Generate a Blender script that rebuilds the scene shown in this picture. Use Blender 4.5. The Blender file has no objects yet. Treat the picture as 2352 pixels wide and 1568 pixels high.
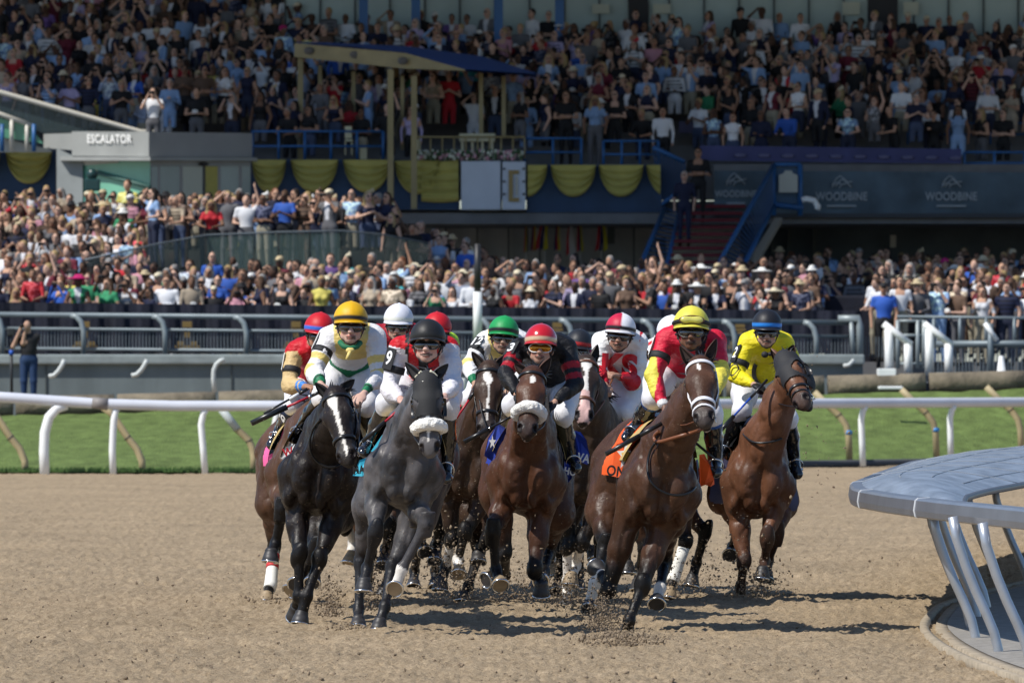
import bpy, bmesh, math, random
import numpy as np
from mathutils import Vector, Matrix

SC = bpy.context.scene
COL = SC.collection
F = 19600.0; CX = 1176.0; HY = 820.0; CH = 1.9      # long lens seen on a 2352 px wide picture, horizon row, eye height

# ---------------------------------------------------------------- camera, sky, sun
cam_d = bpy.data.cameras.new('camera'); cam = bpy.data.objects.new('camera', cam_d); COL.objects.link(cam)
cam.location = (0, 0, CH); cam.rotation_euler = (math.radians(90), 0, 0)
cam_d.sensor_width = 36.0; cam_d.lens = F/2352*36.0
cam_d.shift_y = (HY-784)/2352.0
cam_d.clip_start = 1.0; cam_d.clip_end = 3000
cam_d.dof.use_dof = True; cam_d.dof.focus_distance = 60.0; cam_d.dof.aperture_fstop = 10
SC.camera = cam
SUN = Vector((-0.70, -0.42, 1.0)).normalized()
world = bpy.data.worlds.new('World'); SC.world = world; world.use_nodes = True
wn = world.node_tree; wn.nodes.clear()
sky = wn.nodes.new('ShaderNodeTexSky'); sky.sky_type = 'NISHITA'; sky.sun_disc = False
sky.sun_elevation = math.asin(SUN.z); sky.sun_rotation = math.atan2(SUN.x, SUN.y)
sky.ozone_density = 6.0; sky.dust_density = .4
bg = wn.nodes.new('ShaderNodeBackground'); bg.inputs[1].default_value = 0.125
wo = wn.nodes.new('ShaderNodeOutputWorld')
wn.links.new(sky.outputs[0], bg.inputs[0]); wn.links.new(bg.outputs[0], wo.inputs[0])
sl = bpy.data.lights.new('sun', 'SUN'); sl.energy = 5.0; sl.angle = math.radians(0.55); sl.color = (1.0, 0.955, 0.88)
so = bpy.data.objects.new('sun', sl); COL.objects.link(so)
so.rotation_euler = SUN.to_track_quat('Z', 'Y').to_euler()
SC.view_settings.view_transform = 'Standard'; SC.view_settings.look = 'None'
SC.view_settings.exposure = 0.0; SC.view_settings.gamma = 1.0
SC.cycles.max_bounces = 6; SC.cycles.diffuse_bounces = 2; SC.cycles.glossy_bounces = 2
SC.cycles.transmission_bounces = 4; SC.cycles.transparent_max_bounces = 8

# ---------------------------------------------------------------- helpers
def P(x, y, D):                     # picture row/column at a distance -> world point
    return Vector(((x-CX)/F*D, D, CH-(y-HY)/F*D))
def gD(y, z=0.0):                   # distance at which the ground of height z shows at row y
    return F*(CH-z)/(y-HY)
def V3(*a): return np.array(a, dtype=float)
def nrm(v):
    v = np.asarray(v, float); n = np.linalg.norm(v); return v/n if n > 1e-9 else v
def lin(c): return c/12.92 if c <= 0.04045 else ((c+0.055)/1.055)**2.4
def rgb(r, g, b): return (lin(r/255.), lin(g/255.), lin(b/255.))
MATS = {}
def mat(name, color=(.5,.5,.5), rough=.6, metal=0.0, spec=.5, noise=0, nscale=8.0, bump=0, bscale=40.0, bdist=.01,
        attr=None, sheen=0, coat=0, alpha=1.0, dark=None, trans=0, emit=None, coords='Object', detail=4.0, stretch=None):
    if name in MATS: return MATS[name]
    m = bpy.data.materials.new(name); m.use_nodes = True; nt = m.node_tree; N = nt.nodes; L = nt.links
    b = N['Principled BSDF']
    b.inputs['Base Color'].default_value = (*color, 1); b.inputs['Roughness'].default_value = rough
    b.inputs['Metallic'].default_value = metal; b.inputs['Specular IOR Level'].default_value = spec
    if coat: b.inputs['Coat Weight'].default_value = coat; b.inputs['Coat Roughness'].default_value = .15
    if sheen: b.inputs['Sheen Weight'].default_value = sheen
    if alpha < 1: b.inputs['Alpha'].default_value = alpha
    if trans: b.inputs['Transmission Weight'].default_value = trans
    src = None
    if attr:
        a = N.new('ShaderNodeVertexColor'); a.layer_name = attr; src = a.outputs['Color']
    tc = N.new('ShaderNodeTexCoord'); vec = tc.outputs[coords]
    if stretch:
        mp = N.new('ShaderNodeMapping'); mp.inputs['Scale'].default_value = stretch
        L.new(vec, mp.inputs['Vector']); vec = mp.outputs[0]
    if noise:
        t = N.new('ShaderNodeTexNoise'); t.inputs['Scale'].default_value = nscale; t.inputs['Detail'].default_value = detail
        L.new(vec, t.inputs['Vector'])
        r = N.new('ShaderNodeMapRange'); r.inputs[1].default_value = .3; r.inputs[2].default_value = .7
        r.inputs[3].default_value = 1-noise; r.inputs[4].default_value = 1+noise*.6
        L.new(t.outputs[0], r.inputs[0])
        mx = N.new('ShaderNodeMix'); mx.data_type = 'RGBA'; mx.blend_type = 'MULTIPLY'; mx.inputs[0].default_value = 1
        if src: L.new(src, mx.inputs[6])
        else: mx.inputs[6].default_value = (*color, 1)
        L.new(r.outputs[0], mx.inputs[7]); src = mx.outputs[2]
    if src: L.new(src, b.inputs['Base Color'])
    if bump:
        t2 = N.new('ShaderNodeTexNoise'); t2.inputs['Scale'].default_value = bscale; t2.inputs['Detail'].default_value = 5
        L.new(vec, t2.inputs['Vector'])
        bp = N.new('ShaderNodeBump'); bp.inputs['Strength'].default_value = bump; bp.inputs['Distance'].default_value = bdist
        L.new(t2.outputs[0], bp.inputs['Height']); L.new(bp.outputs[0], b.inputs['Normal'])
    if emit: b.inputs['Emission Color'].default_value = (*emit, 1); b.inputs['Emission Strength'].default_value = 1
    MATS[name] = m; return m

def tag(o, label=None, cat=None, group=None, kind=None):
    if label: o['label'] = label
    if cat: o['category'] = cat
    if group: o['group'] = group
    if kind: o['kind'] = kind
    return o
def thing(name, label, cat, loc=(0,0,0), group=None):
    o = bpy.data.objects.new(name, None); COL.objects.link(o); o.location = Vector(loc); o.empty_display_size = .1
    return tag(o, label, cat, group)
def link(name, me, m=None, parent=None):
    o = bpy.data.objects.new(name, me); COL.objects.link(o)
    if m is not None and len(me.materials) == 0: me.materials.append(m)
    if parent is not None:
        o.parent = parent
        # vertices are written in world space: undo the parents' offset
        off = Vector((0,0,0)); p = parent
        while p is not None: off += p.location; p = p.parent
        o.location = -off
    return o
def mesh_np(name, verts, faces, colors=None, smooth=True, attr='Col'):
    me = bpy.data.meshes.new(name)
    verts = np.asarray(verts, np.float32); faces = np.asarray(faces, np.int32)
    k = faces.shape[1]; nf = len(faces)
    me.vertices.add(len(verts)); me.vertices.foreach_set('co', verts.ravel())
    me.loops.add(nf*k); me.loops.foreach_set('vertex_index', faces.ravel())
    me.polygons.add(nf); me.polygons.foreach_set('loop_start', np.arange(0, nf*k, k, dtype=np.int32))
    me.update(calc_edges=True)
    if smooth: me.polygons.foreach_set('use_smooth', np.ones(nf, bool))
    if colors is not None:
        ca = me.color_attributes.new(attr, 'FLOAT_COLOR', 'POINT')
        c = np.ones((len(verts), 4), np.float32); c[:, :3] = colors; ca.data.foreach_set('color', c.ravel())
    me.validate(); return me

class MB:                            # collects simple solids, links them as ONE mesh
    def __init__(s): s.bm = bmesh.new()
    def box(s, c, size, rot=None, bevel=0):
        r = bmesh.ops.create_cube(s.bm, size=1.0); M = Matrix.Diagonal((*size, 1))
        if bevel:
            bmesh.ops.transform(s.bm, matrix=M, verts=r['verts'])
            es = list({e for v in r['verts'] for e in v.link_edges})
            rb = bmesh.ops.bevel(s.bm, geom=es, offset=bevel, segments=2, affect='EDGES', profile=.6)
            vs = list({v for f in rb['faces'] for v in f.verts} | {v for v in r['verts'] if v.is_valid}); M = Matrix.Identity(4)
        else: vs = r['verts']
        R = rot.to_4x4() if rot is not None else Matrix.Identity(4)
        bmesh.ops.transform(s.bm, matrix=Matrix.Translation(Vector(c)) @ R @ M, verts=vs); return s
    def quad(s, a, b, c, d):
        s.bm.faces.new([s.bm.verts.new(Vector(p)) for p in (a, b, c, d)]); return s
    def poly(s, pts):
        s.bm.faces.new([s.bm.verts.new(Vector(p)) for p in pts]); return s
    def tube(s, pts, r, n=8, cap=True, rs=None, squash=None):
        pts = [Vector(p) for p in pts]; rings = []; up = None
        for i, p in enumerate(pts):
            t = (pts[min(i+1, len(pts)-1)]-pts[max(i-1, 0)]).normalized()
            if up is None:
                up = Vector((0,0,1)) if abs(t.z) < .9 else Vector((1,0,0))
            up = (up-t*up.dot(t)).normalized(); sd = t.cross(up)
            rr = rs[i] if rs else r
            q = squash if squash else 1.0
            rings.append([s.bm.verts.new(p+(up*math.cos(2*math.pi*k/n)*q+sd*math.sin(2*math.pi*k/n))*rr) for k in range(n)])
        for a, b in zip(rings, rings[1:]):
            for k in range(n):
                f = s.bm.faces.new((a[k], a[(k+1)%n], b[(k+1)%n], b[k])); f.smooth = True
        if cap:
            s.bm.faces.new(rings[0][::-1]); s.bm.faces.new(rings[-1])
        return s
    def loft(s, rings, closed=True, cap=True, smooth=True):
        R = [[s.bm.verts.new(Vector(p)) for p in r] for r in rings]; n = len(R[0])
        for a, b in zip(R, R[1:]):
            for k in range(n if closed else n-1):
                f = s.bm.faces.new((a[k], a[(k+1)%n], b[(k+1)%n], b[k])); f.smooth = smooth
        if cap and closed:
            s.bm.faces.new(R[0][::-1]); s.bm.faces.new(R[-1])
        return s
    def ball(s, c, r, seg=10, M=None):
        q = bmesh.ops.create_uvsphere(s.bm, u_segments=seg, v_segments=max(4, seg//2+1), radius=1.0)
        T = Matrix.Translation(Vector(c)) @ (M.to_4x4() if M is not None else Matrix.Identity(4)) @ Matrix.Diagonal((*(r if hasattr(r,'__len__') else (r,r,r)), 1))
        bmesh.ops.transform(s.bm, matrix=T, verts=q['verts'])
        for v in q['verts']:
            for f in v.link_faces: f.smooth = True
        return s
    def build(s, name, m, parent=None):
        bmesh.ops.recalc_face_normals(s.bm, faces=s.bm.faces)
        me = bpy.data.meshes.new(name); s.bm.to_mesh(me); s.bm.free(); return link(name, me, m, parent)

def frame_rot(x, y, z):              # columns = axes
    return Matrix((Vector(x), Vector(y), Vector(z))).transposed()

# ---------------------------------------------------------------- implicit surfaces (one continuous skin per body)
def cap(a, b, ra, rb=None, k=.03, lab=0, w=None, m=1.0):
    return dict(t='c', a=np.array(a, float), b=np.array(b, float), ra=ra, rb=ra if rb is None else rb, k=k, lab=lab,
                w=None if w is None else nrm(w), m=m)
def ell(c, r, ax=None, k=.04, lab=0, sub=False):
    A = np.eye(3) if ax is None else np.array([nrm(v) for v in ax])
    return dict(t='e', c=np.array(c, float), r=np.array(r, float), A=A, k=k, lab=lab, sub=sub)
def chain(pts, rs, k=.03, lab=0, w=None, m=1.0):
    return [cap(pts[i], pts[i+1], rs[i], rs[i+1], k, lab, w, m) for i in range(len(pts)-1)]
def pd(p, X):
    if p['t'] == 'c':
        ba = p['b']-p['a']; L2 = max(ba@ba, 1e-9); pa = X-p['a']
        t = np.clip((pa@ba)/L2, 0, 1); v = pa-t[..., None]*ba
        d2 = (v*v).sum(-1)
        if p['w'] is not None: q = v@p['w']; d2 = d2+(p['m']**2-1)*q*q
        return np.sqrt(d2)-(p['ra']+(p['rb']-p['ra'])*t)
    q = (X-p['c'])@p['A'].T
    k0 = np.sqrt(((q/p['r'])**2).sum(-1)); k1 = np.sqrt(((q/p['r']**2)**2).sum(-1))
    return k0*(k0-1)/np.maximum(k1, 1e-6)
def pbox(p):
    if p['t'] == 'c':
        r = max(p['ra'], p['rb']); return np.minimum(p['a'], p['b'])-r, np.maximum(p['a'], p['b'])+r
    e = np.sqrt(((p['A']*p['r'][:, None])**2).sum(0)); return p['c']-e, p['c']+e
def sdf_mesh(prims, h, disp=None):
    """returns verts, quads, labels of the skin round the primitives (surface nets)"""
    bb = [pbox(p) for p in prims if not p.get('sub')]
    lo = np.min([b[0] for b in bb], 0)-3*h; hi = np.max([b[1] for b in bb], 0)+3*h
    n = np.ceil((hi-lo)/h).astype(int)+1
    fld = np.full(n, 1.0, np.float32); lab = np.zeros(n, np.int16); best = np.full(n, 9.0, np.float32)
    ax = [lo[i]+h*np.arange(n[i]) for i in range(3)]
    for p in prims:
        a, b = pbox(p); mg = p['k']+3*h
        i0 = np.maximum(np.floor((a-mg-lo)/h).astype(int), 0); i1 = np.minimum(np.ceil((b+mg-lo)/h).astype(int)+1, n)
        if (i1 <= i0).any(): continue
        sl_ = tuple(slice(i0[j], i1[j]) for j in range(3))
        X = np.stack(np.meshgrid(*[ax[j][sl_[j]] for j in range(3)], indexing='ij'), -1)
        d = pd(p, X).astype(np.float32); f = fld[sl_]; k = max(p['k'], 1e-4)
        if p.get('sub'):
            hh = np.maximum(k-np.abs(f+d), 0)/k; fld[sl_] = np.maximum(f, -d)+hh*hh*k*.25
            if p['lab']:
                L_ = lab[sl_]; L_[d < h*1.2] = p['lab']; lab[sl_] = L_
        else:
            hh = np.maximum(k-np.abs(f-d), 0)/k; fld[sl_] = np.minimum(f, d)-hh*hh*k*.25
            bs = best[sl_]; L_ = lab[sl_]; mk = d < bs; L_[mk] = p['lab']; bs[mk] = d[mk]; lab[sl_] = L_; best[sl_] = bs
    S = fld < 0
    N = n-1
    cnt = np.zeros(N, np.int8); acc = np.zeros((*N, 3), np.float32)
    for axis in range(3):
        s0 = [slice(None)]*3; s1 = [slice(None)]*3; s0[axis] = slice(0, -1); s1[axis] = slice(1, None)
        A = fld[tuple(s0)]; B = fld[tuple(s1)]; cr = (A < 0) != (B < 0)
        t = np.where(cr, A/np.where(cr, A-B, 1), 0).astype(np.float32)
        o = [j for j in range(3) if j != axis]
        for da in (0, 1):
            for db in (0, 1):
                q = [slice(None)]*3; q[o[0]] = slice(da, da+N[o[0]]); q[o[1]] = slice(db, db+N[o[1]])
                c_ = cr[tuple(q)]; cnt += c_
                acc[..., axis] += np.where(c_, t[tuple(q)], 0)
                acc[..., o[0]] += c_*da; acc[..., o[1]] += c_*db
    act = cnt > 0; idx = np.full(N, -1, np.int32); ii = np.argwhere(act); idx[act] = np.arange(len(ii))
    verts = lo+h*(ii+acc[act]/cnt[act][:, None])
    quads = []
    for axis in range(3):
        o = [j for j in range(3) if j != axis]
        s0 = [slice(1, -1)]*3; s1 = [slice(1, -1)]*3; s0[axis] = slice(0, -1); s1[axis] = slice(1, None)
        A = S[tuple(s0)]; B = S[tuple(s1)]; e = np.argwhere(A != B)
        flip = A[A != B]
        if axis == 1: flip = ~flip
        off = np.ones(3, int); off[axis] = 0; e = e+off
        def g(da, db):
            q = e.copy(); q[:, o[0]] -= da; q[:, o[1]] -= db; return idx[q[:, 0], q[:, 1], q[:, 2]]
        Q = np.stack([g(1, 1), g(0, 1), g(0, 0), g(1, 0)], 1); Q[~flip] = Q[~flip][:, ::-1]; quads.append(Q)
    quads = np.concatenate(quads); quads = quads[(quads >= 0).all(1)]
    vi = np.clip(np.round((verts-lo)/h).astype(int), 0, n-1)
    return verts.astype(np.float32), quads, lab[vi[:, 0], vi[:, 1], vi[:, 2]]
def sdf_at(prims, X):
    f = np.full(X.shape[:-1], 5.0)
    for p in prims:
        d = pd(p, X); k = max(p['k'], 1e-4)
        if p.get('sub'): hh = np.maximum(k-np.abs(f+d), 0)/k; f = np.maximum(f, -d)+hh*hh*k*.25
        else: hh = np.maximum(k-np.abs(f-d), 0)/k; f = np.minimum(f, d)-hh*hh*k*.25
    return f
def laplace(verts, quads, it=2, lam=.5):
    v = verts.astype(np.float64)
    e = np.concatenate([quads[:, [0,1]], quads[:, [1,2]], quads[:, [2,3]], quads[:, [3,0]]])
    e = np.concatenate([e, e[:, ::-1]]); deg = np.bincount(e[:, 0], minlength=len(v))
    for _ in range(it):
        s = np.stack([np.bincount(e[:, 0], weights=v[e[:, 1], j], minlength=len(v)) for j in range(3)], 1)
        v = v+lam*(s/np.maximum(deg, 1)[:, None]-v)
    return v
def hash3(i, j, k, seed=0):
    x = (i*374761393+j*668265263+k*2147483647+seed*974711) & 0xffffffff
    x = ((x ^ (x >> 13))*1274126177) & 0xffffffff
    return ((x ^ (x >> 16)) & 0xffff)/65535.0
def vnoise(X, scale=1.0, seed=0):
    X = np.asarray(X, float)*scale; i = np.floor(X).astype(np.int64); f = X-i; f = f*f*(3-2*f); r = 0
    for a in (0, 1):
        for b in (0, 1):
            for c in (0, 1):
                w = (f[..., 0] if a else 1-f[..., 0])*(f[..., 1] if b else 1-f[..., 1])*(f[..., 2] if c else 1-f[..., 2])
                r = r+w*hash3(i[..., 0]+a, i[..., 1]+b, i[..., 2]+c, seed)
    return r
def fbm(X, scale, octv=3, seed=0, gain=.5):
    r = 0; a = 1; t = 0
    for o in range(octv): r = r+a*vnoise(X, scale*2.03**o, seed+o); t += a; a *= gain
    return r/t
def skin(name, prims, h, m, parent, colf=None, smooth=1, wr=0, wscale=20):
    v, q, lab = sdf_mesh(prims, h); v = laplace(v, q, smooth)
    if wr:   # cloth folds
        n1 = fbm(v*np.array([1, 1, .6]), wscale, 2, 3); me0 = None
        a = v[q[:, 2]]-v[q[:, 0]]; b = v[q[:, 3]]-v[q[:, 1]]; fn = np.cross(a, b)
        vn = np.zeros_like(v)
        for c in range(4): np.add.at(vn, q[:, c], fn)
        vn /= np.maximum(np.linalg.norm(vn, axis=1), 1e-9)[:, None]
        v = v+vn*((n1-.5)*wr)[:, None]
    cols = colf(v, lab) if colf else None
    return link(name, mesh_np(name, v, q, cols), m, parent)
def text_mesh(txt, size=1.0, bold=0.0):
    c = bpy.data.curves.new('t', 'FONT'); c.body = txt; c.size = size; c.align_x = 'CENTER'; c.align_y = 'CENTER'; c.offset = bold; c.space_character = 1.06
    o = bpy.data.objects.new('t', c); COL.objects.link(o)
    me = bpy.data.meshes.new_from_object(o); bpy.data.objects.remove(o); bpy.data.curves.remove(c)
    bm = bmesh.new(); bm.from_mesh(me); bpy.data.meshes.remove(me)
    bmesh.ops.triangulate(bm, faces=bm.faces)
    for _ in range(2):
        es = [e for e in bm.edges if e.calc_length() > size*.14]
        if es: bmesh.ops.subdivide_edges(bm, edges=es, cuts=1); bmesh.ops.triangulate(bm, faces=bm.faces)
    return bm
def put_text(name, txt, size, o, ux, uy, m, parent, prims=None, lift=.006, bold=0.0, narrow=1.0, bm=None):
    """lettering laid on a plane, or sunk onto the skin of PRIMS along the plane's normal"""
    bm = bm or text_mesh(txt, size, bold); ux = Vector(ux).normalized(); uy = Vector(uy).normalized(); nz = ux.cross(uy)
    vs = list(bm.verts); X = np.array([Vector(o)+ux*v.co.x*narrow+uy*v.co.y for v in vs])
    if prims is not None:
        X = X+np.array(nz)*.14
        for _ in range(30): X = X-np.array(nz)*np.clip(sdf_at(prims, X), -.02, .05)[:, None]*.7
        X = X+np.array(nz)*lift
    else: X = X+np.array(nz)*lift
    for v, p in zip(vs, X): v.co = Vector(p)
    me = bpy.data.meshes.new(name); bm.to_mesh(me); bm.free(); return link(name, me, m, parent)
# ================================================================ THE SETTING
def sand_mat():
    m = bpy.data.materials.new('sandy_dirt'); m.use_nodes = True; nt = m.node_tree; N = nt.nodes; L = nt.links
    b = N['Principled BSDF']; b.inputs['Roughness'].default_value = .95; b.inputs['Specular IOR Level'].default_value = .15
    tc = N.new('ShaderNodeTexCoord')
    def noise(s, det, lo, hi, c0, c1):
        t = N.new('ShaderNodeTexNoise'); t.inputs['Scale'].default_value = s; t.inputs['Detail'].default_value = det
        L.new(tc.outputs['Object'], t.inputs['Vector'])
        r = N.new('ShaderNodeValToRGB'); r.color_ramp.elements[0].position = lo; r.color_ramp.elements[1].position = hi
        r.color_ramp.elements[0].color = (*c0, 1); r.color_ramp.elements[1].color = (*c1, 1)
        L.new(t.outputs[0], r.inputs[0]); return r.outputs[0], t.outputs[0]
    c1, _ = noise(9, 6, .35, .68, (.37,.285,.185), (.485,.38,.255))
    c2, h2 = noise(60, 5, .40, .52, (.42,.38,.34), (1,1,1))
    c3, _ = noise(.55, 3, .3, .7, (.88,.87,.85), (1.08,1.06,1.03))
    m1 = N.new('ShaderNodeMix'); m1.data_type = 'RGBA'; m1.blend_type = 'MULTIPLY'; m1.inputs[0].default_value = .5
    L.new(c1, m1.inputs[6]); L.new(c2, m1.inputs[7])
    m2 = N.new('ShaderNodeMix'); m2.data_type = 'RGBA'; m2.blend_type = 'MULTIPLY'; m2.inputs[0].default_value = 1
    L.new(m1.outputs[2], m2.inputs[6]); L.new(c3, m2.inputs[7])
    L.new(m2.outputs[2], b.inputs['Base Color'])
    t = N.new('ShaderNodeTexNoise'); t.inputs['Scale'].default_value = 34; t.inputs['Detail'].default_value = 8; t.inputs['Roughness'].default_value = .72
    L.new(tc.outputs['Object'], t.inputs['Vector'])
    bp = N.new('ShaderNodeBump'); bp.inputs['Strength'].default_value = .8; bp.inputs['Distance'].default_value = .035
    L.new(t.outputs[0], bp.inputs['Height']); L.new(bp.outputs[0], b.inputs['Normal'])
    return m
SAND = sand_mat()
def edge_D(x): return 141.0+np.clip((np.asarray(x)+1.0)/10.0, 0, 1.3)*13.0     # outer edge of the dirt course

SCUFF = []                                 # hoof strikes: (x, D, radius, height)
def scuff(xv, yv, r=.35, h=.05):
    D = gD(yv); SCUFF.append(((xv-CX)/F*D, D, r, h))
for s_ in ((1440,1452,.5,.10),(1400,1470,.4,.09),(1500,1470,.45,.07),(868,1452,.3,.05),(823,1440,.4,.07),(1062,1380,.4,.05),(1300,1395,.4,.06),
           (700,1436,.3,.04),(1700,1380,.5,.08),(609,1384,.35,.04),(760,1400,.5,.06),(1230,1400,.6,.07),(1537,1372,.4,.05),(1000,1400,.5,.05),(1750,1370,.5,.06)):
    scuff(*s_)
def ground_h(X, Y):
    p = np.stack([X, Y*.55, np.zeros_like(X)], -1)
    z = (fbm(p, .9, 3, 5)-.5)*.05-.022
    far = np.clip(1.25-(Y-50)/110, .35, 1)
    z = z+(fbm(p, 4.5, 3, 11)-.5)*.05*far
    n = fbm(np.stack([X, Y*.8, X*0], -1), 15, 3, 21); z = z+np.abs(n-.5)*.055*far
    n2 = vnoise(np.stack([X, Y, X*0], -1), 34, 31); z = z+(n2-.5)*.030*far
    for (sx, sy, r, h) in SCUFF:
        d = ((X-sx)/r)**2+((Y-sy)/(r*2.2))**2
        z = z+.45*h*np.exp(-d*1.6)*(.3+1.4*fbm(np.stack([X, Y, X*0], -1), 11, 2, 41))-h*.6*np.exp(-d*9)
    return z
def build_ground():
    Ds = [44.0]
    while Ds[-1] < 152: Ds.append(Ds[-1]+max(.06, .07*(Ds[-1]/52)**2.2))
    Ds = np.array(Ds); u = np.linspace(-1, 1, 560)
    W = Ds*.066+1.2
    X = u[None, :]*W[:, None]; T = np.clip((Ds-44)/(152-44), 0, 1)[:, None]
    Y = np.where(Ds[:, None] > 100, 100+(Ds[:, None]-100)/52.0*(edge_D(X)-100), Ds[:, None])
    Z = ground_h(X, Y)
    nr, nc = X.shape; V = np.stack([X, Y, Z], -1).reshape(-1, 3)
    i = np.arange((nr-1)*(nc-1)); r = i//(nc-1); c = i % (nc-1); a = r*nc+c
    o = link('dirt_track', mesh_np('dirt_track', V, np.stack([a, a+1, a+nc+1, a+nc], 1)), SAND); tag(o, kind='structure')
    # the rest of the course as a plain sheet reaching far off
    b = MB(); b.quad((-700,-200,-.09), (700,-200,-.09), (700,900,-.09), (-700,900,-.09)); tag(b.build('ground', SAND), kind='structure')
build_ground()

# --- turf course: rises to its far kerb
GRASS = mat('turf', (.135,.19,.055), rough=.8, spec=.2, noise=.33, nscale=3.5, bump=.8, bscale=30, bdist=.05, detail=8, stretch=(1, .35, 1))
def kerb_top_y(xv): return 915-.026*xv
def kerb_D(x): return 166+0*x
def build_turf():
    xs = np.linspace(-16, 16, 200); t = np.linspace(0, 1, 130)
    V = []
    for tt in t:
        E = edge_D(xs)+.12; K = 166.0
        D = E+(K-E)*tt
        xv = CX+xs*F/K; ybot = kerb_top_y(xv)+40; zk = CH-(ybot-HY)/F*K
        z = .02+(zk-.02)*tt**1.1
        z = z+(vnoise(np.stack([xs*1., D, xs*0], -1), 5, 3)-.5)*.05
        V.append(np.stack([xs, D, z], -1))
    V = np.array(V); nr, nc, _ = V.shape
    i = np.arange((nr-1)*(nc-1)); r = i//(nc-1); c = i % (nc-1); a = r*nc+c
    tag(link('turf_course', mesh_np('turf_course', V.reshape(-1, 3), np.stack([a, a+1, a+nc+1, a+nc], 1)), GRASS), kind='structure')
    # ragged blades along the near edge
    rng = np.random.RandomState(4); n = 9000
    x = rng.uniform(-14, 14, n); D = edge_D(x)+rng.uniform(-.05, .5, n)**1.0; z = np.full(n, .0)
    hh = rng.uniform(.04, .11, n); w = .012; lx = rng.uniform(-.03, .03, n)
    A = np.stack([x-w, D, z], -1); B = np.stack([x+w, D, z], -1); C_ = np.stack([x+lx, D, z+hh], -1)
    V = np.concatenate([A, B, C_]); Fc = np.stack([np.arange(n), np.arange(n)+n, np.arange(n)+2*n], 1)
    tag(link('grass_blades', mesh_np('grass_blades', V, Fc, smooth=False), mat('grass_blade', (.07,.15,.03), rough=.7, noise=.5, nscale=2)), kind='stuff')
    # dark kerb strip on the right part
    pts = []
    for x in np.linspace(4.0, 15, 12): pts.append((x, float(edge_D(x))-.1, .03))
    b = MB(); b.tube(pts, .07, 6); tag(b.build('kerb_strip', mat('dark_kerb', (.06,.065,.075), rough=.8)), kind='structure')
build_turf()
CONC = mat('old_concrete', (.20,.165,.115), rough=.9, noise=.5, nscale=2.2, bump=.6, bscale=9, bdist=.05, detail=6)
def build_kerb():
    root = thing('concrete_kerb', 'weathered brown concrete kerb running along the far side of the turf', 'kerb', P(1176, 900, 166))
    xs = list(range(-200, 2601, 233))
    for a, b_ in zip(xs, xs[1:]):
        m = MB(); pts = []
        for k in range(5):
            xv = a+4+(b_-a-8)*k/4; D = 166.25
            pts.append(P(xv, kerb_top_y(xv)+20, D))
        m.tube(pts, .2, 12); m.build('kerb_block', CONC, root)
build_kerb()
WALLM = mat('grey_wall', (.135,.165,.17), rough=.85, noise=.35, nscale=.8, bump=.2, bscale=20, bdist=.02, stretch=(1.6, 1, .35), detail=6)
STEEL = mat('galvanised_steel', (.15,.185,.205), rough=.5, metal=.3, noise=.15, nscale=3)
STEELD = mat('dull_steel', (.15,.18,.20), rough=.55, metal=.2, noise=.2, nscale=3)
WHITE = mat('white_paint', (.82,.83,.82), rough=.45, noise=.08, nscale=2)
TAN = mat('tan_paint', (.42,.34,.19), rough=.6, noise=.3, nscale=2.5, detail=6)
def build_wall():
    r = thing('retaining_wall', 'long grey concrete retaining wall below the spectator fence', 'wall', P(900, 880, 172))
    a = P(-150, 818, 172); b = P(1982, 828, 172); zb = .3
    m = MB(); m.box(((a.x+b.x)/2, 172.6, (a.z+zb)/2-.05), (b.x-a.x, 1.2, a.z-zb-.12)); m.build('wall_face', WALLM, r)
    m = MB(); m.box(((a.x+b.x)/2, 172.55, a.z-.06), (b.x-a.x+.06, 1.36, .2), bevel=.04); m.build('coping', mat('coping', (.25,.29,.29), rough=.8, noise=.2, nscale=3), r)
    for i in range(5):
        x = a.x+(i+.6)*(b.x-a.x)/5; m = MB(); m.box((x, 171.985, 1.1), (.02, .03, 1.3)); m.build('joint_seal', mat('seal', (.05,.06,.06)), r)
build_wall()
# --- bent pipe brackets standing before the wall
def bracket(pts, D, r, label):
    m = MB(); m.tube([P(x, y, D) for x, y in pts], r, 10); o = m.build('pipe_bracket', mat('pale_pipe', (.55,.58,.56), rough=.5), None)
    tag(o, label, 'pipe', 'bent pipes before the grey wall')
bracket([(112,864),(124,862),(134,852),(143,838),(148,826)], 170, .045, 'short bent pale pipe hook nearest the photographer, before grey wall')
bracket([(302,862),(314,860),(326,848),(333,836),(338,826)], 170, .045, 'short bent pale pipe hook between photographer and long curved pipe')
bracket([(493,900),(490,870),(491,850),(497,836),(507,828),(516,825)], 170, .045, 'tall curved pale pipe post before the grey wall')
bracket([(1697,900),(1694,860),(1698,838),(1712,826)], 170, .045, 'curved pale pipe post left of the jockey in yellow')
bracket([(1712+225,840),(1950,838),(1962,826)], 170, .04, 'short bent pale pipe hook right of the jockey in yellow')

# --- the curved white rail round the outside of the dirt, with its goose-neck posts
def rail_tube(name, pts, r, m, label, cat, parts=None):
    root = thing(name, label, cat, pts[0])
    b = MB(); b.tube(pts, r, 14); b.build('rail_tube', m, root); return root
RAILM = mat('white_rail_paint', (.62,.64,.70), rough=.35, noise=.1, nscale=1.5)
xs_ = [-260,-120,0,100,225,400,600,900,1176,1500,1800,2100,2352,2560]
def rail_y(xv): return 932+(-24*((300-xv)/300) if xv < 300 else 0)*.85-.006*max(0, xv-900)
def rail_D(xv): return float(edge_D((xv-CX)/F*145))-.35
RP = [P(x, rail_y(x), rail_D(x)) for x in xs_]
wr = rail_tube('white_running_rail', RP, .088, RAILM, 'long white plastic rail between the dirt track and the turf', 'rail')
m = MB(); m.tube([P(212, rail_y(212)-1, rail_D(212)), P(248, rail_y(248), rail_D(248))], .098, 14); m.build('joint_sleeve', mat('sleeve', (.22,.2,.19), rough=.6), wr)
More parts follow.
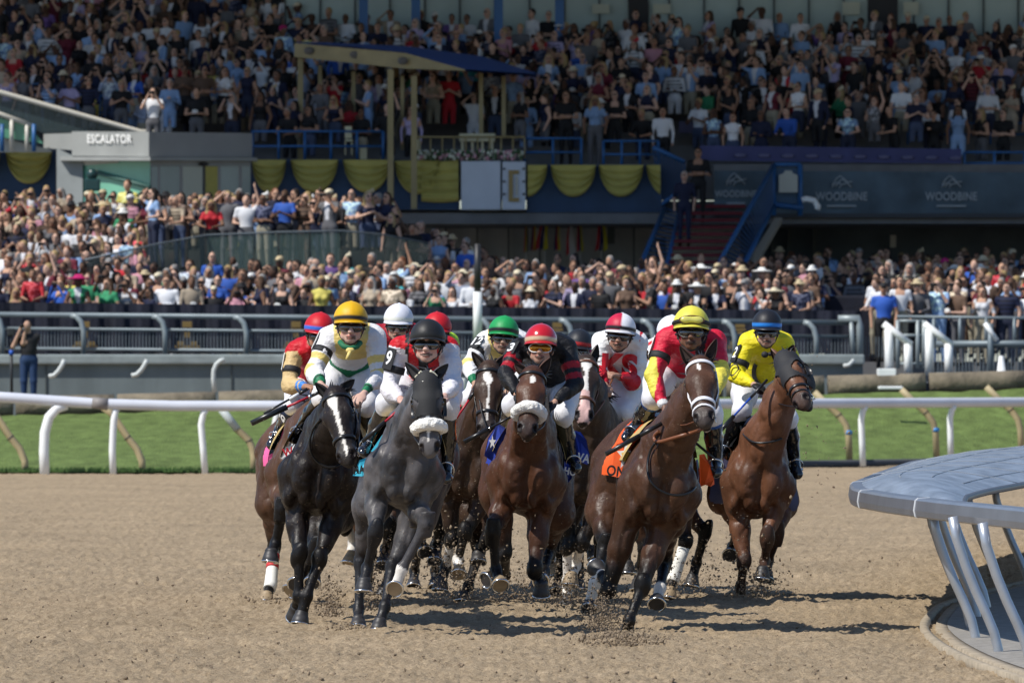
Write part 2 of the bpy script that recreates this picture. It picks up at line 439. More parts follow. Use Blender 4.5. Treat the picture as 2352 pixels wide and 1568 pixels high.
def gooseneck(name, base, pts, r, m, label, grp, extra=None):
    b = MB(); ps = [Vector(p) for p in pts]; b.tube(ps, r, 10)
    if extra:
        root = thing(name, label, 'post', base, grp); b.build('pipe', m, root)
        for nm, a, c, rr, mm in extra: q = MB(); q.tube([a, c], rr, 12); q.build(nm, mm, root)
    else: o = b.build(name, m, None); tag(o, label, 'post', grp)
def white_post(xb, yb, sc, label, xt=None):
    D = rail_D(xb); xt = xt if xt is not None else xb+30*sc; yt = rail_y(xt)+8
    base = P(xb, yb, D); pts = [P(xb, yb+8, D), P(xb-2, yb-50, D), P(xb, yb-95, D), P(xb+(xt-xb)*.2, yt+28, D), P(xb+(xt-xb)*.55, yt+8, D), P(xt, yt, D+.05)]
    gooseneck('rail_post', base, pts, .052*sc, WHITE, label, 'white posts of the outer rail')
white_post(103, 1087, 1.6, 'thick curved white post, the leftmost one holding the white rail', 152)
white_post(260, 1083, 1.1, 'curved white post crossing a tan post near the left edge', 268)
def wp2(xb, xk, yk, xt, yb, label):
    D = rail_D(xb); gooseneck('rail_post', P(xb, yb, D), [P(xb, yb+6, D), P((xb+xk)/2, (yb+yk)/2, D), P(xk, yk, D), P(xk+(xt-xk)*.4, rail_y(xt)+18, D), P(xt, rail_y(xt)+6, D)], .055, WHITE, label, 'white posts of the outer rail')
wp2(471, 462, 975, 474, 1082, 'slim white post leaning back beside a half grey, half tan post')
wp2(632, 630, 985, 645, 1080, 'white post just behind the leftmost jockey')
wp2(1982, 1978, 965, 1988, 1064, 'white post right of the jockey in yellow')
wp2(2184, 2182, 960, 2192, 1047, 'white post farthest right on the white rail')
wp2(1380, 1378, 960, 1392, 1072, 'white post hidden among the legs of the field')
BLUE_T = mat('blue_tape', (.05,.25,.6), rough=.5)
def tan_post(pts, label, tape=None, D=None, top=None):
    D = D or float(edge_D((pts[-1][0]-CX)/F*147))+.25
    ps = [P(x, y, D) for x, y in pts]; ex = []
    if tape: a = P(tape[0], tape[1], D); ex.append(('tape_band', a, a+Vector((0,0,-.07)), .067, BLUE_T))
    if top: ex.append(('grey_pipe', ps[0]-Vector((0,.004,0)), ps[1]-Vector((0,.004,0)), .066, mat('grey_pipe', (.45,.5,.5), rough=.5)))
    ex.append(('collar', ps[2], ps[2]+(ps[3]-ps[2]).normalized()*.02, .066, mat('collar', (.1,.09,.07))))
    gooseneck('turf_rail_post', ps[-1], ps, .06, TAN, label, 'tan posts of the turf rail', ex)
for off, lab in ((-17, 'tan bent post cut by the left edge of the view'), (252, 'tan bent post passing behind the second white post')):
    tan_post([(off-15,935),(off+5,950),(off+40,1003),(off+62,1030),(off+74,1058),(off+76,1090)], lab, D=141.3)
tan_post([(508,938),(545,986),(571,1010),(580,1030),(583,1050),(582,1090)], 'bent post with grey upper pipe and tan foot', D=141.3, top=1)
for x0, lab, dy in ((1905, 'tan bent post with blue tape right of the jockey in yellow', 0), (2105, 'tan bent post with blue tape before the white steps', -6), (2300, 'tan bent post cut by the right edge of the view', -12)):
    tan_post([(x0-35,900+dy),(x0-10,925+dy),(x0+20,952+dy),(x0+38,975+dy),(x0+44,1000+dy),(x0+46,1056+dy)], lab, tape=None if x0 == 2300 else (x0+44, 988+dy))
# turf rail that the tan posts carry, hidden behind the white one
b = MB(); b.tube([P(x, rail_y(x)+3, rail_D(x)+.75) for x in xs_], .05, 10); tag(b.build('turf_rail', TAN, None), 'thin tan rail right behind the white running rail', 'rail')

# --- distance pole and short post
def marker():
    D = 160; r = thing('distance_pole', 'tall round pole painted in black and white bands', 'pole', P(1097, 960, D))
    BLK = mat('black_paint', (.02,.02,.022), rough=.5)
    segs = ((960,780,BLK,'black_band',.05), (780,670,WHITE,'white_band',.083), (670,560,BLK,'black_band',.062))
    for y0, y1, mm, nm, rr in segs:
        m = MB(); m.tube([P(1097, y0, D), P(1097, y1, D)], rr, 14); m.build(nm, mm, r)
    m = MB(); m.tube([P(1063, 925, 158), P(1063, 872, 158), P(1063, 868, 158)], .065, 12, rs=[.065,.065,.04])
    tag(m.build('short_post', mat('pale_post', (.6,.6,.55), rough=.6), None), 'short pale round topped post left of the green cap jockey', 'post')
marker()

# --- spectator fence on the wall
def fence():
    D = 174.0; y0 = 722
    def ty(x): return 722+.0095*x
    r = thing('spectator_fence', 'grey steel fence with upright bars and curved posts in front of the crowd', 'fence', P(900, 815, D))
    for nm, dy, rr in (('top_rail', 0, .055), ('middle_rail', 32, .035), ('bottom_rail', 78, .04)):
        m = MB(); m.tube([P(-160, ty(-160)+dy, D), P(900, ty(900)+dy, D), P(1968, ty(1968)+dy, D)], rr, 8); m.build(nm, STEEL, r)
    xs = [5+187*k for k in range(-1, 11)]
    for x in xs:
        m = MB(); t = ty(x); m.tube([P(x-28, t, D-.06), P(x-17, t+3, D-.1), P(x-6, t+14, D-.12), P(x, t+36, D-.12), P(x, t+94, D-.12)], .06, 8); m.build('post', mat('post_steel', (.26,.30,.31), rough=.45, metal=.2), r)
        m = MB()
        for k in range(24):
            xx = x+(k+.5)*187/24; tt = ty(xx); m.tube([P(xx, tt+32, D+.02), P(xx, tt+78, D+.02)], .011, 4, cap=False)
        m.build('bar_panel', STEELD, r)
    m = MB(); m.tube([P(1925, 732, D-.1), P(1972, 731, D-.1), P(1975, 748, D-.1), P(1976, 828, D-.1)], .075, 8); m.tube([P(1955, 737, D-.1), P(1960, 820, D-.1)], .05, 8); m.build('gate_frame', mat('post_steel'), r)
    # navy cloth hung behind it
    NAVY = mat('navy_cloth', (.007,.009,.022), rough=.85, noise=.4, nscale=1.5, bump=.3, bscale=2, bdist=.1)
    GOLD = mat('dull_gold', (.20,.13,.035), rough=.6)
    r2 = thing('navy_banner', 'long navy cloth banner with faint gold crests hung behind the grey fence', 'banner', P(900, 815, 175.6))
    m = MB(); n = 300; top = []; bot = []
    for i in range(n):
        x = -160+2140*i/(n-1); wob = .03*math.sin(i*.8)+.02*math.sin(i*2.3)
        top.append(P(x, 694+.01*x, 175.4)+Vector((0, wob, 0))); bot.append(P(x, 812, 175.4)+Vector((0, wob*1.5, 0)))
    m.loft([top, bot], closed=False, cap=False); m.build('cloth', NAVY, r2)
    for x in [-60,190+5,430,680,910,1130,1280,1700]:
        m = MB(); D2 = 175.2
        for (dx, dy, w, h_) in ((0, 745, 22, 14), (0, 757, 26, 5), (0, 768, 12, 14), (-15, 790, 18, 12), (15, 790, 18, 12), (0, 797, 56, 8)):
            m.box(P(x+dx, dy, D2), (w*D2/F, .02, h_*D2/F), bevel=.004)
        m.build('gold_crest', GOLD, r2)
    m = MB()
    for xx in range(1500, 1640, 11): m.tube([P(xx, 712, 174.8), P(xx, 800, 174.8)], .01, 4)
fence()

# --- right side: white steps with hand rails, far fence
def steps(x0, label):
    D = 166.8; r = thing('white_steps', label, 'steps', P(x0, 860, D), 'white wooden steps by the turf')
    tube = lambda a, b, w, nm: (lambda m: (m.tube([P(*a, D), P(*b, D)], w, 4), m.build(nm, WHITE, r)))(MB())
    tube((x0,743),(x0+64,792),.07,'handrail'); tube((x0+13,756),(x0+13,862),.09,'post'); tube((x0+57,790),(x0+57,860),.085,'post')
steps(2029, 'white stepped handrail left of its twin beside the gap in the fence')
steps(2122, 'white stepped handrail nearer the orange traffic of spectators at right')
bpy.data.objects[-1] if False else None
def right_side():
    D = 170
    m = MB(); m.box(P(2036, 858, 166.4), (.36, .5, .2), bevel=.02); tag(m.build('white_block', WHITE, None), 'small white block at the foot of the left white handrail', 'block')
    m = MB(); m.box(P(2045, 890, 160), (.45, .5, .06), bevel=.02); tag(m.build('white_board', WHITE, None), 'flat white board lying on the turf below the steps', 'board')
    for (x, y, lab) in ((2300, 850, 'white traffic cone shape marker at the kerb right of the steps'),):
        m = MB(); a = P(x, y+10, 168); m.loft([[a+Vector((rr*math.cos(t*.5236), rr*math.sin(t*.5236), h)) for t in range(12)] for rr, h in ((.14,0),(.14,.03),(.09,.04),(.05,.35),(.03,.37))]); tag(m.build('marker_cone', WHITE, None), lab, 'cone')
    r = thing('rear_fence', 'grey steel fence with upright bars at the far right behind the steps', 'fence', P(2200, 850, D))
    for y in (790, 860):
        m = MB(); m.tube([P(2150, y, D), P(2560, y-2, D)], .07 if y == 790 else .05, 8); m.build('rail', STEEL, r)
    m = MB()
    for x in range(2155, 2560, 8): m.tube([P(x, 792, D+.05), P(x, 860, D+.05)], .012, 4, cap=False)
    m.build('bar_panel', STEELD, r)
    for x in (2275, 2480): m = MB(); m.tube([P(x, 870, D-.1), P(x, 742, D-.1)], .06, 8); m.build('post', STEEL, r)
    r = thing('crowd_barrier', 'grey crowd barrier that spectators lean on behind the far right fence', 'barrier', P(2300, 800, 174))
    for y in (733,):
        m = MB(); m.tube([P(2060, y-6, 174), P(2560, y, 174)], .035, 6); m.build('rail', STEEL, r)
    for x in (2145, 2205, 2265, 2330, 2420): m = MB(); m.tube([P(x, 730, 174), P(x, 800, 174)], .04, 6); m.build('post', STEEL, r)
    r = thing('access_gate', 'pale grey picket gate between the two white handrails', 'gate', P(2105, 830, 169))
    for x in (2062, 2108, 2122): m = MB(); m.tube([P(x, 846, 169), P(x, 735, 169)], .045, 6); m.build('post', mat('post_steel'), r)
    for y in (737, 770, 835): m = MB(); m.tube([P(2062, y, 169), P(2120, y, 169)], .03, 6); m.build('gate_rail', mat('post_steel'), r)
    m = MB(); m.tube([P(2262, 742, 169), P(2290, 782, 169)], .05, 6); tag(m.build('slanted_pole', WHITE, None), 'short slanted white pole in front of the crowd barrier', 'pole')
    NAVY = mat('navy_cloth')
    m = MB(); m.box(P(1975, 760, 181), (1.5, .2, 1.5), bevel=.05); tag(m.build('navy_screen', NAVY, None), 'dark navy screen beside the gap at the end of the fence', 'screen')
    m = MB(); m.box(((P(1985,0,170).x+P(2700,0,170).x)/2, 178, .55), (6.8, 22, 1.7)); tag(m.build('apron_right', mat('asphalt', (.09,.095,.1), rough=.9, noise=.3, nscale=3), None), kind='structure')
right_side()

# --- silver inside rail, near right
def inside_rail():
    SIL = mat('silver_panel', (.27,.29,.33), rough=.3, metal=.5, noise=.12, nscale=4, bump=.08, bscale=3, bdist=.05)
    SIL2 = mat('silver_cover', (.40,.45,.51), rough=.34, metal=.5, noise=.38, nscale=2.2, bump=.25, bscale=2.5, bdist=.08, detail=7, stretch=(3, .8, 1))
    PIPE = mat('silver_pipe', (.42,.45,.50), rough=.35, metal=.5, noise=.15, nscale=5)
    SEAM = mat('seam_white', (.7,.72,.74), rough=.5)
    kp = [(50.6,3.45),(52.9,3.18),(55.6,2.84),(58.5,2.58),(61.0,2.46),(64.0,2.56),(69.5,2.98),(77,3.60),(82,4.20),(86,5.0),(92,6.6)]
    Dk = np.array([k[0] for k in kp]); Xk = np.array([k[1] for k in kp])
    ik = [(55.0,2.90),(58.5,3.10),(61.4,3.44),(64.7,3.90),(70,4.75),(78,6.0),(86,7.3),(92,8.6)]
    iD = np.array([k[0] for k in ik]); iX = np.array([k[1] for k in ik])
    def ox(d):
        dd = np.linspace(50.6, 92, 400); xx = np.interp(dd, Dk, Xk); kk = np.ones(15)/15; xs = np.convolve(np.pad(xx, 7, 'edge'), kk, 'valid'); return float(np.interp(d, dd, xs))
    root = thing('inside_rail', 'curved silver inside rail with a wide domed panel cover in the foreground', 'rail', (3.0, 60, 0))
    ds = list(np.linspace(50.6, 92, 130))
    prof = [(-.02,.832),(-.035,.842),(-.042,.88),(-.032,.945),(-.015,.960),(.07,.965),(.09,.95),(.09,.845),(.05,.83)]
    m = MB(); m.loft([[Vector((ox(d)+a, d, z)) for a, z in prof] for d in ds], smooth=False); m.build('rail_band', SIL, root)
    for d in (52.35, 56.9, 60.4, 64.4, 69):
        m = MB(); m.loft([[Vector((ox(d+e)+a*1.08-.003, d+e, (z-.895)*1.04+.895)) for a, z in prof] for e in (-.010, .010)]); m.build('panel_joint', SEAM, root)
    # domed cover
    m = MB(); cds = list(np.linspace(55.0, 91, 90)); ns = 12; rings = []
    for d in cds:
        a = ox(d)+.06; b = float(np.interp(d, iD, iX)); w = max(b-a, .02); hh = min(.10, w*.16)
        rings.append([Vector((a+w*t, d, .965+hh*math.sin(math.pi*(t**.8)*.93)*(1)-.03*t)) for t in np.linspace(0, 1, ns)])
    m.loft(rings, closed=False, cap=False); 
    m.loft([[p-Vector((0,0,.03)) for p in r] for r in rings], closed=False, cap=False)
    m.build('domed_cover', SIL2, root)
    for r_ in list(range(22, 90, 7)):
        m = MB(); m.tube([p+Vector((0,0,.002)) for p in rings[r_]], .0045, 5); m.build('cover_seam', mat('seam_grey', (.24,.27,.31), rough=.5), root)
    for t in (3, 6, 9):
        m = MB(); m.tube([r_[t]+Vector((0,0,.002)) for r_ in rings[14::3]], .004, 5); m.build('cover_seam', mat('seam_grey'), root)
    m = MB(); m.tube([r_[-1]+Vector((0,0,-.02)) for r_ in rings[::3]], .025, 6); m.build('cover_edge', mat('dark_edge', (.12,.13,.15), rough=.5, metal=.4), root)  # darker metal along the inner edge of the cover
    # posts
    for d, bx in ((52.6,3.20),(54.6,3.12),(57.3,3.12),(59.4,3.20),(61.9,3.38),(64.2,3.58),(66.5,3.84),(69.5,4.22),(73,4.75),(77,5.4),(82,6.2)):
        m = MB(); m.tube([(bx-.30, d, .95 if d > 60 else .88), (bx-.275, d, .74), (bx-.215, d, .56), (bx-.15, d, .40), (bx-.085, d, .26), (bx-.035, d, .14), (bx-.008, d, .03), (bx, d, -.08)], .031, 12); m.build('post', PIPE, root)
    # gutter and concrete footing
    gk = [(46,3.3),(49.8,3.02),(53.4,2.84),(56.8,2.80),(60,2.86),(64.9,3.22),(66.9,3.48),(72,4.3),(80,5.8),(90,8.0)]
    gD_ = [k[0] for k in gk]; gX = [k[1] for k in gk]
    dd = np.linspace(46, 90, 160); xx = np.interp(dd, gD_, gX); xx = np.convolve(np.pad(xx, 5, 'edge'), np.ones(11)/11, 'valid')
    m = MB(); m.loft([[Vector((x-.015, d, -.06)), Vector((x-.015, d, .018)), Vector((x+.02, d, .024)), Vector((x+.045, d, .016)), Vector((x+.05, d, -.02)), Vector((x+.09, d, -.03)), Vector((x+.10, d, .012)), Vector((x+.19, d, .014)), Vector((x+.19, d, -.06))] for x, d in zip(xx, dd)])
    tag(m.build('gutter', mat('gutter_concrete', (.34,.28,.20), rough=.9, noise=.3, nscale=8, bump=.4, bscale=30, bdist=.01), None), kind='structure')
    m = MB(); m.loft([[Vector((x+.18, d, .018)), Vector((x+1.2, d, .03)), Vector((x+9, d, .06))] for x, d in zip(xx, dd)], closed=False, cap=False)
    tag(m.build('rail_footing', mat('footing', (.27,.25,.22), rough=.95, noise=.3, nscale=14, bump=.5, bscale=40, bdist=.01), None), kind='structure')
inside_rail()
# ================================================================ GRANDSTAND (about 200 m off, in the shade of its own roof)
BLUE = mat('blue_steel', (.02,.11,.30), rough=.45, noise=.15, nscale=2)
NAVY2 = mat('navy_board', (.02,.05,.11), rough=.7, noise=.25, nscale=2)
YEL = mat('yellow_swag', (.44,.385,.10), rough=.75, noise=.15, nscale=3)
GOLDP = mat('gold_paint', (.30,.24,.11), rough=.5, noise=.2, nscale=2)
CREAM = mat('cream_paint', (.62,.58,.38), rough=.6)
PANEL = mat('pale_panel', (.42,.52,.50), rough=.6, noise=.12, nscale=1)
DECKM = mat('deck_concrete', (.16,.16,.165), rough=.9, noise=.2, nscale=2)
GREYC = mat('grey_cladding', (.30,.31,.30), rough=.6, noise=.12, nscale=1.5)
DS = 200.0                           # distance of the deck's front
def pbox2(m, x0, y0, x1, y1, D, dep, bevel=0):
    a = P(x0, y0, D); b = P(x1, y1, D); m.box(((a.x+b.x)/2, D+dep/2, (a.z+b.z)/2), (abs(b.x-a.x), dep, abs(a.z-b.z)), bevel=bevel); return m
def upper_floor(D): return 6.42+max(0, D-201.2)*.225
def grandstand():
    r = thing('grandstand', 'big tiered grandstand packed with spectators under its roof', 'grandstand', P(1176, 620, DS))
    # terraces
    m = MB(); D = 200.6
    while D < 226:
        z = upper_floor(D)-.02; m.box((0, D+.5, z-.4), (40, 1.0, .8)); D += 1.0
    m.build('terrace', DECKM, r)
    m = MB(); m.box((P(650,0,200).x-3.6, 200.9, 5.75), (P(1520,0,200).x-P(-300,0,200).x+.0, 1.2, .9)) if False else None
    m.box(((P(-400,0,DS).x+P(1520,0,DS).x)/2, DS+.9, 6.02), (P(1520,0,DS).x-P(-400,0,DS).x, 1.4, .8))
    m.box(((P(1640,0,DS).x+P(2800,0,DS).x)/2, DS+.9, 6.02), (P(2800,0,DS).x-P(1640,0,DS).x, 1.4, .8)); m.build('deck_slab', DECKM, r)
    # wall behind the top row
    D = 212.6
    m = MB(); a = P(655, 0, D).x
    x = a; seams = MB()
    m.box(((a+20)/2, D+.3, 12.5), (20-a, .4, 9)); m.build('back_wall', PANEL, r)
    while x < 17:
        seams.box((x, D+.07, 12.5), (.05, .05, 9)); x += .87
    seams.build('wall_seam', mat('seam_dark', (.08,.1,.1)), r)
    for x0, x1 in ((1443, 1490), (1993, 2062)):
        m = MB(); pbox2(m, x0, -60, x1, 140, D, .12); m.build('doorway', mat('door_dark', (.012,.012,.016)), r)
    for x0, x1, y0, y1 in ((1360,1400,10,32),(1500,1540,10,32),(1935,1975,5,35),(2075,2110,5,35)):
        m = MB(); pbox2(m, x0, y0, x1, y1, D-.02, .03); m.build('notice', mat('notice', (.5,.52,.42)), r)
    for x in (835, 955, 1145, 1285):
        m = MB(); a = P(x, 0, 210.5); m.box((a.x, 210.5, 12.5), (.22, .22, 11)); m.build('column', BLUE, r)
    # roof that shades the upper deck
    m = MB(); m.box((0, 214, 19.5), (90, 40, .6)); m.box((17.5, 184.7, 19.5), (61, 18.4, .6)); m.build('roof', mat('roof_metal', (.3,.3,.3)), r)
    m = MB(); m.box((-16, 228, 12), (20, .4, 12)); m.build('rear_wall', mat('rear_wall', (.05,.06,.07)), r)
    # wall under the deck
    m = MB(); pbox2(m, -300, 480, 2800, 760, 207, .3); m.build('lower_wall', mat('lower_wall', (.62,.63,.62), rough=.8, noise=.2, nscale=1), r)
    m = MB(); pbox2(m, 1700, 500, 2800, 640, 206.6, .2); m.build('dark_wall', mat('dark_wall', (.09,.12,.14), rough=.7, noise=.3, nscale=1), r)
    for x in (1700, 1735, 1772, 1810, 1868):
        m = MB(); pbox2(m, x, 497, x+6, 640, 206.3, .2); m.build('wall_frame', mat('seam_dark'), r)
    for x in range(950, 1520, 72):
        m = MB(); pbox2(m, x, 490, x+4, 640, 206.7, .2); m.build('wall_frame', mat('seam_dark'), r)
    m = MB(); pbox2(m, 1395, 500, 1412, 560, 206.4, .2); m.build('wall_frame', mat('seam_dark'), r); m = MB(); pbox2(m, 1505, 545, 1530, 640, 206.4, .2); m.build('wall_frame', mat('seam_dark'), r)
    m = MB(); pbox2(m, 2045, 540, 2058, 568, 206.2, .15); m.build('wall_lamp', mat('lampw', (.6,.6,.55)), r)
    m = MB(); m.box((0, 204, 5.15), (44, 8, .25)); m.build('soffit', DECKM, r)
    return r
grandstand()

def swag(parent, x0, x1, y0, y1, D, flat=False, c0=0.0, c1=1.0):
    m = MB(); n = 20; rows = 12; R = []
    for j in range(rows+1):
        t = j/rows; ring = []
        for i in range(n+1):
            s = c0+(c1-c0)*i/n; x = x0+(x1-x0)*s
            if flat: y = y0+(y1-y0)*t+3*math.sin(math.pi*s)
            else:
                bot = y0+(y1-y0)*(max(0, 1-abs(2*s-1)**2.2))**.62
                y = y0+(bot-y0)*t
            dz = .11*math.sin(t*math.pi*8.5-(0 if flat else 1.2*abs(2*s-1)))*min(1, t*4)
            ring.append(P(x, y, D-.12)+Vector((0, dz*(1 if flat else .8)-.03, 0)))
        R.append(ring)
    m.loft(R, closed=False, cap=False); m.build('swag', YEL, parent)
def bunting(x0, x1, label, swags, y0=367, y1=488, flats=()):
    D = DS-.02; r = thing('bunting_board', label, 'bunting', P((x0+x1)/2, y1, D), 'yellow and navy bunting along the deck')
    m = MB(); pbox2(m, x0, y0, x1, y1, D-.02, .1); m.build('navy_board', NAVY2, r)
    for a, b in swags: swag(r, a, b, y0+1, y1-36, D-.03)
    for a, b in flats: swag(r, a, b, y0, y1-20, D-.05, True)
    return r
bunting(-220, 128, 'navy board with one full yellow swag left of the escalator housing', [(-215,-110),(-103,2),(12,120)], 348, 458)
bunting(577, 901, 'navy board with three yellow swags between escalator housing and gold column', [(577,658),(667,778),(787,899)], 366, 478)
bunting(905, 1056, 'navy board with a half swag and a square pleated yellow drape', [(905,1010)], 368, 482, [(968,1053)])
bunting(1209, 1520, 'navy board with scalloped yellow swags beside the blue stairs', [(1264,1370),(1374,1479)], 378, 488)
_b = bpy.data.objects[[o.name for o in bpy.data.objects if o.name.startswith('bunting_board')][-1]]
swag(_b, 1160, 1258, 379, 452, DS-.05, c0=.53); swag(_b, 1484, 1590, 379, 452, DS-.05, c1=.31)
def boards():
    D = DS-.25
    WB = mat('white_board_paint', (.55,.60,.68), rough=.6, noise=.06, nscale=2)
    r = thing('white_board', 'plain white panel hung on the deck front', 'board', P(1105, 482, D)); m = MB(); pbox2(m, 1059, 370, 1150, 482, D, .08, .02); m.build('panel', WB, r)
    m = MB(); pbox2(m, 1150, 371, 1153, 482, D-.01, .1); m.build('hinge_strip', mat('black_paint'), r)
    r = thing('emblem_board', 'white panel with a golden square bracket emblem beside the plain panel', 'board', P(1180, 482, D)); m = MB(); pbox2(m, 1153.5, 371, 1207, 482, D, .08, .02); m.build('panel', WB, r)
    G = mat('emblem_gold', (.32,.22,.07), rough=.5); m = MB()
    pbox2(m, 1168, 391, 1178, 463, D-.05, .04); pbox2(m, 1178.3, 391, 1192, 400, D-.05, .04); pbox2(m, 1178.3, 454, 1192, 463, D-.05, .04); m.build('emblem', G, r)
    m = MB(); pbox2(m, 1184, 405, 1189, 449, D-.04, .03); m.build('emblem_line', mat('pale_line', (.5,.48,.4)), r)
    m = MB()
    for x in (1158, 1203):
        for y in (388, 417, 446): m.ball(P(x, y, D-.04), .03, 8)
    m.build('bolt', mat('black_paint'), r)
boards()

def railing(name, x0, x1, y0, y1, D, label, n, m_=BLUE, grp=None, r0=.03, z_over=0):
    r = thing(name, label, 'railing', P((x0+x1)/2, y1, D), grp)
    for t in (0, .55):
        m = MB(); m.tube([P(x0, y0+(y1-y0)*t, D), P(x1, y0+(y1-y0)*t, D)], r0, 6); m.build('rail', m_, r)
    for i in range(n+1):
        x = x0+(x1-x0)*i/n; m = MB(); m.tube([P(x, y1+2, D), P(x, y0, D)], r0*1.1, 6); m.build('post', m_, r)
    return r
G_ = 'blue railings of the deck'
railing('deck_railing', 580, 880, 302, 364, DS+.25, 'blue railing between the escalator housing and the gold columns', 5, BLUE, G_)
railing('deck_railing', 1205, 1335, 318, 376, DS+.25, 'blue railing over the white and gold panels', 2, BLUE, G_)
railing('deck_railing', 1386, 1512, 324, 380, DS+.25, 'blue railing beside the woman in pale blue at the stairs', 3, BLUE, G_)
railing('deck_railing', 2215, 2560, 350, 395, DS+.25, 'blue railing at the far right above the grey banner', 5, BLUE, G_)
railing('seat_railing', 1580, 1830, 170, 245, 207, 'blue railing crossing the seated tiers above the stairs', 4, BLUE, G_, .022)
railing('seat_railing', 2085, 2560, 283, 330, 203.2, 'blue railing low in the tiers at the far right', 5, BLUE, G_, .022)
railing('seat_railing', 230, 280, 220, 290, 203, 'small blue frame railing above the sloping glass', 1, BLUE, G_, .025)
railing('seat_railing', 75, 127, 193, 240, 204, 'small blue frame railing left of the smaller lower frame', 1, BLUE, G_, .025)
railing('seat_railing', -60, 14, 165, 235, 205, 'blue frame railing cut off by the left edge', 1, BLUE, G_, .025)
def canopy():
    r = thing('pavilion', 'gold framed pavilion with a blue sloping canopy on the deck', 'pavilion', P(940, 470, DS))
    def post(x, y0, y1, D, w): m = MB(); a = P(x, y0, D); b = P(x, y1, D); m.box(((a.x), D, (a.z+b.z)/2), (w, w, abs(a.z-b.z))); m.build('column', GOLDP, r)
    post(897, 160, 482, DS-.75, .14); post(951, 175, 480, DS-.75, .14); post(690, 125, 365, DS+2.4, .13); post(735, 150, 300, DS+3, .1); post(812, 165, 300, DS+2.9, .1)
    post(1105, 165, 312, DS+1.0, .1); post(1157, 175, 312, DS+1.0, .1); post(924, 175, 345, DS+1.4, .09)
    # fascia beam and canopy
    D0 = DS+2.2
    m = MB(); a0, a1 = P(676, 100, D0), P(676, 131, D0); c0, c1 = P(930, 122, DS+.2), P(930, 158, DS+.2); d0, d1 = P(1068, 160, DS-.6), P(1068, 163, DS-.6)
    dy = Vector((0, .15, 0))
    m.loft([[a0, a1, a1+dy, a0+dy], [c0, c1, c1+dy, c0+dy], [d0, d1, d1+dy, d0+dy]], smooth=False); m.build('fascia_beam', GOLDP, r)
    CB = mat('canopy_blue', (.015,.09,.42), rough=.7)
    m = MB(); fr = [P(680, 99, D0), P(800, 108, DS+1.4), P(930, 121, DS+.2), P(1068, 160, DS-.6), P(1238, 171, DS-.6)]; bk = [P(682, 96, D0+3), P(800, 100, D0+3), P(930, 106, D0+3), P(1110, 130, D0+3), P(1238, 170, D0+1)]
    m.loft([fr, bk], closed=False, cap=False); m.loft([[p-Vector((0,0,.05)) for p in fr], [p-Vector((0,0,.05)) for p in bk]], closed=False, cap=False); m.build('canopy', CB, r)
    for x, y, t in ((710,117,0),(815,126,0),(925,140,0)):
        m = MB(); D = {710: DS+1.85, 815: DS+1.1, 925: DS+.1}[x]; m.ball(P(x, y, D-.02), (.13,.03,.09), 10); m.build('crest', mat('crest_grey', (.12,.11,.10)), r)
    for a, b, y in ((955, 1205, 315), (955, 1205, 350)):
        m = MB(); m.tube([P(a, y, DS+.1), P(b, y, DS+.1)], .028, 6); m.build('rail', GOLDP, r)
    for x in range(962, 1206, 27): m = MB(); m.tube([P(x, 315, DS+.1), P(x, 365, DS+.1)], .02, 6); m.build('baluster', GOLDP, r)
    r = thing('podium', 'cream wooden podium table above the pink and white flowers', 'podium', P(1097, 345, DS+.6))
    m = MB(); pbox2(m, 1055, 307, 1137, 325, DS+.6, .5, .01); m.build('top', CREAM, r)
    for x in (1062, 1085, 1108, 1130): m = MB(); pbox2(m, x-3, 325, x+3, 352, DS+.65, .06); m.build('leg', CREAM, r)
    for i, (x, y, lab) in enumerate(((800, 290, 'cream chair at the left end of the pavilion'), (958, 320, 'cream chair beside the front gold column'), (835, 340, 'low cream chair behind the blue railing'))):
        r = thing('cream_chair', lab, 'chair', P(x, y+50, DS+.9), 'cream chairs in the pavilion'); D = DS+.9
        m = MB(); pbox2(m, x-8, y, x+8, y+28, D, .04, .01); m.build('backrest', CREAM, r)
        m = MB(); pbox2(m, x-8, y+30, x+10, y+35, D-.4, .42, .01); m.build('seat', CREAM, r)
        for dx in (-7, 8): m = MB(); pbox2(m, x+dx-1.5, y+35, x+dx+1.5, y+66, D-.3, .04); m.build('leg', CREAM, r)
    # flowers
    rng = random.Random(3); r = thing('flower_box', 'long box of pink and white flowers on the edge of the deck', 'flowers', P(1080, 365, DS+.1))
    mats = [mat('petal_pink', (.55,.30,.36), rough=.8), mat('petal_white', (.55,.58,.48), rough=.8), mat('leaf_dark', (.05,.10,.04), rough=.8)]
    for k, nm in enumerate(('pink_blooms', 'white_blooms', 'leaves')):
        m = MB()
        for i in range(150 if k < 2 else 120):
            x = rng.uniform(957, 1200); blk = int(x/38) % 2
            if k < 2 and rng.random() < .6 and blk != k: continue
            m.ball(P(x, rng.uniform(347, 366), DS-.05-rng.random()*.3), rng.uniform(.03, .055), 6)
        m.build(nm, mats[k], r)
canopy()

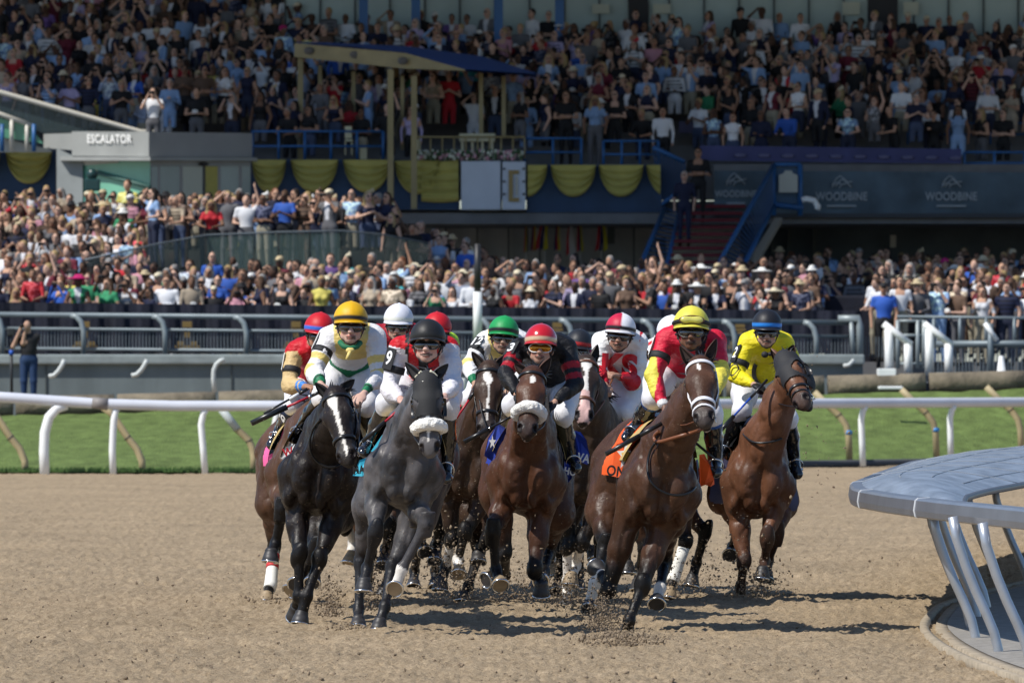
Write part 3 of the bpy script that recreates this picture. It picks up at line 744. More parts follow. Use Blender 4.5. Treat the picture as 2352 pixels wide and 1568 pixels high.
def escalator():
    r = thing('escalator_housing', 'grey clad escalator entrance with a lettered fascia and green glass', 'building', P(350, 460, 196))
    D = 196.0
    A, B, C_ = (150, 300, D+1.4), (340, 300, D-.8), (580, 306, D+1.6)
    def band(pts, nm, mm, dep=.25):
        m = MB()
        for (x0, t0, b0, d0), (x1, t1, b1, d1) in zip(pts, pts[1:]):
            a, b, c, d = P(x0, t0, d0), P(x1, t1, d1), P(x1, b1, d1), P(x0, b0, d0); k = Vector((0, dep, 0))
            m.loft([[a, b, b+k, a+k], [d, c, c+k, d+k]], smooth=False)
        return m.build(nm, mm, r)
    band([(165,302,358,D+1.2),(342,303,360,D-.8)], 'fascia_front', GREYC)
    band([(342.2,303,360,D-.8),(579,306,361,D+1.6)], 'fascia_side', mat('grey_cladding_shaded', (.27,.275,.28), rough=.6, noise=.1, nscale=1.5))  # side face: cladding colour darkened because it turns away from the sun
    band([(138,360,369,D+1.3),(345,361,369,D-1.1),(590,362,370,D+1.5)], 'ledge', GREYC, .5)
    band([(100,308,340,D+2.4),(165,306,345,D+1.6)], 'fascia_end', GREYC)
    band([(130,340,470,D+1.7),(190,369,470,D+1.2)], 'corner_pier', mat('grey_pier', (.22,.24,.24), rough=.7, noise=.15, nscale=1.5))
    band([(345,369,381,D-.7),(575,370,382,D+1.6)], 'door_header', GREYC)
    GG = mat('green_glass', (.16,.42,.30), rough=.15, noise=.25, nscale=.7)
    band([(190,369,480,D+1.3),(345,369,480,D-.4)], 'green_glass', GG, .03)
    m = MB(); m.poly([P(190,369,D+1.25), P(272,369,D+.35), P(272,374,D+.35), P(190,380,D+1.25)]); m.build('light_strip', mat('lightstrip', (.5,.5,.46)), r)
    m = MB(); m.tube([P(215, 395, D+.9), P(345, 430, D-.5)], .05, 6); m.build('handrail', mat('handrail', (.05,.12,.10)), r)
    GL = mat('grey_glass', (.22,.28,.29), rough=.12, noise=.2, nscale=1)
    for x0, x1, mm in ((347,362,'g'),(362,368,'f'),(368,412,'g'),(412,420,'f'),(420,465,'l'),(465,472,'d'),(472,500,'y'),(500,507,'f'),(507,548,'g'),(548,556,'f'),(556,575,'g')):
        dd = lambda x: D-.7+(x-345)/230*2.3
        M_ = {'g': GL, 'f': mat('frame_grey', (.28,.27,.26), rough=.5), 'l': mat('glass_light', (.36,.38,.33), rough=.2), 'd': mat('frame_dark', (.06,.06,.06)), 'y': YEL}[mm]
        band([(x0, 382, 480, dd(x0)+.05), (x1, 382, 480, dd(x1)+.05)], 'door_panel' if mm != 'f' else 'door_frame', M_, .05 if mm != 'f' else .12)
    m = MB(); m.ball(P(468, 377, D+.4), (.12,.06,.05), 8); m.build('sensor', mat('black_paint'), r)
    # lettering on the slanting fascia
    a, b = P(165, 330, D+1.2), P(342, 331, D-.8); ux = (b-a).normalized(); o = P(252, 320, D+.19)-Vector((0,.03,0))
    put_text('lettering', 'ESCALATOR', .275, o, ux, Vector((0,0,1)), mat('letter_white', (.85,.85,.83), rough=.5), r, None, .02, .004, 1.0)
    # sloping glass balustrades with pale handrails
    GLS = mat('smoked_glass', (.05,.08,.09), rough=.1, alpha=.55)
    HR = mat('pale_handrail', (.55,.53,.47), rough=.4)
    r2 = thing('glass_balustrade', 'sloping glass balustrade with a pale handrail above the escalator housing', 'balustrade', P(100, 300, 198.5))
    m = MB(); m.tube([P(-150, 168, 198.6), P(0, 212, 198.6), P(322, 303, 198.6), P(362, 304, 198.6)], .06, 8); m.build('handrail', HR, r2)
    m = MB(); m.poly([P(-150, 168, 198.7), P(0, 212, 198.7), P(322, 303, 198.7), P(100, 306, 198.7), P(0, 268, 198.7), P(-150, 226, 198.7)]); m.build('glass_pane', GLS, r2)
    r3 = thing('glass_balustrade', 'lower short glass balustrade with pale handrail at the left edge', 'balustrade', P(20, 345, 198))
    m = MB(); m.tube([P(-100, 234, 198), P(0, 262, 198), P(72, 288, 198)], .055, 8); m.build('handrail', HR, r3)
    for x in (27, 62): m = MB(); m.tube([P(x, 272+(x-27)*.3, 198), P(x, 348, 198)], .05, 6); m.build('post', HR, r3)
    m = MB(); m.poly([P(-100, 240, 198.1), P(70, 292, 198.1), P(100, 330, 198.1), P(-100, 300, 198.1)]); m.build('glass_pane', mat('green_pane', (.10,.30,.20), rough=.1), r3)
    m = MB(); m.poly([P(-100, 290, 198.3), P(118, 345, 198.3), P(118, 350, 198.3), P(-100, 350, 198.3)]); m.build('stringer', mat('stone_pale', (.42,.42,.38), rough=.8), r3)
    for x in (5, 78): m = MB(); m.tube([P(x, 285, 197.8), P(x, 348, 197.8)], .05, 6); m.build('blue_post', BLUE, r3)
    # teal lamp box behind the glass
    m = MB(); pbox2(m, 193, 445, 240, 482, 194.9, .4, .03); tag(m.build('teal_box', mat('teal_paint', (.08,.42,.36), rough=.5), None), 'bright teal box before the green glass of the escalator', 'box')
    m = MB(); m.ball(P(212, 400, 194.9), (.14,.14,.14), 10); m.box(P(212, 425, 194.9), (.36,.3,.28), bevel=.04); tag(m.build('dark_machine', mat('dark_teal', (.015,.05,.05), rough=.3), None), 'dark green machine standing on the teal box', 'machine')
escalator()

def stairs():
    RED = mat('red_steps', (.14,.014,.022), rough=.85)
    r = thing('blue_staircase', 'blue steel staircase with dark red steps down from the deck', 'staircase', P(1600, 620, 197))
    n = 11
    for i in range(n):
        t = i/(n-1); y = 470+t*160; xl = 1568-t*40; xr = 1712-t*70; D = 199.6-t*4.5
        m = MB(); a, b = P(xl, y, D), P(xr, y, D); m.box(((a.x+b.x)/2, D, a.z-.04), (b.x-a.x, .40, .075)); m.build('step', RED, r)
    def panel(p0, p1, q0, q1, D0, D1, nb, nm='bar_panel'):
        m = MB(); 
        for i in range(nb+1):
            t = i/nb; D = D0+(D1-D0)*t
            a = (p0[0]+(p1[0]-p0[0])*t, p0[1]+(p1[1]-p0[1])*t); b = (q0[0]+(q1[0]-q0[0])*t, q0[1]+(q1[1]-q0[1])*t)
            m.tube([P(*a, D), P(*b, D)], .022, 4, cap=False)
        m.build(nm, mat('blue_bar', (.015,.06,.16), rough=.5), r)
        for (a, b) in ((p0, p1), (q0, q1)): m = MB(); m.tube([P(*a, D0), P(*b, D1)], .055, 6); m.build('rail', BLUE, r)
    panel((1778,378), (1640,625), (1778,470), (1700,628), 199.2, 195.5, 26)
    panel((1527,478), (1470,612), (1560,490), (1530,618), 199.2, 195.5, 14)
    panel((1500,338), (1572,372), (1520,470), (1572,430), 200.0, 200.0, 10)
    m = MB(); m.tube([P(1778,378,199.2), P(1838,378,199.2)], .05, 6); m.tube([P(1838,378,199.2), P(1838,495,199.2)], .06, 6); m.tube([P(1778,378,199.2), P(1778,495,199.2)], .05, 6); m.tube([P(1700,455,199.2) if 0 else P(1778,470,199.2), P(1845,478,199.2)], .07, 6); m.build('landing_frame', BLUE, r)
    m = MB(); pbox2(m, 1783, 384, 1832, 478, 199.3, .03); m.build('landing_mesh', mat('landing_mesh', (.04,.09,.16), rough=.6), r)
    m = MB(); m.poly([P(x, y, 199.05) for x, y in ((1789,402),(1800,398),(1803,392),(1818,392),(1821,398),(1832,402),(1832,442),(1789,442))]); m.build('shaped_sign', mat('sign_cream', (.42,.43,.38), rough=.6), r)
    m = MB(); m.loft([[P(1700,628,195.6), P(1780,500,199), P(1796,500,199), P(1722,628,195.6)], [P(1700,640,196), P(1780,512,199.4), P(1796,512,199.4), P(1722,640,196)]], smooth=False); m.build('concrete_side', mat('conc_side', (.32,.30,.25), rough=.8), r)
    m = MB(); a = P(1862, 470, 198.6); m.tube([a+Vector((-.2,0,.1)), a+Vector((-.1,0,.13)), a+Vector((.08,0,.1)), a+Vector((.17,0,-.05)), a+Vector((.15,0,-.12))], .07, 10); tag(m.build('white_lamp', WHITE, None), 'rounded white lamp at the bottom of the stair landing', 'lamp')
    m = MB(); pbox2(m, 1516, 462, 1645, 502, 200.3, 1.2); m.build('dark_gap_panel', mat('hem', (.03,.035,.045)), r)  # added dark panel, covers the bright gap between the deck slabs
    # banners with lettering and an emblem
    BN = mat('grey_banner', (.075,.115,.15), rough=.75, noise=.4, nscale=1.2, bump=.3, bscale=2, bdist=.1, detail=3)
    LT = mat('banner_print', (.30,.34,.37), rough=.7)
    r = thing('long_banner', 'long slate grey banner with pale lettering and emblems under the right tiers', 'banner', P(2100, 495, DS-.15))
    m = MB(); n = 60; top = []; bot = []
    for i in range(n+1):
        x = 1640+1100*i/n; w = .03*math.sin(i*1.7); top.append(P(x, 392+(x-1640)*.006, DS-.1)+Vector((0,w,0))); bot.append(P(x, 492+(x-1640)*.006, DS-.1)+Vector((0,w,0)))
    m.loft([top, bot], closed=False, cap=False); m.build('cloth', BN, r)
    m = MB(); pbox2(m, 1640, 490, 2750, 500, DS-.2, .3); m.build('hem_beam', mat('hem', (.03,.035,.045)), r)
    for x, w in ((1690, .62), (1933, 1.0), (2185, 1.0), (2437, 1.0)):
        y = 452 if x > 1700 else 446
        put_text('lettering', 'WOODBINE', .27*(.8 if w < 1 else 1), P(x, y, DS-.22), (1,0,0), (0,0,1), LT, r, None, .0, .006, .78)
        m = MB(); pbox2(m, x-34*w, y+19, x+34*w, y+23, DS-.22, .02); m.build('underline', LT, r); m = MB()
        # horse-head-and-hill mark: three arched strokes
        for (ax, ay, bx, by, cx_, cy_) in ((-22,-26,-4,-48,16,-30),(-14,-22,2,-40,22,-22),(-6,-20,8,-30,24,-34),(-22,-20,-10,-32,0,-26)):
            m.tube([P(x+ax, y+ay, DS-.22), P(x+(ax+bx)/2, y+(ay+by)/2-3, DS-.22), P(x+bx, y+by, DS-.22), P(x+(bx+cx_)/2, y+(by+cy_)/2-2, DS-.22), P(x+cx_, y+cy_, DS-.22)], .018, 5)
        m.build('emblem', LT, r)
    r = thing('purple_banner', 'narrow purple blue banner strip hung along the front seats', 'banner', P(1900, 375, DS))
    PB = mat('purple_cloth', (.05,.055,.16), rough=.75, noise=.2, nscale=1.5)
    m = MB(); top = []; bot = []
    for i in range(41):
        x = 1608+600*i/40; top.append(P(x, 334+(x-1608)*.014, DS+.1)+Vector((0,.02*math.sin(i),0))); bot.append(P(x, 369+(x-1608)*.012, DS+.1))
    m.loft([top, bot], closed=False, cap=False); m.build('cloth', PB, r)
    for x in range(1700, 2200, 55): m = MB(); m.ball(P(x, 356+(x-1608)*.012, DS+.05), (.16,.01,.05), 8); m.build('faint_crest', mat('faint_crest', (.10,.10,.2)), r)
    for x0, x1, lab in ((1560, 1700, 'dull purple table front in the seats above the stairs, left piece'), (1245, 1380, 'dull mauve cloth strip among the upper tiers')):
        m = MB(); pbox2(m, x0, 280 if x0 > 1500 else 172, x1, 305 if x0 > 1500 else 195, 203.4 if x0 > 1500 else 209, .1); tag(m.build('cloth_strip', mat('mauve_cloth', (.09,.085,.16), rough=.8), None), lab, 'cloth')
stairs()

def flags():
    R_ = mat('flag_red', (.55,.04,.06), rough=.7); Y_ = mat('flag_yellow', (.70,.62,.05), rough=.7); N_ = mat('flag_navy', (.03,.03,.14), rough=.7); W_ = mat('flag_white', (.8,.8,.82), rough=.7)
    SP = mat('pole_tip', (.6,.6,.58))
    for i, (x, y, w, cols, lab) in enumerate(((1209,503,12,(R_,Y_,N_),'narrow red and yellow flag nearest the emblem panel'), (1226,500,14,(N_,R_,Y_),'navy red and yellow flag, second from the emblem panel'), (1250,498,32,(R_,N_,Y_),'widest red flag with yellow swirl'),
            (1282,500,16,(N_,R_,Y_),'slim navy and red flag between the widest flag and the white one'), (1312,510,22,(R_,W_,W_),'white flag with a red band at its top'), (1332,502,16,(R_,N_,Y_),'red navy yellow flag right of the white flag'), (1382,500,30,(R_,N_,Y_),'separate flag with a yellow tail nearest the stairs'))):
        D = 204.2; r = thing('hanging_flag', lab, 'flag', P(x, y+90, D), 'flags hanging under the deck')
        m = MB(); m.tube([P(x, y-8, D), P(x, y+110, D)], .02, 6); m.build('flag_pole', SP, r); m = MB(); m.ball(P(x, y-8, D), .04, 6); m.build('finial', SP, r)
        for k, c in enumerate(cols):
            m = MB(); rows = 8; R = []
            for j in range(rows+1):
                t = j/rows; yy = y+4+t*74; ww = w*(.25+.75*t**.7)
                s0, s1 = k/3, (k+1)/3
                sh = .12*math.sin(t*3+i)
                R.append([P(x-ww*.6+ww*(s0+sh)+(s1-s0)*ww*q/3, yy-6*q/3, D-.03-.03*math.sin(q*2+j)) for q in range(4)])
            m.loft(R, closed=False, cap=False); m.build('stripe', c, r)
flags()

# glass balustrade of the raised terrace in the lower crowd
def lower_glass():
    r = thing('terrace_balustrade', 'greenish glass balustrade in front of the raised lower terrace', 'balustrade', P(650, 610, 183.4))
    GLS = mat('green_tint_glass', (.10,.17,.16), rough=.1, alpha=.26)
    top = [(195,598,180.6),(367,560,181.9),(473,541,183.2),(640,534,183.3),(783,531,183.4),(884,540,184.2),(985,560,185.6)]
    for (x0, y0, d0), (x1, y1, d1) in zip(top, top[1:]):
        n = max(1, int((x1-x0)/50))
        for k in range(n):
            t0, t1 = k/n+.01, (k+1)/n-.01
            a = (x0+(x1-x0)*t0, y0+(y1-y0)*t0, d0+(d1-d0)*t0); b = (x0+(x1-x0)*t1, y0+(y1-y0)*t1, d0+(d1-d0)*t1)
            h0 = 85*min(1, (a[0]-150)/300); h1 = 85*min(1, (b[0]-150)/300)
            m = MB(); A, B = P(*a), P(*b); C_, D_ = P(b[0], b[1]+h1, b[2]), P(a[0], a[1]+h0, a[2]); th = Vector((0,.015,0)); m.loft([[A, B, B+th, A+th], [D_, C_, C_+th, D_+th]], smooth=False); m.build('glass_pane', GLS, r)
    m = MB(); m.tube([P(x, y-1, d) for x, y, d in top], .02, 6); m.build('top_rail', STEELD, r)
    # terrace mass
    m = MB(); x0 = P(-300,0,184).x; x1 = P(985,0,188).x
    m.box(((x0+x1)/2+.0, 189.6, 2.6), (x1-x0, 11.5, 2.3)); tag(m.build('raised_terrace', DECKM, None), kind='structure')
    m = MB(); m.box((0, 190.5, .95), (44, 31, 1.7)); tag(m.build('apron', DECKM, None), kind='structure')
lower_glass()
# ================================================================ SPECTATORS
RNG = random.Random(77)
SKIN, TOP, BOT, HAIR, GLASS_EYESHADE, HAT, SHOE, GEAR, SLEEVE, BAND, LIP = range(1, 12)
CROWD_M = mat('spectator', attr='Col', rough=.75, spec=.3)
def person_prims(pose, hair, female, hat):
    p = []; A = p.append
    sh = .19 if not female else .165; hz = 1.42 if not female else 1.38
    for s in (-1, 1):                               # legs
        p.extend(chain([(s*.09,0,.92),(s*.10,-.01,.5),(s*.10,.02,.08)], [.085 if not female else .088,.06,.042], .03, BOT))
        A(ell((s*.10,-.06,.045), (.045,.12,.045), None, .02, SHOE))
    A(ell((0,0,.95), (.165,.11,.13), None, .05, BOT))
    A(ell((0,0,1.13), (.14 if not female else .125,.10,.2), None, .06, TOP))
    A(ell((0,.0,1.31), (sh,.115,.17), None, .06, TOP))
    A(cap((-sh+.02,0,hz),(sh-.02,0,hz),.062,.062,.05,TOP))
    if female:
        for s in (-1,1): A(ell((s*.075,-.10,1.27), (.06,.055,.06), None, .04, TOP))
    A(cap((0,.01,hz),(0,-.015,hz+.13),.052,.048,.03,SKIN))
    H = np.array([0,-.025,hz+.215])
    A(ell(H, (.074,.092,.112), None, .03, SKIN)); A(ell(H+[0,-.03,-.06], (.05,.06,.055), None, .03, SKIN))
    A(ell(H+[0,-.098,-.015], (.014,.02,.026), None, .012, SKIN))
    for s in (-1,1): A(ell(H+[s*.075,.0,-.01], (.012,.02,.03), None, .01, SKIN))
    A(ell(H+[0,-.083,-.062], (.025,.012,.008), None, .003, LIP))
    if hair != 'bald':
        A(ell(H+[0,.022,.035], (.083,.092,.098), None, .008, HAIR))
    if hair == 'long':
        A(ell(H+[0,.06,-.08], (.095,.055,.17), None, .03, HAIR))
        for s in (-1,1): A(cap(H+[s*.075,.02,.0], H+[s*.10,-.02,-.2], .035,.025,.02,HAIR))
    elif hair == 'bun': A(ell(H+[0,.08,.09], (.045,.045,.045), None, .015, HAIR))
    if hair != 'beard' and RNG.random() < .7:
        A(ell(H+[-.033,-.088,.012], (.03,.014,.02), None, .004, GLASS_EYESHADE)); A(ell(H+[.033,-.088,.012], (.03,.014,.02), None, .004, GLASS_EYESHADE))
    else:
        for s in (-1, 1): A(ell(H+[s*.033,-.088,.015], (.018,.01,.009), None, .003, GLASS_EYESHADE))  # no glasses: small dark lumps stand for the shade over the eyes
    if hat == 'straw':
        A(ell(H+[0,.01,.072], (.155,.165,.022), None, .01, HAT)); A(ell(H+[0,.01,.115], (.082,.092,.07), None, .015, HAT)); A(ell(H+[0,.01,.088], (.087,.097,.018), None, .004, BAND))
    elif hat == 'wide':
        A(ell(H+[.01,.01,.075], (.24,.23,.028), None, .015, HAT)); A(ell(H+[0,.01,.11], (.085,.09,.065), None, .02, HAT)); A(ell(H+[.07,-.03,.12], (.05,.05,.05), None, .01, BAND))
    elif hat == 'cap':
        A(ell(H+[0,.005,.06], (.086,.10,.068), None, .01, HAT)); A(ell(H+[0,-.10,.04], (.06,.07,.014), None, .01, HAT))
    elif hat == 'fascinator':
        A(ell(H+[.05,.0,.12], (.09,.06,.03), None, .015, HAT)); A(ell(H+[.09,.0,.15], (.03,.03,.06), None, .015, HAT))
    def arm(s, el, ha, bare=False):
        a = np.array([s*sh, .0, hz-.01]); el = np.array(el, float); ha = np.array(ha, float)
        A(cap(a, a+(el-a)*.5, .052, .046, .03, SLEEVE)); A(cap(a+(el-a)*.5, el, .045, .038, .02, GEAR+2 if False else 12)); p.extend(chain([el, ha], [.038,.026], .02, 13))
        d = nrm(ha-el); A(ell(ha+d*.05, (.032,.022,.055), [nrm(np.cross(d,[0,1,.3])), nrm(np.cross(np.cross(d,[0,1,.3]), d)), d], .015, SKIN))
        return ha
    if pose == 'stand':
        for s in (-1,1): arm(s, (s*.25,.02,1.13), (s*.23,-.09,.90))
    elif pose == 'crossed':
        for s in (-1,1): arm(s, (s*.26,-.02,1.13), (-s*.04,-.19,1.15+s*.02))
    elif pose == 'camera':
        for s in (-1,1): arm(s, (s*.25,-.16,1.27), (s*.07,-.25,hz+.17))
        A(ell((0,-.27,hz+.21), (.08,.045,.045), None, .01, GEAR))
    elif pose == 'raised':
        arm(1, (.27,-.05,1.60), (.20,-.10,1.88)); arm(-1, (-.26,.0,1.14), (-.15,-.2,1.12))
        A(ell((.19,-.11,1.98), (.035,.012,.07), None, .005, GEAR))
    elif pose == 'rail':
        for s in (-1,1): arm(s, (s*.24,-.18,1.13), (s*.10,-.42,1.08))
    elif pose == 'clap':
        for s in (-1,1): arm(s, (s*.27,-.10,1.15), (s*.035,-.28,1.26))
    elif pose == 'program':
        for s in (-1,1): arm(s, (s*.25,-.05,1.12), (s*.08,-.27,1.13))
        A(ell((0,-.32,1.17), (.10,.012,.07), None, .005, 14))
    elif pose == 'shade':
        arm(-1, (-.30,-.12,1.50), (-.09,-.13,hz+.27)); arm(1, (.24,.0,1.13), (.18,-.18,1.1))
    return p
VARS = []
def build_variants():
    combos = [('rail','short',0,None),('rail','long',1,None),('rail','short',0,'straw'),('rail','bun',1,'wide'),('camera','short',0,None),('camera','long',1,None),('camera','short',0,'cap'),
              ('crossed','short',0,None),('crossed','bald',0,None),('clap','long',1,'fascinator'),('clap','short',0,None),('raised','short',0,None),('raised','long',1,None),
              ('program','short',0,None),('program','bun',1,None),('stand','short',0,None),('stand','long',1,None),('stand','bun',1,None),('shade','short',0,None),('shade','long',1,None),
              ('stand','short',0,'cap'),('rail','bald',0,None),('program','long',1,'straw'),('crossed','long',1,None)]
    for pose, hair, fem, hat in combos:
        v, q, lab = sdf_mesh(person_prims(pose, hair, fem, hat), .021); v = laplace(v, q, 1, .4)
        VARS.append(dict(v=v, q=q, lab=lab, pose=pose, hair=hair, fem=fem, hat=hat))
build_variants()
TOPS = [('navy',(.012,.016,.045),15),('black',(.010,.010,.012),24),('white',(.66,.67,.70),8),('grey',(.12,.12,.13),9),('pale blue',(.22,.34,.55),6),('red',(.45,.02,.03),4),('pink',(.50,.24,.30),2.5),
        ('beige',(.38,.31,.23),6),('green',(.03,.22,.10),1.5),('yellow',(.60,.52,.12),1),('purple',(.13,.07,.22),2),('bright blue',(.03,.10,.42),3),('turquoise',(.06,.38,.42),1),('maroon',(.13,.015,.03),3),('brown',(.10,.06,.04),8),('striped blue',(.28,.32,.42),2),('lilac',(.40,.34,.52),1.2),('orange',(.6,.18,.04),.6)]
HAIRS = [('dark',(.018,.013,.011),10),('brown',(.07,.038,.022),9),('blond',(.34,.24,.11),6),('grey',(.25,.24,.23),4),('auburn',(.13,.05,.025),2)]
SKINS = [((.56,.35,.26),9),((.48,.28,.19),8),((.36,.20,.13),5),((.19,.10,.062),4),((.10,.05,.032),3)]
HATS = [('straw',(.52,.42,.26),8),('white',(.70,.70,.68),6),('cream',(.62,.55,.40),5),('black',(.015,.015,.018),3),('grey',(.22,.22,.22),3),('red',(.5,.02,.04),1),('magenta',(.45,.02,.16),1)]
def pick(L, rng): 
    t = rng.random()*sum(l[-1] for l in L)
    for l in L:
        t -= l[-1]
        if t <= 0: return l
    return L[-1]
def palette(V_, rng, top=None, far=False):
    TL = TOPS if not far else [(n, c, w*{'white':2.2,'pale blue':2.4,'lilac':3,'navy':1.4,'black':1.2,'brown':.3,'beige':.5,'red':.8,'grey':1.2}.get(n, .8)) for n, c, w in TOPS]  # paler, bluer clothes imitate the bluish tint of the shaded stand
    tp = pick(TL, rng) if top is None else [t for t in TOPS if t[0] == top][0]
    hr = pick(HAIRS, rng); sk = pick(SKINS, rng); ht = pick(HATS, rng); sc = np.array(sk[0])*rng.uniform(.85, 1.12)
    C = np.zeros((16, 3)); C[SKIN] = sc; C[TOP] = tp[1]; C[SLEEVE] = tp[1]
    j = np.array([rng.uniform(.8, 1.15)]*3); C[TOP] *= j; C[SLEEVE] *= j
    bare = rng.random(); short = rng.random() < (.6 if not V_['fem'] else .85)
    if V_['fem'] and bare < .5: C[SLEEVE] = sc
    C[12] = sc if short else C[TOP]; C[13] = sc if (short or rng.random() < .4) else C[TOP]
    C[BOT] = rng.choice([(.02,.025,.05),(.012,.012,.014),(.05,.07,.13),(.3,.27,.2),(.1,.1,.11)]) if rng.random() < .75 else tp[1]
    C[HAIR] = hr[1]; C[GLASS_EYESHADE] = (.012,.012,.014); C[HAT] = ht[1]; C[BAND] = (.02,.02,.03) if V_['hat'] == 'straw' else ht[1]
    C[SHOE] = (.02,.018,.016); C[GEAR] = (.012,.012,.014); C[14] = (.6,.6,.58); C[LIP] = sc*np.array([.8,.45,.45]); C[0] = tp[1]
    return C, tp[0], hr[0], ht[0]
def skinshirt(V_, C, lab, v, rng):
    c = C[lab]
    if rng.random() < .45:      # jacket over a pale shirt, open neck or pattern
        k = rng.random(); t = lab == TOP
        if k < .35: mk = t & (np.abs(v[:, 0]) < .045+.12*(v[:, 2]-1.2)) & (v[:, 1] < -.02) & (v[:, 2] > 1.1); c[mk] = (.6,.6,.63)
        elif k < .55: c[t & (np.floor(v[:, 2]/.045).astype(int) % 2 == 0)] *= .35
        elif k < .8: mk = t & (v[:, 1] < 0) & (v[:, 2] > 1.36-.0) & (np.abs(v[:, 0]) < .10); c[mk] = C[SKIN]
        else: nn = vnoise(v*np.array([1,1,1]), 26, 5); c[t & (nn > .55)] = np.clip(C[TOP]*2.2+.08, 0, .8)
    return c
PLACES = []            # x, D, floor, scale, facing, zone, forced dict
def px_x(xv, D): return (xv-CX)/F*D
def zone(D0, D1, step, x0, x1, dx, floor, name, skip=None, hs=(.9, 1.04), seat=0.0):
    D = D0; r = 0
    while D <= D1:
        x = px_x(x0, D)+RNG.random()*dx
        while x < px_x(x1, D):
            xv = CX+x*F/D; f = floor(x, D) if callable(floor) else floor
            if not (skip and skip(xv, D)):
                sc = RNG.uniform(*hs); sink = 0
                if RNG.random() < seat: sink = RNG.uniform(.32, .42)
                PLACES.append([x, D+RNG.uniform(-.2, .2), f-sink, sc, RNG.gauss(-.42, .38), name, r])
            x += dx*RNG.uniform(.75, 1.3)
        D += step; r += 1
fl0 = lambda x, D: 1.86+(D-177)*.085
zone(176.3, 183.0, .90, 335, 1880, .44, fl0, 'front', hs=(.88, 1.04))
zone(176.3, 192.5, 1.0, -60, 335, .45, lambda x, D: 1.86+(D-177)*.145, 'ramp', hs=(.88, 1.04))
zone(184.0, 193.0, 1.1, 340, 900, .46, lambda x, D: 3.77, 'terrace', hs=(.92, 1.05), skip=lambda xv, D: xv > 790 and D < 186.4)
zone(185.5, 199.0, 1.5, 900, 1420, .6, lambda x, D: 2.2+(D-185)*.03, 'shade', hs=(.9, 1.02), skip=lambda xv, D: xv > 1150 and D > 188)
zone(186.2, 192.0, 1.1, 880, 1200, .5, lambda x, D: 3.5-1.3*(CX+x*F/D-880)/320, 'shade', hs=(.9, 1.03))
zone(184.5, 203.0, 1.35, 1700, 2420, .62, lambda x, D: 2.0+(D-185)*.045, 'shade', hs=(.9, 1.03))
zone(184.0, 190.0, 1.5, 1390, 1700, .6, lambda x, D: 2.1, 'shade', hs=(.85, .98))
zone(174.9, 181.0, .95, 2010, 2420, .50, lambda x, D: 1.72+(D-175)*.09, 'right', hs=(.9, 1.03))
def not_path(xv, D): return 1528 < xv < 1590 and D < 204
zone(201.2, 202.9, 1.2, 575, 2420, .56, lambda x, D: upper_floor(D), 'deck', hs=(.93, 1.03), seat=.45, skip=lambda xv, D: not_path(xv, D) or 960 < xv < 1160)
zone(203.4, 211.7, 1.15, -60, 2420, .46, lambda x, D: upper_floor(D), 'tiers', hs=(.93, 1.05), seat=.3, skip=not_path)
zone(201.4, 202.6, 1.2, 100, 575, .6, lambda x, D: upper_floor(D)+.3, 'tiers', hs=(.93, 1.03), seat=.3)
zone(212.6, 224.0, 1.3, -60, 690, .50, lambda x, D: upper_floor(D), 'tiers', hs=(.93, 1.05), seat=.2)
HERO = [  # clearly recognisable spectators: x, y of the head top, D, floor override by height, variant, top, words
    (488, 455, 184.0, 1, 'rail', 'red', 'woman'), (566, 452, 184.3, 11, 'stand', 'white', None), (1367, 223, 200.7, 16, 'stand', 'pale blue', None), (352, 206, 197.9, 4, 'camera', 'white', None),
    (452, 206, 200.9, 13, 'stand', 'black', None), (2030, 655, 174.4, 20, 'stand', 'bright blue', None), (2068, 640, 174.6, 15, 'stand', 'white', None), (2108, 645, 174.8, 2, 'stand', 'grey', None),
    (182, 630, 176.0, 3, 'stand', 'green', None), (78, 618, 176.2, 0, 'rail', 'red', None), (1604, 345, 199.0, 7, 'crossed', 'black', None), (1572, 398, 197.6, 15, 'stand', 'navy', None), (1300, 215, 201, 7, 'stand', 'black', None)]
for (xv, yt, D, vi, pose, top, w) in HERO:
    x = px_x(xv, D); zt = CH-(yt-HY)/F*D; hgt = 1.70
    PLACES[:] = [p for p in PLACES if not (abs(p[0]-x) < .34 and abs(p[1]-D) < .9)]
    PLACES.append([x, D, zt-hgt, 1.0, -.1, 'hero', 0, vi, top])
WORDS = {'rail':'leaning forward with both arms','camera':'holding a camera to the face','crossed':'arms crossed','clap':'clapping','raised':'one arm raised high','program':'holding a pale programme','stand':'arms down','shade':'shading the eyes with one hand'}
ZW = {'front':'in the sunlit crowd behind the navy banner','ramp':'in the sunlit crowd left of the glass balustrade','terrace':'on the terrace behind the glass balustrade','shade':'in the shaded crowd under the deck','right':'behind the barrier right of the white steps','deck':'on the deck behind the blue railing','tiers':'in the shaded upper tiers','hero':''}
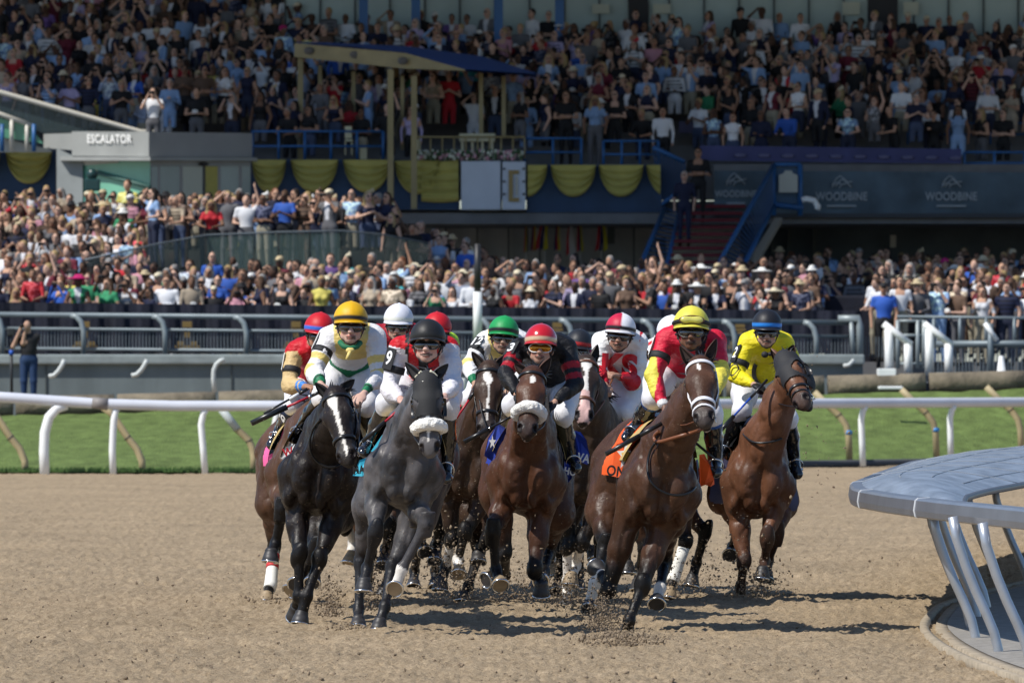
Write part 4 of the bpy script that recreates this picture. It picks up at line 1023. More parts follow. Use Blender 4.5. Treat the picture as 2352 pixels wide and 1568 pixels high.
def crowd():
    rng = random.Random(5)
    def key(p): 
        w = {'hero':-90,'front':0,'ramp':0,'terrace':-5,'right':-3,'deck':-17,'shade':6,'tiers':6}[p[5]]; return p[1]+w
    vis = [p for p in PLACES if -12 < CX+p[0]*F/p[1] < 2364]
    rest = [p for p in PLACES if not (-12 < CX+p[0]*F/p[1] < 2364)]
    vis.sort(key=key); solo = vis[:282]; mass = vis[282:]+rest
    infos = []
    def inst(p, lowres=False):
        z = p[5]
        if len(p) > 7: vi = p[7]
        else:
            ok = {'front':'rail rail camera clap program crossed shade stand','deck':'program crossed clap rail stand','tiers':'stand crossed program clap camera shade','terrace':'rail camera clap program shade crossed'}.get(z, 'stand rail camera crossed program clap').split()+(['raised'] if rng.random() < .12 else [])
            c = [i for i, V_ in enumerate(VARS) if V_['pose'] in ok and (V_['hat'] is None or rng.random() < .38)]; vi = rng.choice(c)
        V_ = VARS[vi]; C, tn, hn, hatn = palette(V_, rng, p[8] if len(p) > 8 else None, z in ('tiers','deck','shade'))
        v = V_['v']; q = V_['q']; c = skinshirt(V_, C, V_['lab'], v, rng)
        a = p[4]; ca, sa = math.cos(a), math.sin(a); s = p[3]; wx = s*rng.uniform(.92, 1.08)
        lean = .0 if V_['pose'] != 'rail' else .22
        vv = v.copy(); vv[:, 1] -= np.maximum(vv[:, 2]-.95, 0)*lean; vv[:, 2] -= np.maximum(vv[:, 2]-.95, 0)*lean*.35
        X = np.stack([(vv[:, 0]*ca-vv[:, 1]*sa)*wx, (vv[:, 0]*sa+vv[:, 1]*ca)*wx, vv[:, 2]*s], 1)+np.array([p[0], p[1], p[2]])
        return X, q, c, V_, tn, hn, hatn
    cnt = {}
    made = []
    for p in solo:
        X, q, c, V_, tn, hn, hatn = inst(p)
        lab = V_['lab']; hatmask = ((lab == HAT) | (lab == BAND)) if V_['hat'] else np.zeros(len(lab), bool)
        made.append((p, X, q, c, V_, tn, hn, hatn, hatmask))
    groups = {}
    def desc(mm):
        p, V_, tn, hn, hatn = mm[0], mm[4], mm[5], mm[6], mm[7]
        head = {'straw': 'brimmed '+hatn+' hat', 'wide': 'wide '+hatn+' hat', 'cap': hatn+' cap', 'fascinator': hatn+' fascinator'}.get(V_['hat']) or {'long':'long '+hn+' hair','short':'short '+hn+' hair','bun':hn+' hair in a bun','bald':'shaved head'}[V_['hair']]
        return (tn, head, V_['pose'], p[5])
    for i, mm in enumerate(made): groups.setdefault(desc(mm), []).append(i)
    names = {}
    ORD = ['leftmost','second from left','third from left','fourth from left','fifth from left','sixth from left','seventh from left']
    SHORTZ = {'front':'behind the navy banner','ramp':'left of the glass balustrade','terrace':'behind the glass balustrade','shade':'in the shade under the deck','right':'right of the white steps','deck':'behind the blue deck railing','tiers':'in the shaded upper tiers','hero':'at the front'}
    SHORTP = {'rail':'leaning forward','camera':'aiming a camera','crossed':'arms crossed','clap':'clapping','raised':'one arm up','program':'reading a programme','stand':'arms down','shade':'shading the eyes'}
    for k, idx in groups.items():
        idx.sort(key=lambda i: made[i][0][0])
        for n, i in enumerate(idx):
            lb = f"{k[0]} top, {k[1]}, {SHORTP[k[2]]}, {SHORTZ[k[3]]}"
            if len(idx) > 1: lb = lb.replace(' the ', ' ')+', '+ORD[min(n, 6)]
            w = lb.split(); w = (['spectator', 'in']+w) if len(w) <= 14 else w
            names[i] = ' '.join(w[:16])
    HL = {0:'woman in a red top leaning on the glass balustrade',1:'man in a white shirt and jeans standing at the glass balustrade',2:'woman in a pale blue dress standing by the deck railing',3:'man in white aiming a camera above the escalator housing',
          4:'man in a black jacket and straw hat above the escalator housing',5:'man in bright blue standing at the gap left of the steps',6:'man in a white shirt beside the one in bright blue',7:'man in grey with a straw hat beside the white shirt',
          8:'woman in a green dress and magenta wide hat behind the fence',9:'man in a bright red top leaning over the navy banner',10:'man in a dark suit on the blue stairs, upper one',11:'man in a navy suit on the blue stairs, lower one',12:'man in a black jacket under the blue canopy edge'}
    hi = 0
    for i, mm in enumerate(made):
        p, X, q, c, V_, tn, hn, hatn, hm = mm
        root_lab = names[i]
        if p[5] == 'hero':
            for j, h_ in enumerate(HERO):
                if abs(px_x(h_[0], h_[2])-p[0]) < 1e-6: root_lab = HL[j]
                if abs(px_x(h_[0], h_[2])-p[0]) < 1e-6 and j == 8: c = c.copy(); c[(V_['lab'] == HAT) | (V_['lab'] == BAND)] = (.42,.01,.12); c[V_['lab'] == BOT] = (.03,.26,.13)
        if hm.any():
            fh = hm[q].sum(1) >= 2
            body_q, hat_q = q[~fh], q[fh]
            def sub(qq):
                u, inv = np.unique(qq, return_inverse=True); return X[u], inv.reshape(qq.shape), c[u]
            xb, qb, cb = sub(body_q); o = link('person', mesh_np('person', xb, qb, cb), CROWD_M)
            xh, qh, ch = sub(hat_q); link('hat', mesh_np('hat', xh, qh, ch), CROWD_M, o)
        else: o = link('person', mesh_np('person', X, q, c), CROWD_M)
        tag(o, root_lab, 'person', 'spectators watching the race')
    VX, QX, CX_ = [], [], []; off = 0
    for p in mass:
        X, q, c, V_, *_ = inst(p)
        keep = (X[q[:, 0], 2] > p[2]+(.55 if p[5] != 'right' else 0)); q = q[keep]; u, inv = np.unique(q, return_inverse=True)
        VX.append(X[u]); CX_.append(c[u]); QX.append(inv.reshape(q.shape)+off); off += len(u)
    o = link('crowd', mesh_np('crowd', np.concatenate(VX), np.concatenate(QX), np.concatenate(CX_)), CROWD_M)
    tag(o, 'dense crowd of further spectators filling stand and apron', 'crowd', None, 'stuff')
    print('crowd', len(solo), len(mass), off)
crowd()
# photographer on the far side of the turf
def photographer():
    D = 167.2; x = px_x(66, D); z0 = CH-(930-HY)/F*D; s = (CH-(739-HY)/F*D-z0)/1.72
    r = thing('person', 'photographer in black shirt and jeans with both hands raised to the face', 'person', (x, D, z0))
    p = []; sh = .19
    for sd in (-1, 1): p += chain([(sd*.09,0,.92),(sd*.10,-.01,.5),(sd*.10,.02,.08)], [.10,.075,.055], .03, BOT)
    for sd in (-1, 1): p.append(ell((sd*.1,-.06,.04), (.05,.13,.05), None, .02, SHOE))
    p += [ell((0,0,.95),(.17,.13,.14),None,.05,BOT), ell((0,0,1.14),(.17,.14,.2),None,.06,TOP), ell((0,0,1.32),(.2,.13,.17),None,.06,TOP), cap((-.17,0,1.42),(.17,0,1.42),.065,.065,.05,TOP), cap((0,0,1.42),(-.02,-.02,1.55),.06,.055,.03,SKIN),
          ell((-.03,-.03,1.63),(.078,.095,.112),None,.03,SKIN), ell((-.02,.02,1.66),(.084,.09,.095),None,.01,HAIR)]
    for sd in (-1, 1):
        a = np.array([sd*.19,0,1.41]); e = np.array([sd*.10-.22,-.12,1.24+.03*sd]); h_ = np.array([-.1+sd*.05,-.14,1.60])
        p += [cap(a, a+(e-a)*.6, .058, .055, .03, TOP), cap(a+(e-a)*.6, e, .046, .042, .02, SKIN), cap(e, h_, .042, .03, .02, SKIN)]
        for f in range(4): p.append(cap(h_, h_+np.array([.02-.012*f*sd, -.02, .045+.012*f]), .013, .009, .008, SKIN))
        p.append(ell(h_, (.035,.03,.045), None, .015, SKIN))
    p.append(ell((-.13,-.17,1.64),(.05,.06,.04),None,.005,GEAR))
    C = np.zeros((16,3)); C[SKIN] = (.45,.27,.19); C[TOP] = (.018,.018,.02); C[BOT] = (.02,.045,.11); C[HAIR] = (.015,.012,.01); C[SHOE] = (.02,.02,.02); C[GEAR] = (.01,.01,.012)
    v, q, lab = sdf_mesh(p, .013); v = laplace(v, q, 2)
    link('body', mesh_np('body', v*s+np.array([x, D, z0]), q, C[lab]), CROWD_M, r)
    m = MB(); b = P(27, 925, D); m.tube([b, P(26, 800, D)], .03, 8); m.build('leg', mat('black_paint'), rr := thing('camera_monopod', 'thin black monopod with blue clamp beside the photographer', 'monopod', b))
    m = MB(); m.tube([P(26, 815, D), P(26, 804, D)], .045, 8); m.build('clamp', mat('clampblue', (.02,.1,.5)), rr)
    m = MB(); m.box(P(26, 762, D), (.14, .25, .14), bevel=.02); m.tube([P(26,770,D), P(26,800,D)], .02, 6); m.build('camera', mat('black_paint'), rr)
photographer()
# ================================================================ HORSES
COAT = mat('horse_coat', attr='Col', rough=.46, spec=.27, noise=.22, nscale=9, bump=.38, bscale=10, bdist=.03, detail=6, stretch=(1.25, 1.25, .6))
def veins(m):
    nt = m.node_tree; N = nt.nodes; L = nt.links; b = N['Principled BSDF']; old = b.inputs['Normal'].links[0].from_node
    tc = [n for n in N if n.type == 'TEX_COORD'][0]
    t3 = N.new('ShaderNodeTexNoise'); t3.inputs['Scale'].default_value = 42; t3.inputs['Detail'].default_value = 4; L.new(tc.outputs['Object'], t3.inputs['Vector'])
    b3 = N.new('ShaderNodeBump'); b3.inputs['Strength'].default_value = .45; b3.inputs['Distance'].default_value = .006
    L.new(t3.outputs[0], b3.inputs['Height']); L.new(old.outputs[0], b3.inputs['Normal']); L.new(b3.outputs[0], b.inputs['Normal'])
    t4 = N.new('ShaderNodeTexNoise'); t4.inputs['Scale'].default_value = 75; t4.inputs['Detail'].default_value = 2; L.new(tc.outputs['Object'], t4.inputs['Vector'])
    r4 = N.new('ShaderNodeMapRange'); r4.inputs[1].default_value = .70; r4.inputs[2].default_value = .74; r4.inputs[3].default_value = 0; r4.inputs[4].default_value = .6; L.new(t4.outputs[0], r4.inputs[0])
    m4 = N.new('ShaderNodeMix'); m4.data_type = 'RGBA'; m4.inputs[7].default_value = (.30,.225,.145,1); L.new(r4.outputs[0], m4.inputs[0]); L.new(b.inputs['Base Color'].links[0].from_socket, m4.inputs[6]); L.new(m4.outputs[2], b.inputs['Base Color'])
    # fine hair gives an uneven sheen
    t2 = N.new('ShaderNodeTexNoise'); t2.inputs['Scale'].default_value = 30; t2.inputs['Detail'].default_value = 6; L.new(tc.outputs['Object'], t2.inputs['Vector'])
    r2 = N.new('ShaderNodeMapRange'); r2.inputs[1].default_value = .3; r2.inputs[2].default_value = .7; r2.inputs[3].default_value = .34; r2.inputs[4].default_value = .60; L.new(t2.outputs[0], r2.inputs[0]); L.new(r2.outputs[0], b.inputs['Roughness'])
veins(COAT)
HAIRM = mat('horse_hair', (.010,.009,.009), rough=.45)
LEATH = mat('black_leather', (.012,.012,.013), rough=.32)
BRLEA = mat('brown_leather', (.13,.05,.025), rough=.4)
TANLEA = mat('tan_leather', (.19,.07,.032), rough=.4)
WSTRAP = mat('white_strap', (.78,.78,.82), rough=.4)
METAL = mat('bright_metal', (.7,.7,.7), rough=.2, metal=1)
FLEECE = mat('sheepskin', (.86,.84,.78), rough=.95, bump=1.0, bscale=90, bdist=.012, sheen=.3)
FOAM = mat('tan_foam', (.50,.36,.14), rough=.8, noise=.15, nscale=6)
def sdf_clip(prims, h, lo, hi):
    """skin of the primitives inside a box only"""
    out = []
    for p in prims:
        a, b = pbox(p)
        if (a-p['k'] < hi).all() and (b+p['k'] > lo).all(): out.append(p)
    g = [dict(t='e', c=(np.array(lo)+hi)/2, r=(np.array(hi)-lo)/2*0+1e-3, A=np.eye(3), k=1e-4, lab=0, sub=False)]
    return out
def inflate(prims, d):
    o = []
    for p in prims:
        q = dict(p)
        if q.get('sub'): continue
        if q['t'] == 'c': q['ra'] = q['ra']+d; q['rb'] = q['rb']+d
        else: q['r'] = q['r']+d
        o.append(q)
    return o
def shell(name, prims, h, d, keep, m, parent, colf=None, sm=1, lab_only=None, wr=0, ws=20, thick=0):
    v, q, lab = sdf_mesh(inflate(prims, d), h); v = laplace(v, q, sm)
    k = keep(v, lab)[q].all(1); q = q[k]; u, inv = np.unique(q, return_inverse=True)
    if len(u) == 0: return None
    v = v[u]; q = inv.reshape(q.shape)
    if wr:
        n1 = fbm(v, ws, 2, 3); c = v.mean(0); d_ = v-c; d_ /= np.maximum(np.linalg.norm(d_, axis=1), .01)[:, None]; v = v+d_*((n1-.5)*wr)[:, None]
    return link(name, mesh_np(name, v, q, colf(v, lab[u]) if colf else None), m, parent)
def solve(A, x, y, L, sg):
    T0 = P(x, y, A[1]); lx, lz = T0.x-A[0], T0.z-A[2]; dep = math.sqrt(max(L*L-lx*lx-lz*lz, 0)); return np.array(P(x, y, A[1]+sg*dep))
def smooth01(t): t = np.clip(t, 0, 1); return t*t*(3-2*t)
def seg_t(v, a, b): ba = b-a; return np.clip(((v-a)@ba)/(ba@ba), 0, 1)
def seg_d(v, a, b): t = seg_t(v, a, b); return np.linalg.norm(v-a-t[:, None]*(b-a), axis=1)
def ring_on(prims, c, d1, d2, off, n=28, a0=0, a1=360, r0=.3):
    pts = []
    for i in range(n+1):
        a = math.radians(a0+(a1-a0)*i/n); d = nrm(np.array(d1)*math.cos(a)+np.array(d2)*math.sin(a)); X = (np.array(c)+d*r0)[None]
        for _ in range(24): X = X-d*np.clip(sdf_at(prims, X), -.02, .05)[:, None]*.8
        pts.append(X[0]+d*off)
    return pts
def strap(pts, w, m, name, parent, closed=False):
    """flat band whose wide side lies along the surface"""
    b = MB(); pts = [Vector(p) for p in pts]; c = sum(pts, Vector())/len(pts); rings = []
    for i, p in enumerate(pts):
        t = (pts[min(i+1, len(pts)-1)]-pts[max(i-1, 0)]).normalized(); o = (p-c); o = (o-t*o.dot(t)).normalized(); s = t.cross(o)
        rings.append([p+s*w+o*.002, p+s*w*.7+o*.005, p-s*w*.7+o*.005, p-s*w+o*.002, p-s*w-o*.003, p+s*w-o*.003])
    b.loft(rings); return b.build(name, m, parent)

def horse(cfg):
    D = cfg['D']; yaw = math.radians(cfg.get('yaw', 0)); ln = math.radians(cfg.get('lean', 0))
    f = V3(math.sin(yaw), -math.cos(yaw), 0); r = V3(math.cos(yaw), math.sin(yaw), 0); u = V3(0, 0, 1)
    r, u = r*math.cos(ln)-u*math.sin(ln), u*math.cos(ln)+r*math.sin(ln)
    B0 = np.array(P(cfg['chest'][0], cfg['chest'][1], D)); S = cfg.get('s', 1.0)
    def L(a, b, c): return B0+(f*a+r*b+u*c)*S
    AX = [f, r, u]; base = Vector((B0[0], B0[1], 0))
    root = thing('racehorse', cfg['label'], 'horse', base, 'racehorses in the field')
    pr = []
    def E(a, b, c, ra, rb, rc, k=.08, lab=1, ax=AX): pr.append(ell(L(a, b, c), np.array([ra, rb, rc])*S, ax, k, lab))
    E(-.52,0,-.01,.66,.238,.33,.1); E(-.14,0,-.02,.36,.198,.31,.1); E(-.2,0,-.24,.34,.13,.14,.08)
    for s in (-1, 1):
        E(.11,s*.092,-.08,.13,.105,.175,.02); E(.06,s*.180,-.03,.10,.055,.12,.03); E(.10,s*.055,-.235,.10,.058,.085,.02)
        E(.02,s*.17,-.25,.10,.055,.10,.03); E(-.04,s*.150,.18,.09,.045,.15,.03)
        pr.append(ell(L(-.14,s*.148,.10), np.array([.18,.058,.25])*S, [f, nrm(r+u*s*.28), nrm(u-r*s*.28)], .04, 1)); E(-.06,s*.18,-.17,.14,.078,.15,.03)
        E(-.32,s*.19,-.06,.16,.05,.17,.05)
        E(-1.36,s*.09,.12,.36,.165,.25,.1); E(-1.42,s*.155,-.04,.25,.105,.33,.08)
    pr.append(ell(L(.235,0,-.06), np.array([.045,.010,.17])*S, AX, .03, 1, True)); pr.append(cap(L(-.28,0,.30), L(-.8,0,.27), .07*S, .09*S, .1, 1)); pr.append(cap(L(-.75,0,.20), L(-1.2,0,.22), .17*S, .17*S, .12, 1))
    E(-1.0,0,.0,.42,.225,.27,.1)
    # neck and head
    H = cfg['head']; pk = H['poll']; mz = H['muz']
    hl = H.get('len', .60)*S
    Dp = D-H.get('fwd', .55)
    poll = np.array(P(pk[0], pk[1], Dp)); muz = solve(poll, mz[0], mz[1], hl*1.0, -1); hd = nrm(muz-poll)
    x0 = V3(1,0,0); hw = nrm(x0-hd*(x0@hd)); hn = np.cross(hd, hw); hn = hn if hn[1] < 0 else -hn
    ty = math.radians(H.get('turn', 0)); hw, hn = nrm(hw*math.cos(ty)+np.cross(hd, hw)*math.sin(ty)), None
    hn = np.cross(hd, hw); hn = hn if hn[1] < 0 else -hn
    HA = [hd, hw, hn]
    def G(a, b, c): return poll+(hd*a+hw*b+hn*c)*S
    hp = []
    def he(a, b, c, ra, rb, rc, k=.03, lab=2, sub=False): hp.append(ell(G(a, b, c), np.array([ra, rb, rc])*S, HA, k, lab, sub))
    he(.05,0,-.03,.12,.095,.10); he(.19,0,-.005,.15,.102,.080,.04)
    for s in (-1, 1):
        he(.20,s*.090,.002,.05,.030,.045,.02); he(.175,s*.083,.024,.055,.022,.028,.015)
        he(.21,s*.062,-.10,.145,.038,.095,.02); he(.37,s*.052,-.008,.12,.015,.020,.012)
        he(.525,s*.046,.014,.052,.034,.040,.015)
    hp.append(cap(G(.2,0,-.01), G(.46,0,.003), .084*S, .058*S, .04, 2, hw, 1.0)); 
    he(.53,0,-.008,.085,.060,.058,.03,3); he(.585,0,-.012,.028,.040,.036,.015,3); he(.565,0,-.062,.036,.032,.026,.015,3)
    hp.append(cap(G(.22,0,-.15), G(.54,0,-.06), .042*S, .028*S, .04, 2))
    hp.append(cap(G(.20,0,-.08), G(.45,0,-.045), .07*S, .045*S, .05, 2, hw, 1.35))
    for s in (-1, 1): he(.545,s*.056,.036,.028,.014,.026,.008,4,True); he(.203,s*.112,.006,.022,.014,.018,.008,5,True)
    hp.append(ell(G(.60,0,-.045), np.array([.02,.05,.006])*S, HA, .006, 4, True))
    n0 = L(-.12,0,.09); n1 = L(.04,0,.21); nt = G(.045,0,-.115)
    arch = cfg.get('arch', .05); mid = (n1+nt)/2+u*arch*.5-f*.02; q1 = n1*.6+nt*.4+u*arch*.4; q2 = n1*.22+nt*.78+u*arch*.5
    nk = chain([n0, n1, q1, mid, q2, nt], [.28*S,.245*S,.20*S,.178*S,.15*S,.122*S], .07, 1, r*.7+hw*.3, 1.68)
    for s in (-1, 1): nk.append(cap(L(.11,s*.085,.02), nt+hw*s*.045-hn*.02, .075*S, .045*S, .03, 1))
    pr += nk; pr += hp
    # legs
    LEGS = []; hoofs = []
    def leg(side, front, c):
        if c is None: return
        s = side
        kn = c['k']; fe = c['f']; to = c['t']; dk, df, dt = c.get('d', (-1, 1, -1) if front else (-1, 1, -1))
        if front:
            el = L(c.get('ef', -.10), s*.165, -.20)
            if 'e' in c: el = solve(el, c['e'][0], c['e'][1], 0, 1)
            K = solve(el, *kn, .44*S, dk); Fp = solve(K, *fe, .285*S, df); T = solve(Fp, *to, .15*S, dt)
            pr.append(cap(L(-.03,s*.185,-.10), el, .12*S, .088*S, .06, 1))
            pr.append(cap(el, el+(K-el)*.4, .092*S, .082*S, .03, 10)); pr.append(cap(el+(K-el)*.4, K, .080*S, .052*S, .03, 10)); pr.append(ell(el+(K-el)*.28+f*.03*S, np.array([.06,.055,.14])*S, [f, r, nrm(el-K)], .02, 10))
            pr.append(ell(K, np.array([.062,.060,.072])*S, [f, r, nrm(el-K)], .02, 11)); rk = .038
            pr.append(ell(K+f*.022*S, np.array([.03,.036,.04])*S, None, .02, 11))
        else:
            st = L(-1.14, s*.20, -.24)
            if 's' in c: st = solve(st, c['s'][0], c['s'][1], 0, 1); st = st*.7+L(-1.14, s*.20, -.24)*.3
            K = solve(st, *kn, .46*S, -dk if 0 else dk); Fp = solve(K, *fe, .37*S, df); T = solve(Fp, *to, .15*S, dt)
            pr.append(cap(L(-1.36,s*.16,.02), st, .20*S, .135*S, .1, 1)); pr.append(cap(L(-1.1,s*.18,.0), st, .13*S, .12*S, .08, 1))
            pr.append(cap(st, st+(K-st)*.45, .125*S, .085*S, .06, 10)); pr.append(cap(st+(K-st)*.45, K, .085*S, .047*S, .03, 10))
            pr.append(ell(K, np.array([.066,.054,.072])*S, [f, r, nrm(st-K)], .02, 11)); pr.append(ell(K-f*.045*S+u*.03*S, np.array([.025,.02,.04])*S, None, .02, 11)); rk = .043
        pr.append(cap(K, Fp, rk*S, .034*S, .015, 12)); bk = -f*.016*S
        pr.append(cap(K+bk, Fp+bk*1.1, rk*.7*S, .027*S, .01, 12))
        pr.append(ell(Fp, np.array([.046,.045,.052])*S, None, .015, 13)); pr.append(cap(Fp, T, .038*S, .042*S, .02, 14))
        LEGS.append(dict(el=el if front else st, K=K, F=Fp, T=T, c=c, front=front)); hoofs.append((Fp, T, c))
    for nm, s, fr in (('fl', -1, True), ('fr', 1, True), ('hl', -1, False), ('hr', 1, False)): leg(s, fr, cfg['legs'].get(nm))
    coat = np.array(cfg['coat']); pts = np.array(cfg.get('points', (.0065,.0055,.0055))); WH = np.array([.74,.70,.64]); mzc = np.array(cfg.get('muzc', (.03,.026,.025)))
    blaze = cfg.get('blaze')
    def colf(v, lab):
        n = fbm(v, 6, 3, 9); n2 = fbm(v, 16, 2, 4); c = coat*(0.62+.76*n)[:, None]*(.86+.28*n2)[:, None]
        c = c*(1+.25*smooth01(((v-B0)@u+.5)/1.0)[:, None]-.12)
        if cfg.get('dapple'): dn = vnoise(v, 15, 7); c = c*(.62+.85*smooth01(dn*1.8-.4))[:, None]; c = c+.05*(fbm(v, 4, 2, 2)-.4)[:, None]
        for lg in LEGS:
            near = np.minimum(np.minimum(seg_d(v, lg['el'], lg['K']), seg_d(v, lg['K'], lg['F'])), seg_d(v, lg['F'], lg['T'])) < .15*S
            up = (lab == 10) & near; t = seg_t(v, lg['el'], lg['K']); w = smooth01((t+(n-.5)*.35-cfg.get('pt', .55))/.42)[:, None]
            c = np.where((up)[:, None], c*(1-w)+pts*w, c)
            low = (lab >= 11) & (lab <= 14) & near; lp = pts if not lg['c'].get('lowcoat') else coat*.8
            c = np.where(low[:, None], lp*(.8+.5*n)[:, None], c)
            sk = lg['c'].get('sock')
            if sk:
                tt = np.where(seg_d(v, lg['F'], lg['T']) < seg_d(v, lg['K'], lg['F']), 1.0, seg_t(v, lg['K'], lg['F']))
                m_ = near & (lab >= 12) & (lab <= 14) & (tt+(n-.5)*.2 > sk); c[m_] = WH
        a = ((v-poll)@hd)/S; b = ((v-poll)@hw)/S; cc = ((v-poll)@hn)/S; hdm = (lab >= 2) & (lab <= 5)
        w = smooth01((a-.36)/.16)*hdm; w = w[:, None]*cfg.get('muzw', .75); c = c*(1-w)+mzc*w
        if blaze:
            ba = [q[0] for q in blaze]; ctr = np.interp(a, ba, [q[1] for q in blaze]); hw_ = np.interp(a, ba, [q[2] for q in blaze]); e = (n2-.5)*.012
            m_ = hdm & (cc > -.01) & (a > ba[0]) & (a < ba[-1]) & (np.abs(b-ctr) < hw_+e); c[m_] = WH*1.05
            if cfg.get('pink'): m2 = m_ & (a > .33); c[m2] = (.62,.40,.36)
        if cfg.get('lip'): m3 = hdm & (cc < -.03) & (a > .53); c[m3] = (.5,.42,.40)
        c[lab == 4] = (.012,.008,.008); c[lab == 5] = (.01,.008,.007)
        return np.clip(c, 0, 1)
    v, q, lab = sdf_mesh(pr, .0125); v = laplace(v, q, 2, .5)
    fn = np.cross(v[q[:, 2]]-v[q[:, 0]], v[q[:, 3]]-v[q[:, 1]]); vn = np.zeros_like(v)
    for c_ in range(4): np.add.at(vn, q[:, c_], fn)
    vn /= np.maximum(np.linalg.norm(vn, axis=1), 1e-9)[:, None]; bw_ = (lab == 1) | (lab == 10)
    loc = np.stack([(v-B0)@f, (v-B0)@r, (v-B0)@u*.62+(v-B0)@f*.3], 1)
    rg = 1-np.abs(2*fbm(loc, 6.5, 2, 13)-1)*2.2; rg2 = fbm(loc, 11, 2, 15)-.5
    v = v-vn*(bw_*(np.clip(rg, 0, 1)**3*.012+rg2*.012))[:, None]
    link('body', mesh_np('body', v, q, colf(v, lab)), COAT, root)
    # eyes, ears
    for s in (-1, 1): m = MB(); m.ball(G(.203, s*.098, .006), .021*S, 12); m.build('eye', mat('horse_eye', (.012,.007,.005), rough=.05, spec=.8), root)
    EC = coat*1.1
    EARM = mat('ear_'+cfg['id'], tuple(EC), rough=.55); EIN = mat('ear_in_'+cfg['id'], tuple(coat*.45+.01), rough=.8)
    for s, tip in ((-1, H.get('el')), (1, H.get('er'))):
        if tip is None: continue
        b0 = G(-.005, s*.055, -.02); tp = np.array(P(tip[0], tip[1], b0[1]+.03)); ax_ = tp-b0; Ln = np.linalg.norm(ax_); ax_ = ax_/Ln; sd = nrm(np.cross(ax_, hn)); fn = nrm(np.cross(sd, ax_)); fn = fn if fn[1] < 0 else -fn
        fn = nrm(fn+s*hw*.5); sd = nrm(np.cross(fn, ax_))
        o1, i1 = [], []
        for j in range(13):
            t = j/12; w = (.036*math.sin(math.pi*min(1, .22+t*.78))**.8+.004)*(1-.15*t); w = w if t < 1 else .002
            cen = b0+ax_*Ln*t-fn*.01; op = 62+50*(1-t)
            o1.append([cen+(sd*math.sin(math.radians(g_))*w-fn*(math.cos(math.radians(g_))*w*.8)) for g_ in np.linspace(-180+op*.6, 180-op*.6, 15)])
            i1.append([cen+(sd*math.sin(math.radians(g_))*w*.78-fn*(math.cos(math.radians(g_))*w*.58)+fn*.001) for g_ in np.linspace(-180+op*.6, 180-op*.6, 15)])
        m = MB(); m.loft(o1, closed=False, cap=False); e = m.build('ear', EARM, root); m = MB(); m.loft(i1, closed=False, cap=False); m.build('inner_ear', EIN, e)
        e2 = e
    # mane and forelock
    rng = random.Random(hash(cfg['id']) % 1000+3 if False else sum(map(ord, cfg['id']))); m = MB()
    wind = V3(*cfg.get('wind', (.02, .35, .1)))
    for i in range(230):
        t = rng.random(); a = G(.0+.03*rng.random(), rng.uniform(-.03,.03), -.02) if i < 120 else (G(0,0,-.1)*(1-t)+L(-.2,0,.44)*t+u*.10*S*(1-abs(2*t-1))*.3+r*rng.uniform(-.02,.02))
        ln_ = rng.uniform(.07, .17) if i < 120 else rng.uniform(.06,.14); dr = nrm(u*rng.uniform(.2,.8)*(.6 if i < 120 else .6)+wind*1.3+hw*rng.uniform(-.7,.7)+V3(0, rng.uniform(-.3,.5), rng.uniform(-.15,.2)))
        p0 = a-dr*.02; p1 = a+dr*ln_*.5; p2 = a+dr*ln_+hw*rng.uniform(-.05,.05)+V3(0, .04, -rng.uniform(.0,.07))
        m.tube([p0, p1, p2], .008, 4, rs=[.012,.008,.001])
    m.ball(G(-.03,0,-.045), (.055*S,.06*S,.05*S), 10)
    m.build('mane', cfg.get('manem', HAIRM), root)
    m = MB(); t0 = L(-1.68, 0, .28)
    for i in range(26):
        e = t0+V3(rng.uniform(-.1,.1), rng.uniform(.3,.6), rng.uniform(-.35,-.1)); m.tube([t0+V3(rng.uniform(-.02,.02),0,0), (t0+e)/2+u*.08, e], .02, 5, rs=[.03,.022,.003])
    m.build('tail', HAIRM, root)
    # hooves with shoes
    for Fp, T, c in hoofs:
        pd_ = nrm(T-Fp); ax_ = nrm(pd_*.75+V3(0,0,-1)*(.55 if c.get('ground') else .12)); ax_ = nrm(V3(*c['ax'])) if 'ax' in c else ax_
        fr_ = nrm(f-ax_*(f@ax_)); sd = np.cross(ax_, fr_)
        if 'fx' in c: fr_ = nrm(V3(*c['fx'])-ax_*(V3(*c['fx'])@ax_)); sd = np.cross(ax_, fr_)
        hm = {'d': mat('dark_hoof', (.035,.033,.034), rough=.5, noise=.4, nscale=14), 't': mat('tan_hoof', (.34,.25,.15), rough=.6, noise=.35, nscale=12)}[c.get('hoof', 'd')]
        rings = []
        c0 = T-ax_*.035*S
        for (h_, rr, fw) in ((-.012,.036,.0),(.008,.050,.0),(.012,.047,.002),(.045,.056,.012),(.088,.066,.026),(.094,.062,.026)):
            rings.append([c0+ax_*h_*S+fr_*fw*S+(fr_*math.cos(a)*rr*1.08+sd*math.sin(a)*rr)*S*(1 if math.cos(a) > -.6 else .9) for a in np.linspace(0, 2*math.pi, 22, endpoint=False)])
        m = MB(); m.loft(rings); ho = m.build('hoof', hm, root)
        m = MB(); pts_ = [c0+ax_*.097*S+fr_*.026*S+(fr_*math.cos(a)*.061*1.08+sd*math.sin(a)*.061)*S for a in np.linspace(-2.6, 2.6, 22)]; m.tube(pts_, .008*S, 6); m.build('horseshoe', METAL, ho)
    ctx = dict(L=L, G=G, f=f, r=r, u=u, hd=hd, hw=hw, hn=hn, hp=hp, pr=pr, S=S, D=D, root=root, poll=poll, muz=muz, B0=B0, LEGS=LEGS)
    # bridle
    bm_ = {'k': LEATH, 'b': BRLEA, 'w': WSTRAP}[cfg.get('bridle', 'k')]
    w = .011*S; bw = .013 if bm_ is WSTRAP else .011
    br = bpy.data.objects.new('bridle', None); COL.objects.link(br); br.parent = root; br.location = (0,0,0)
    class _: pass
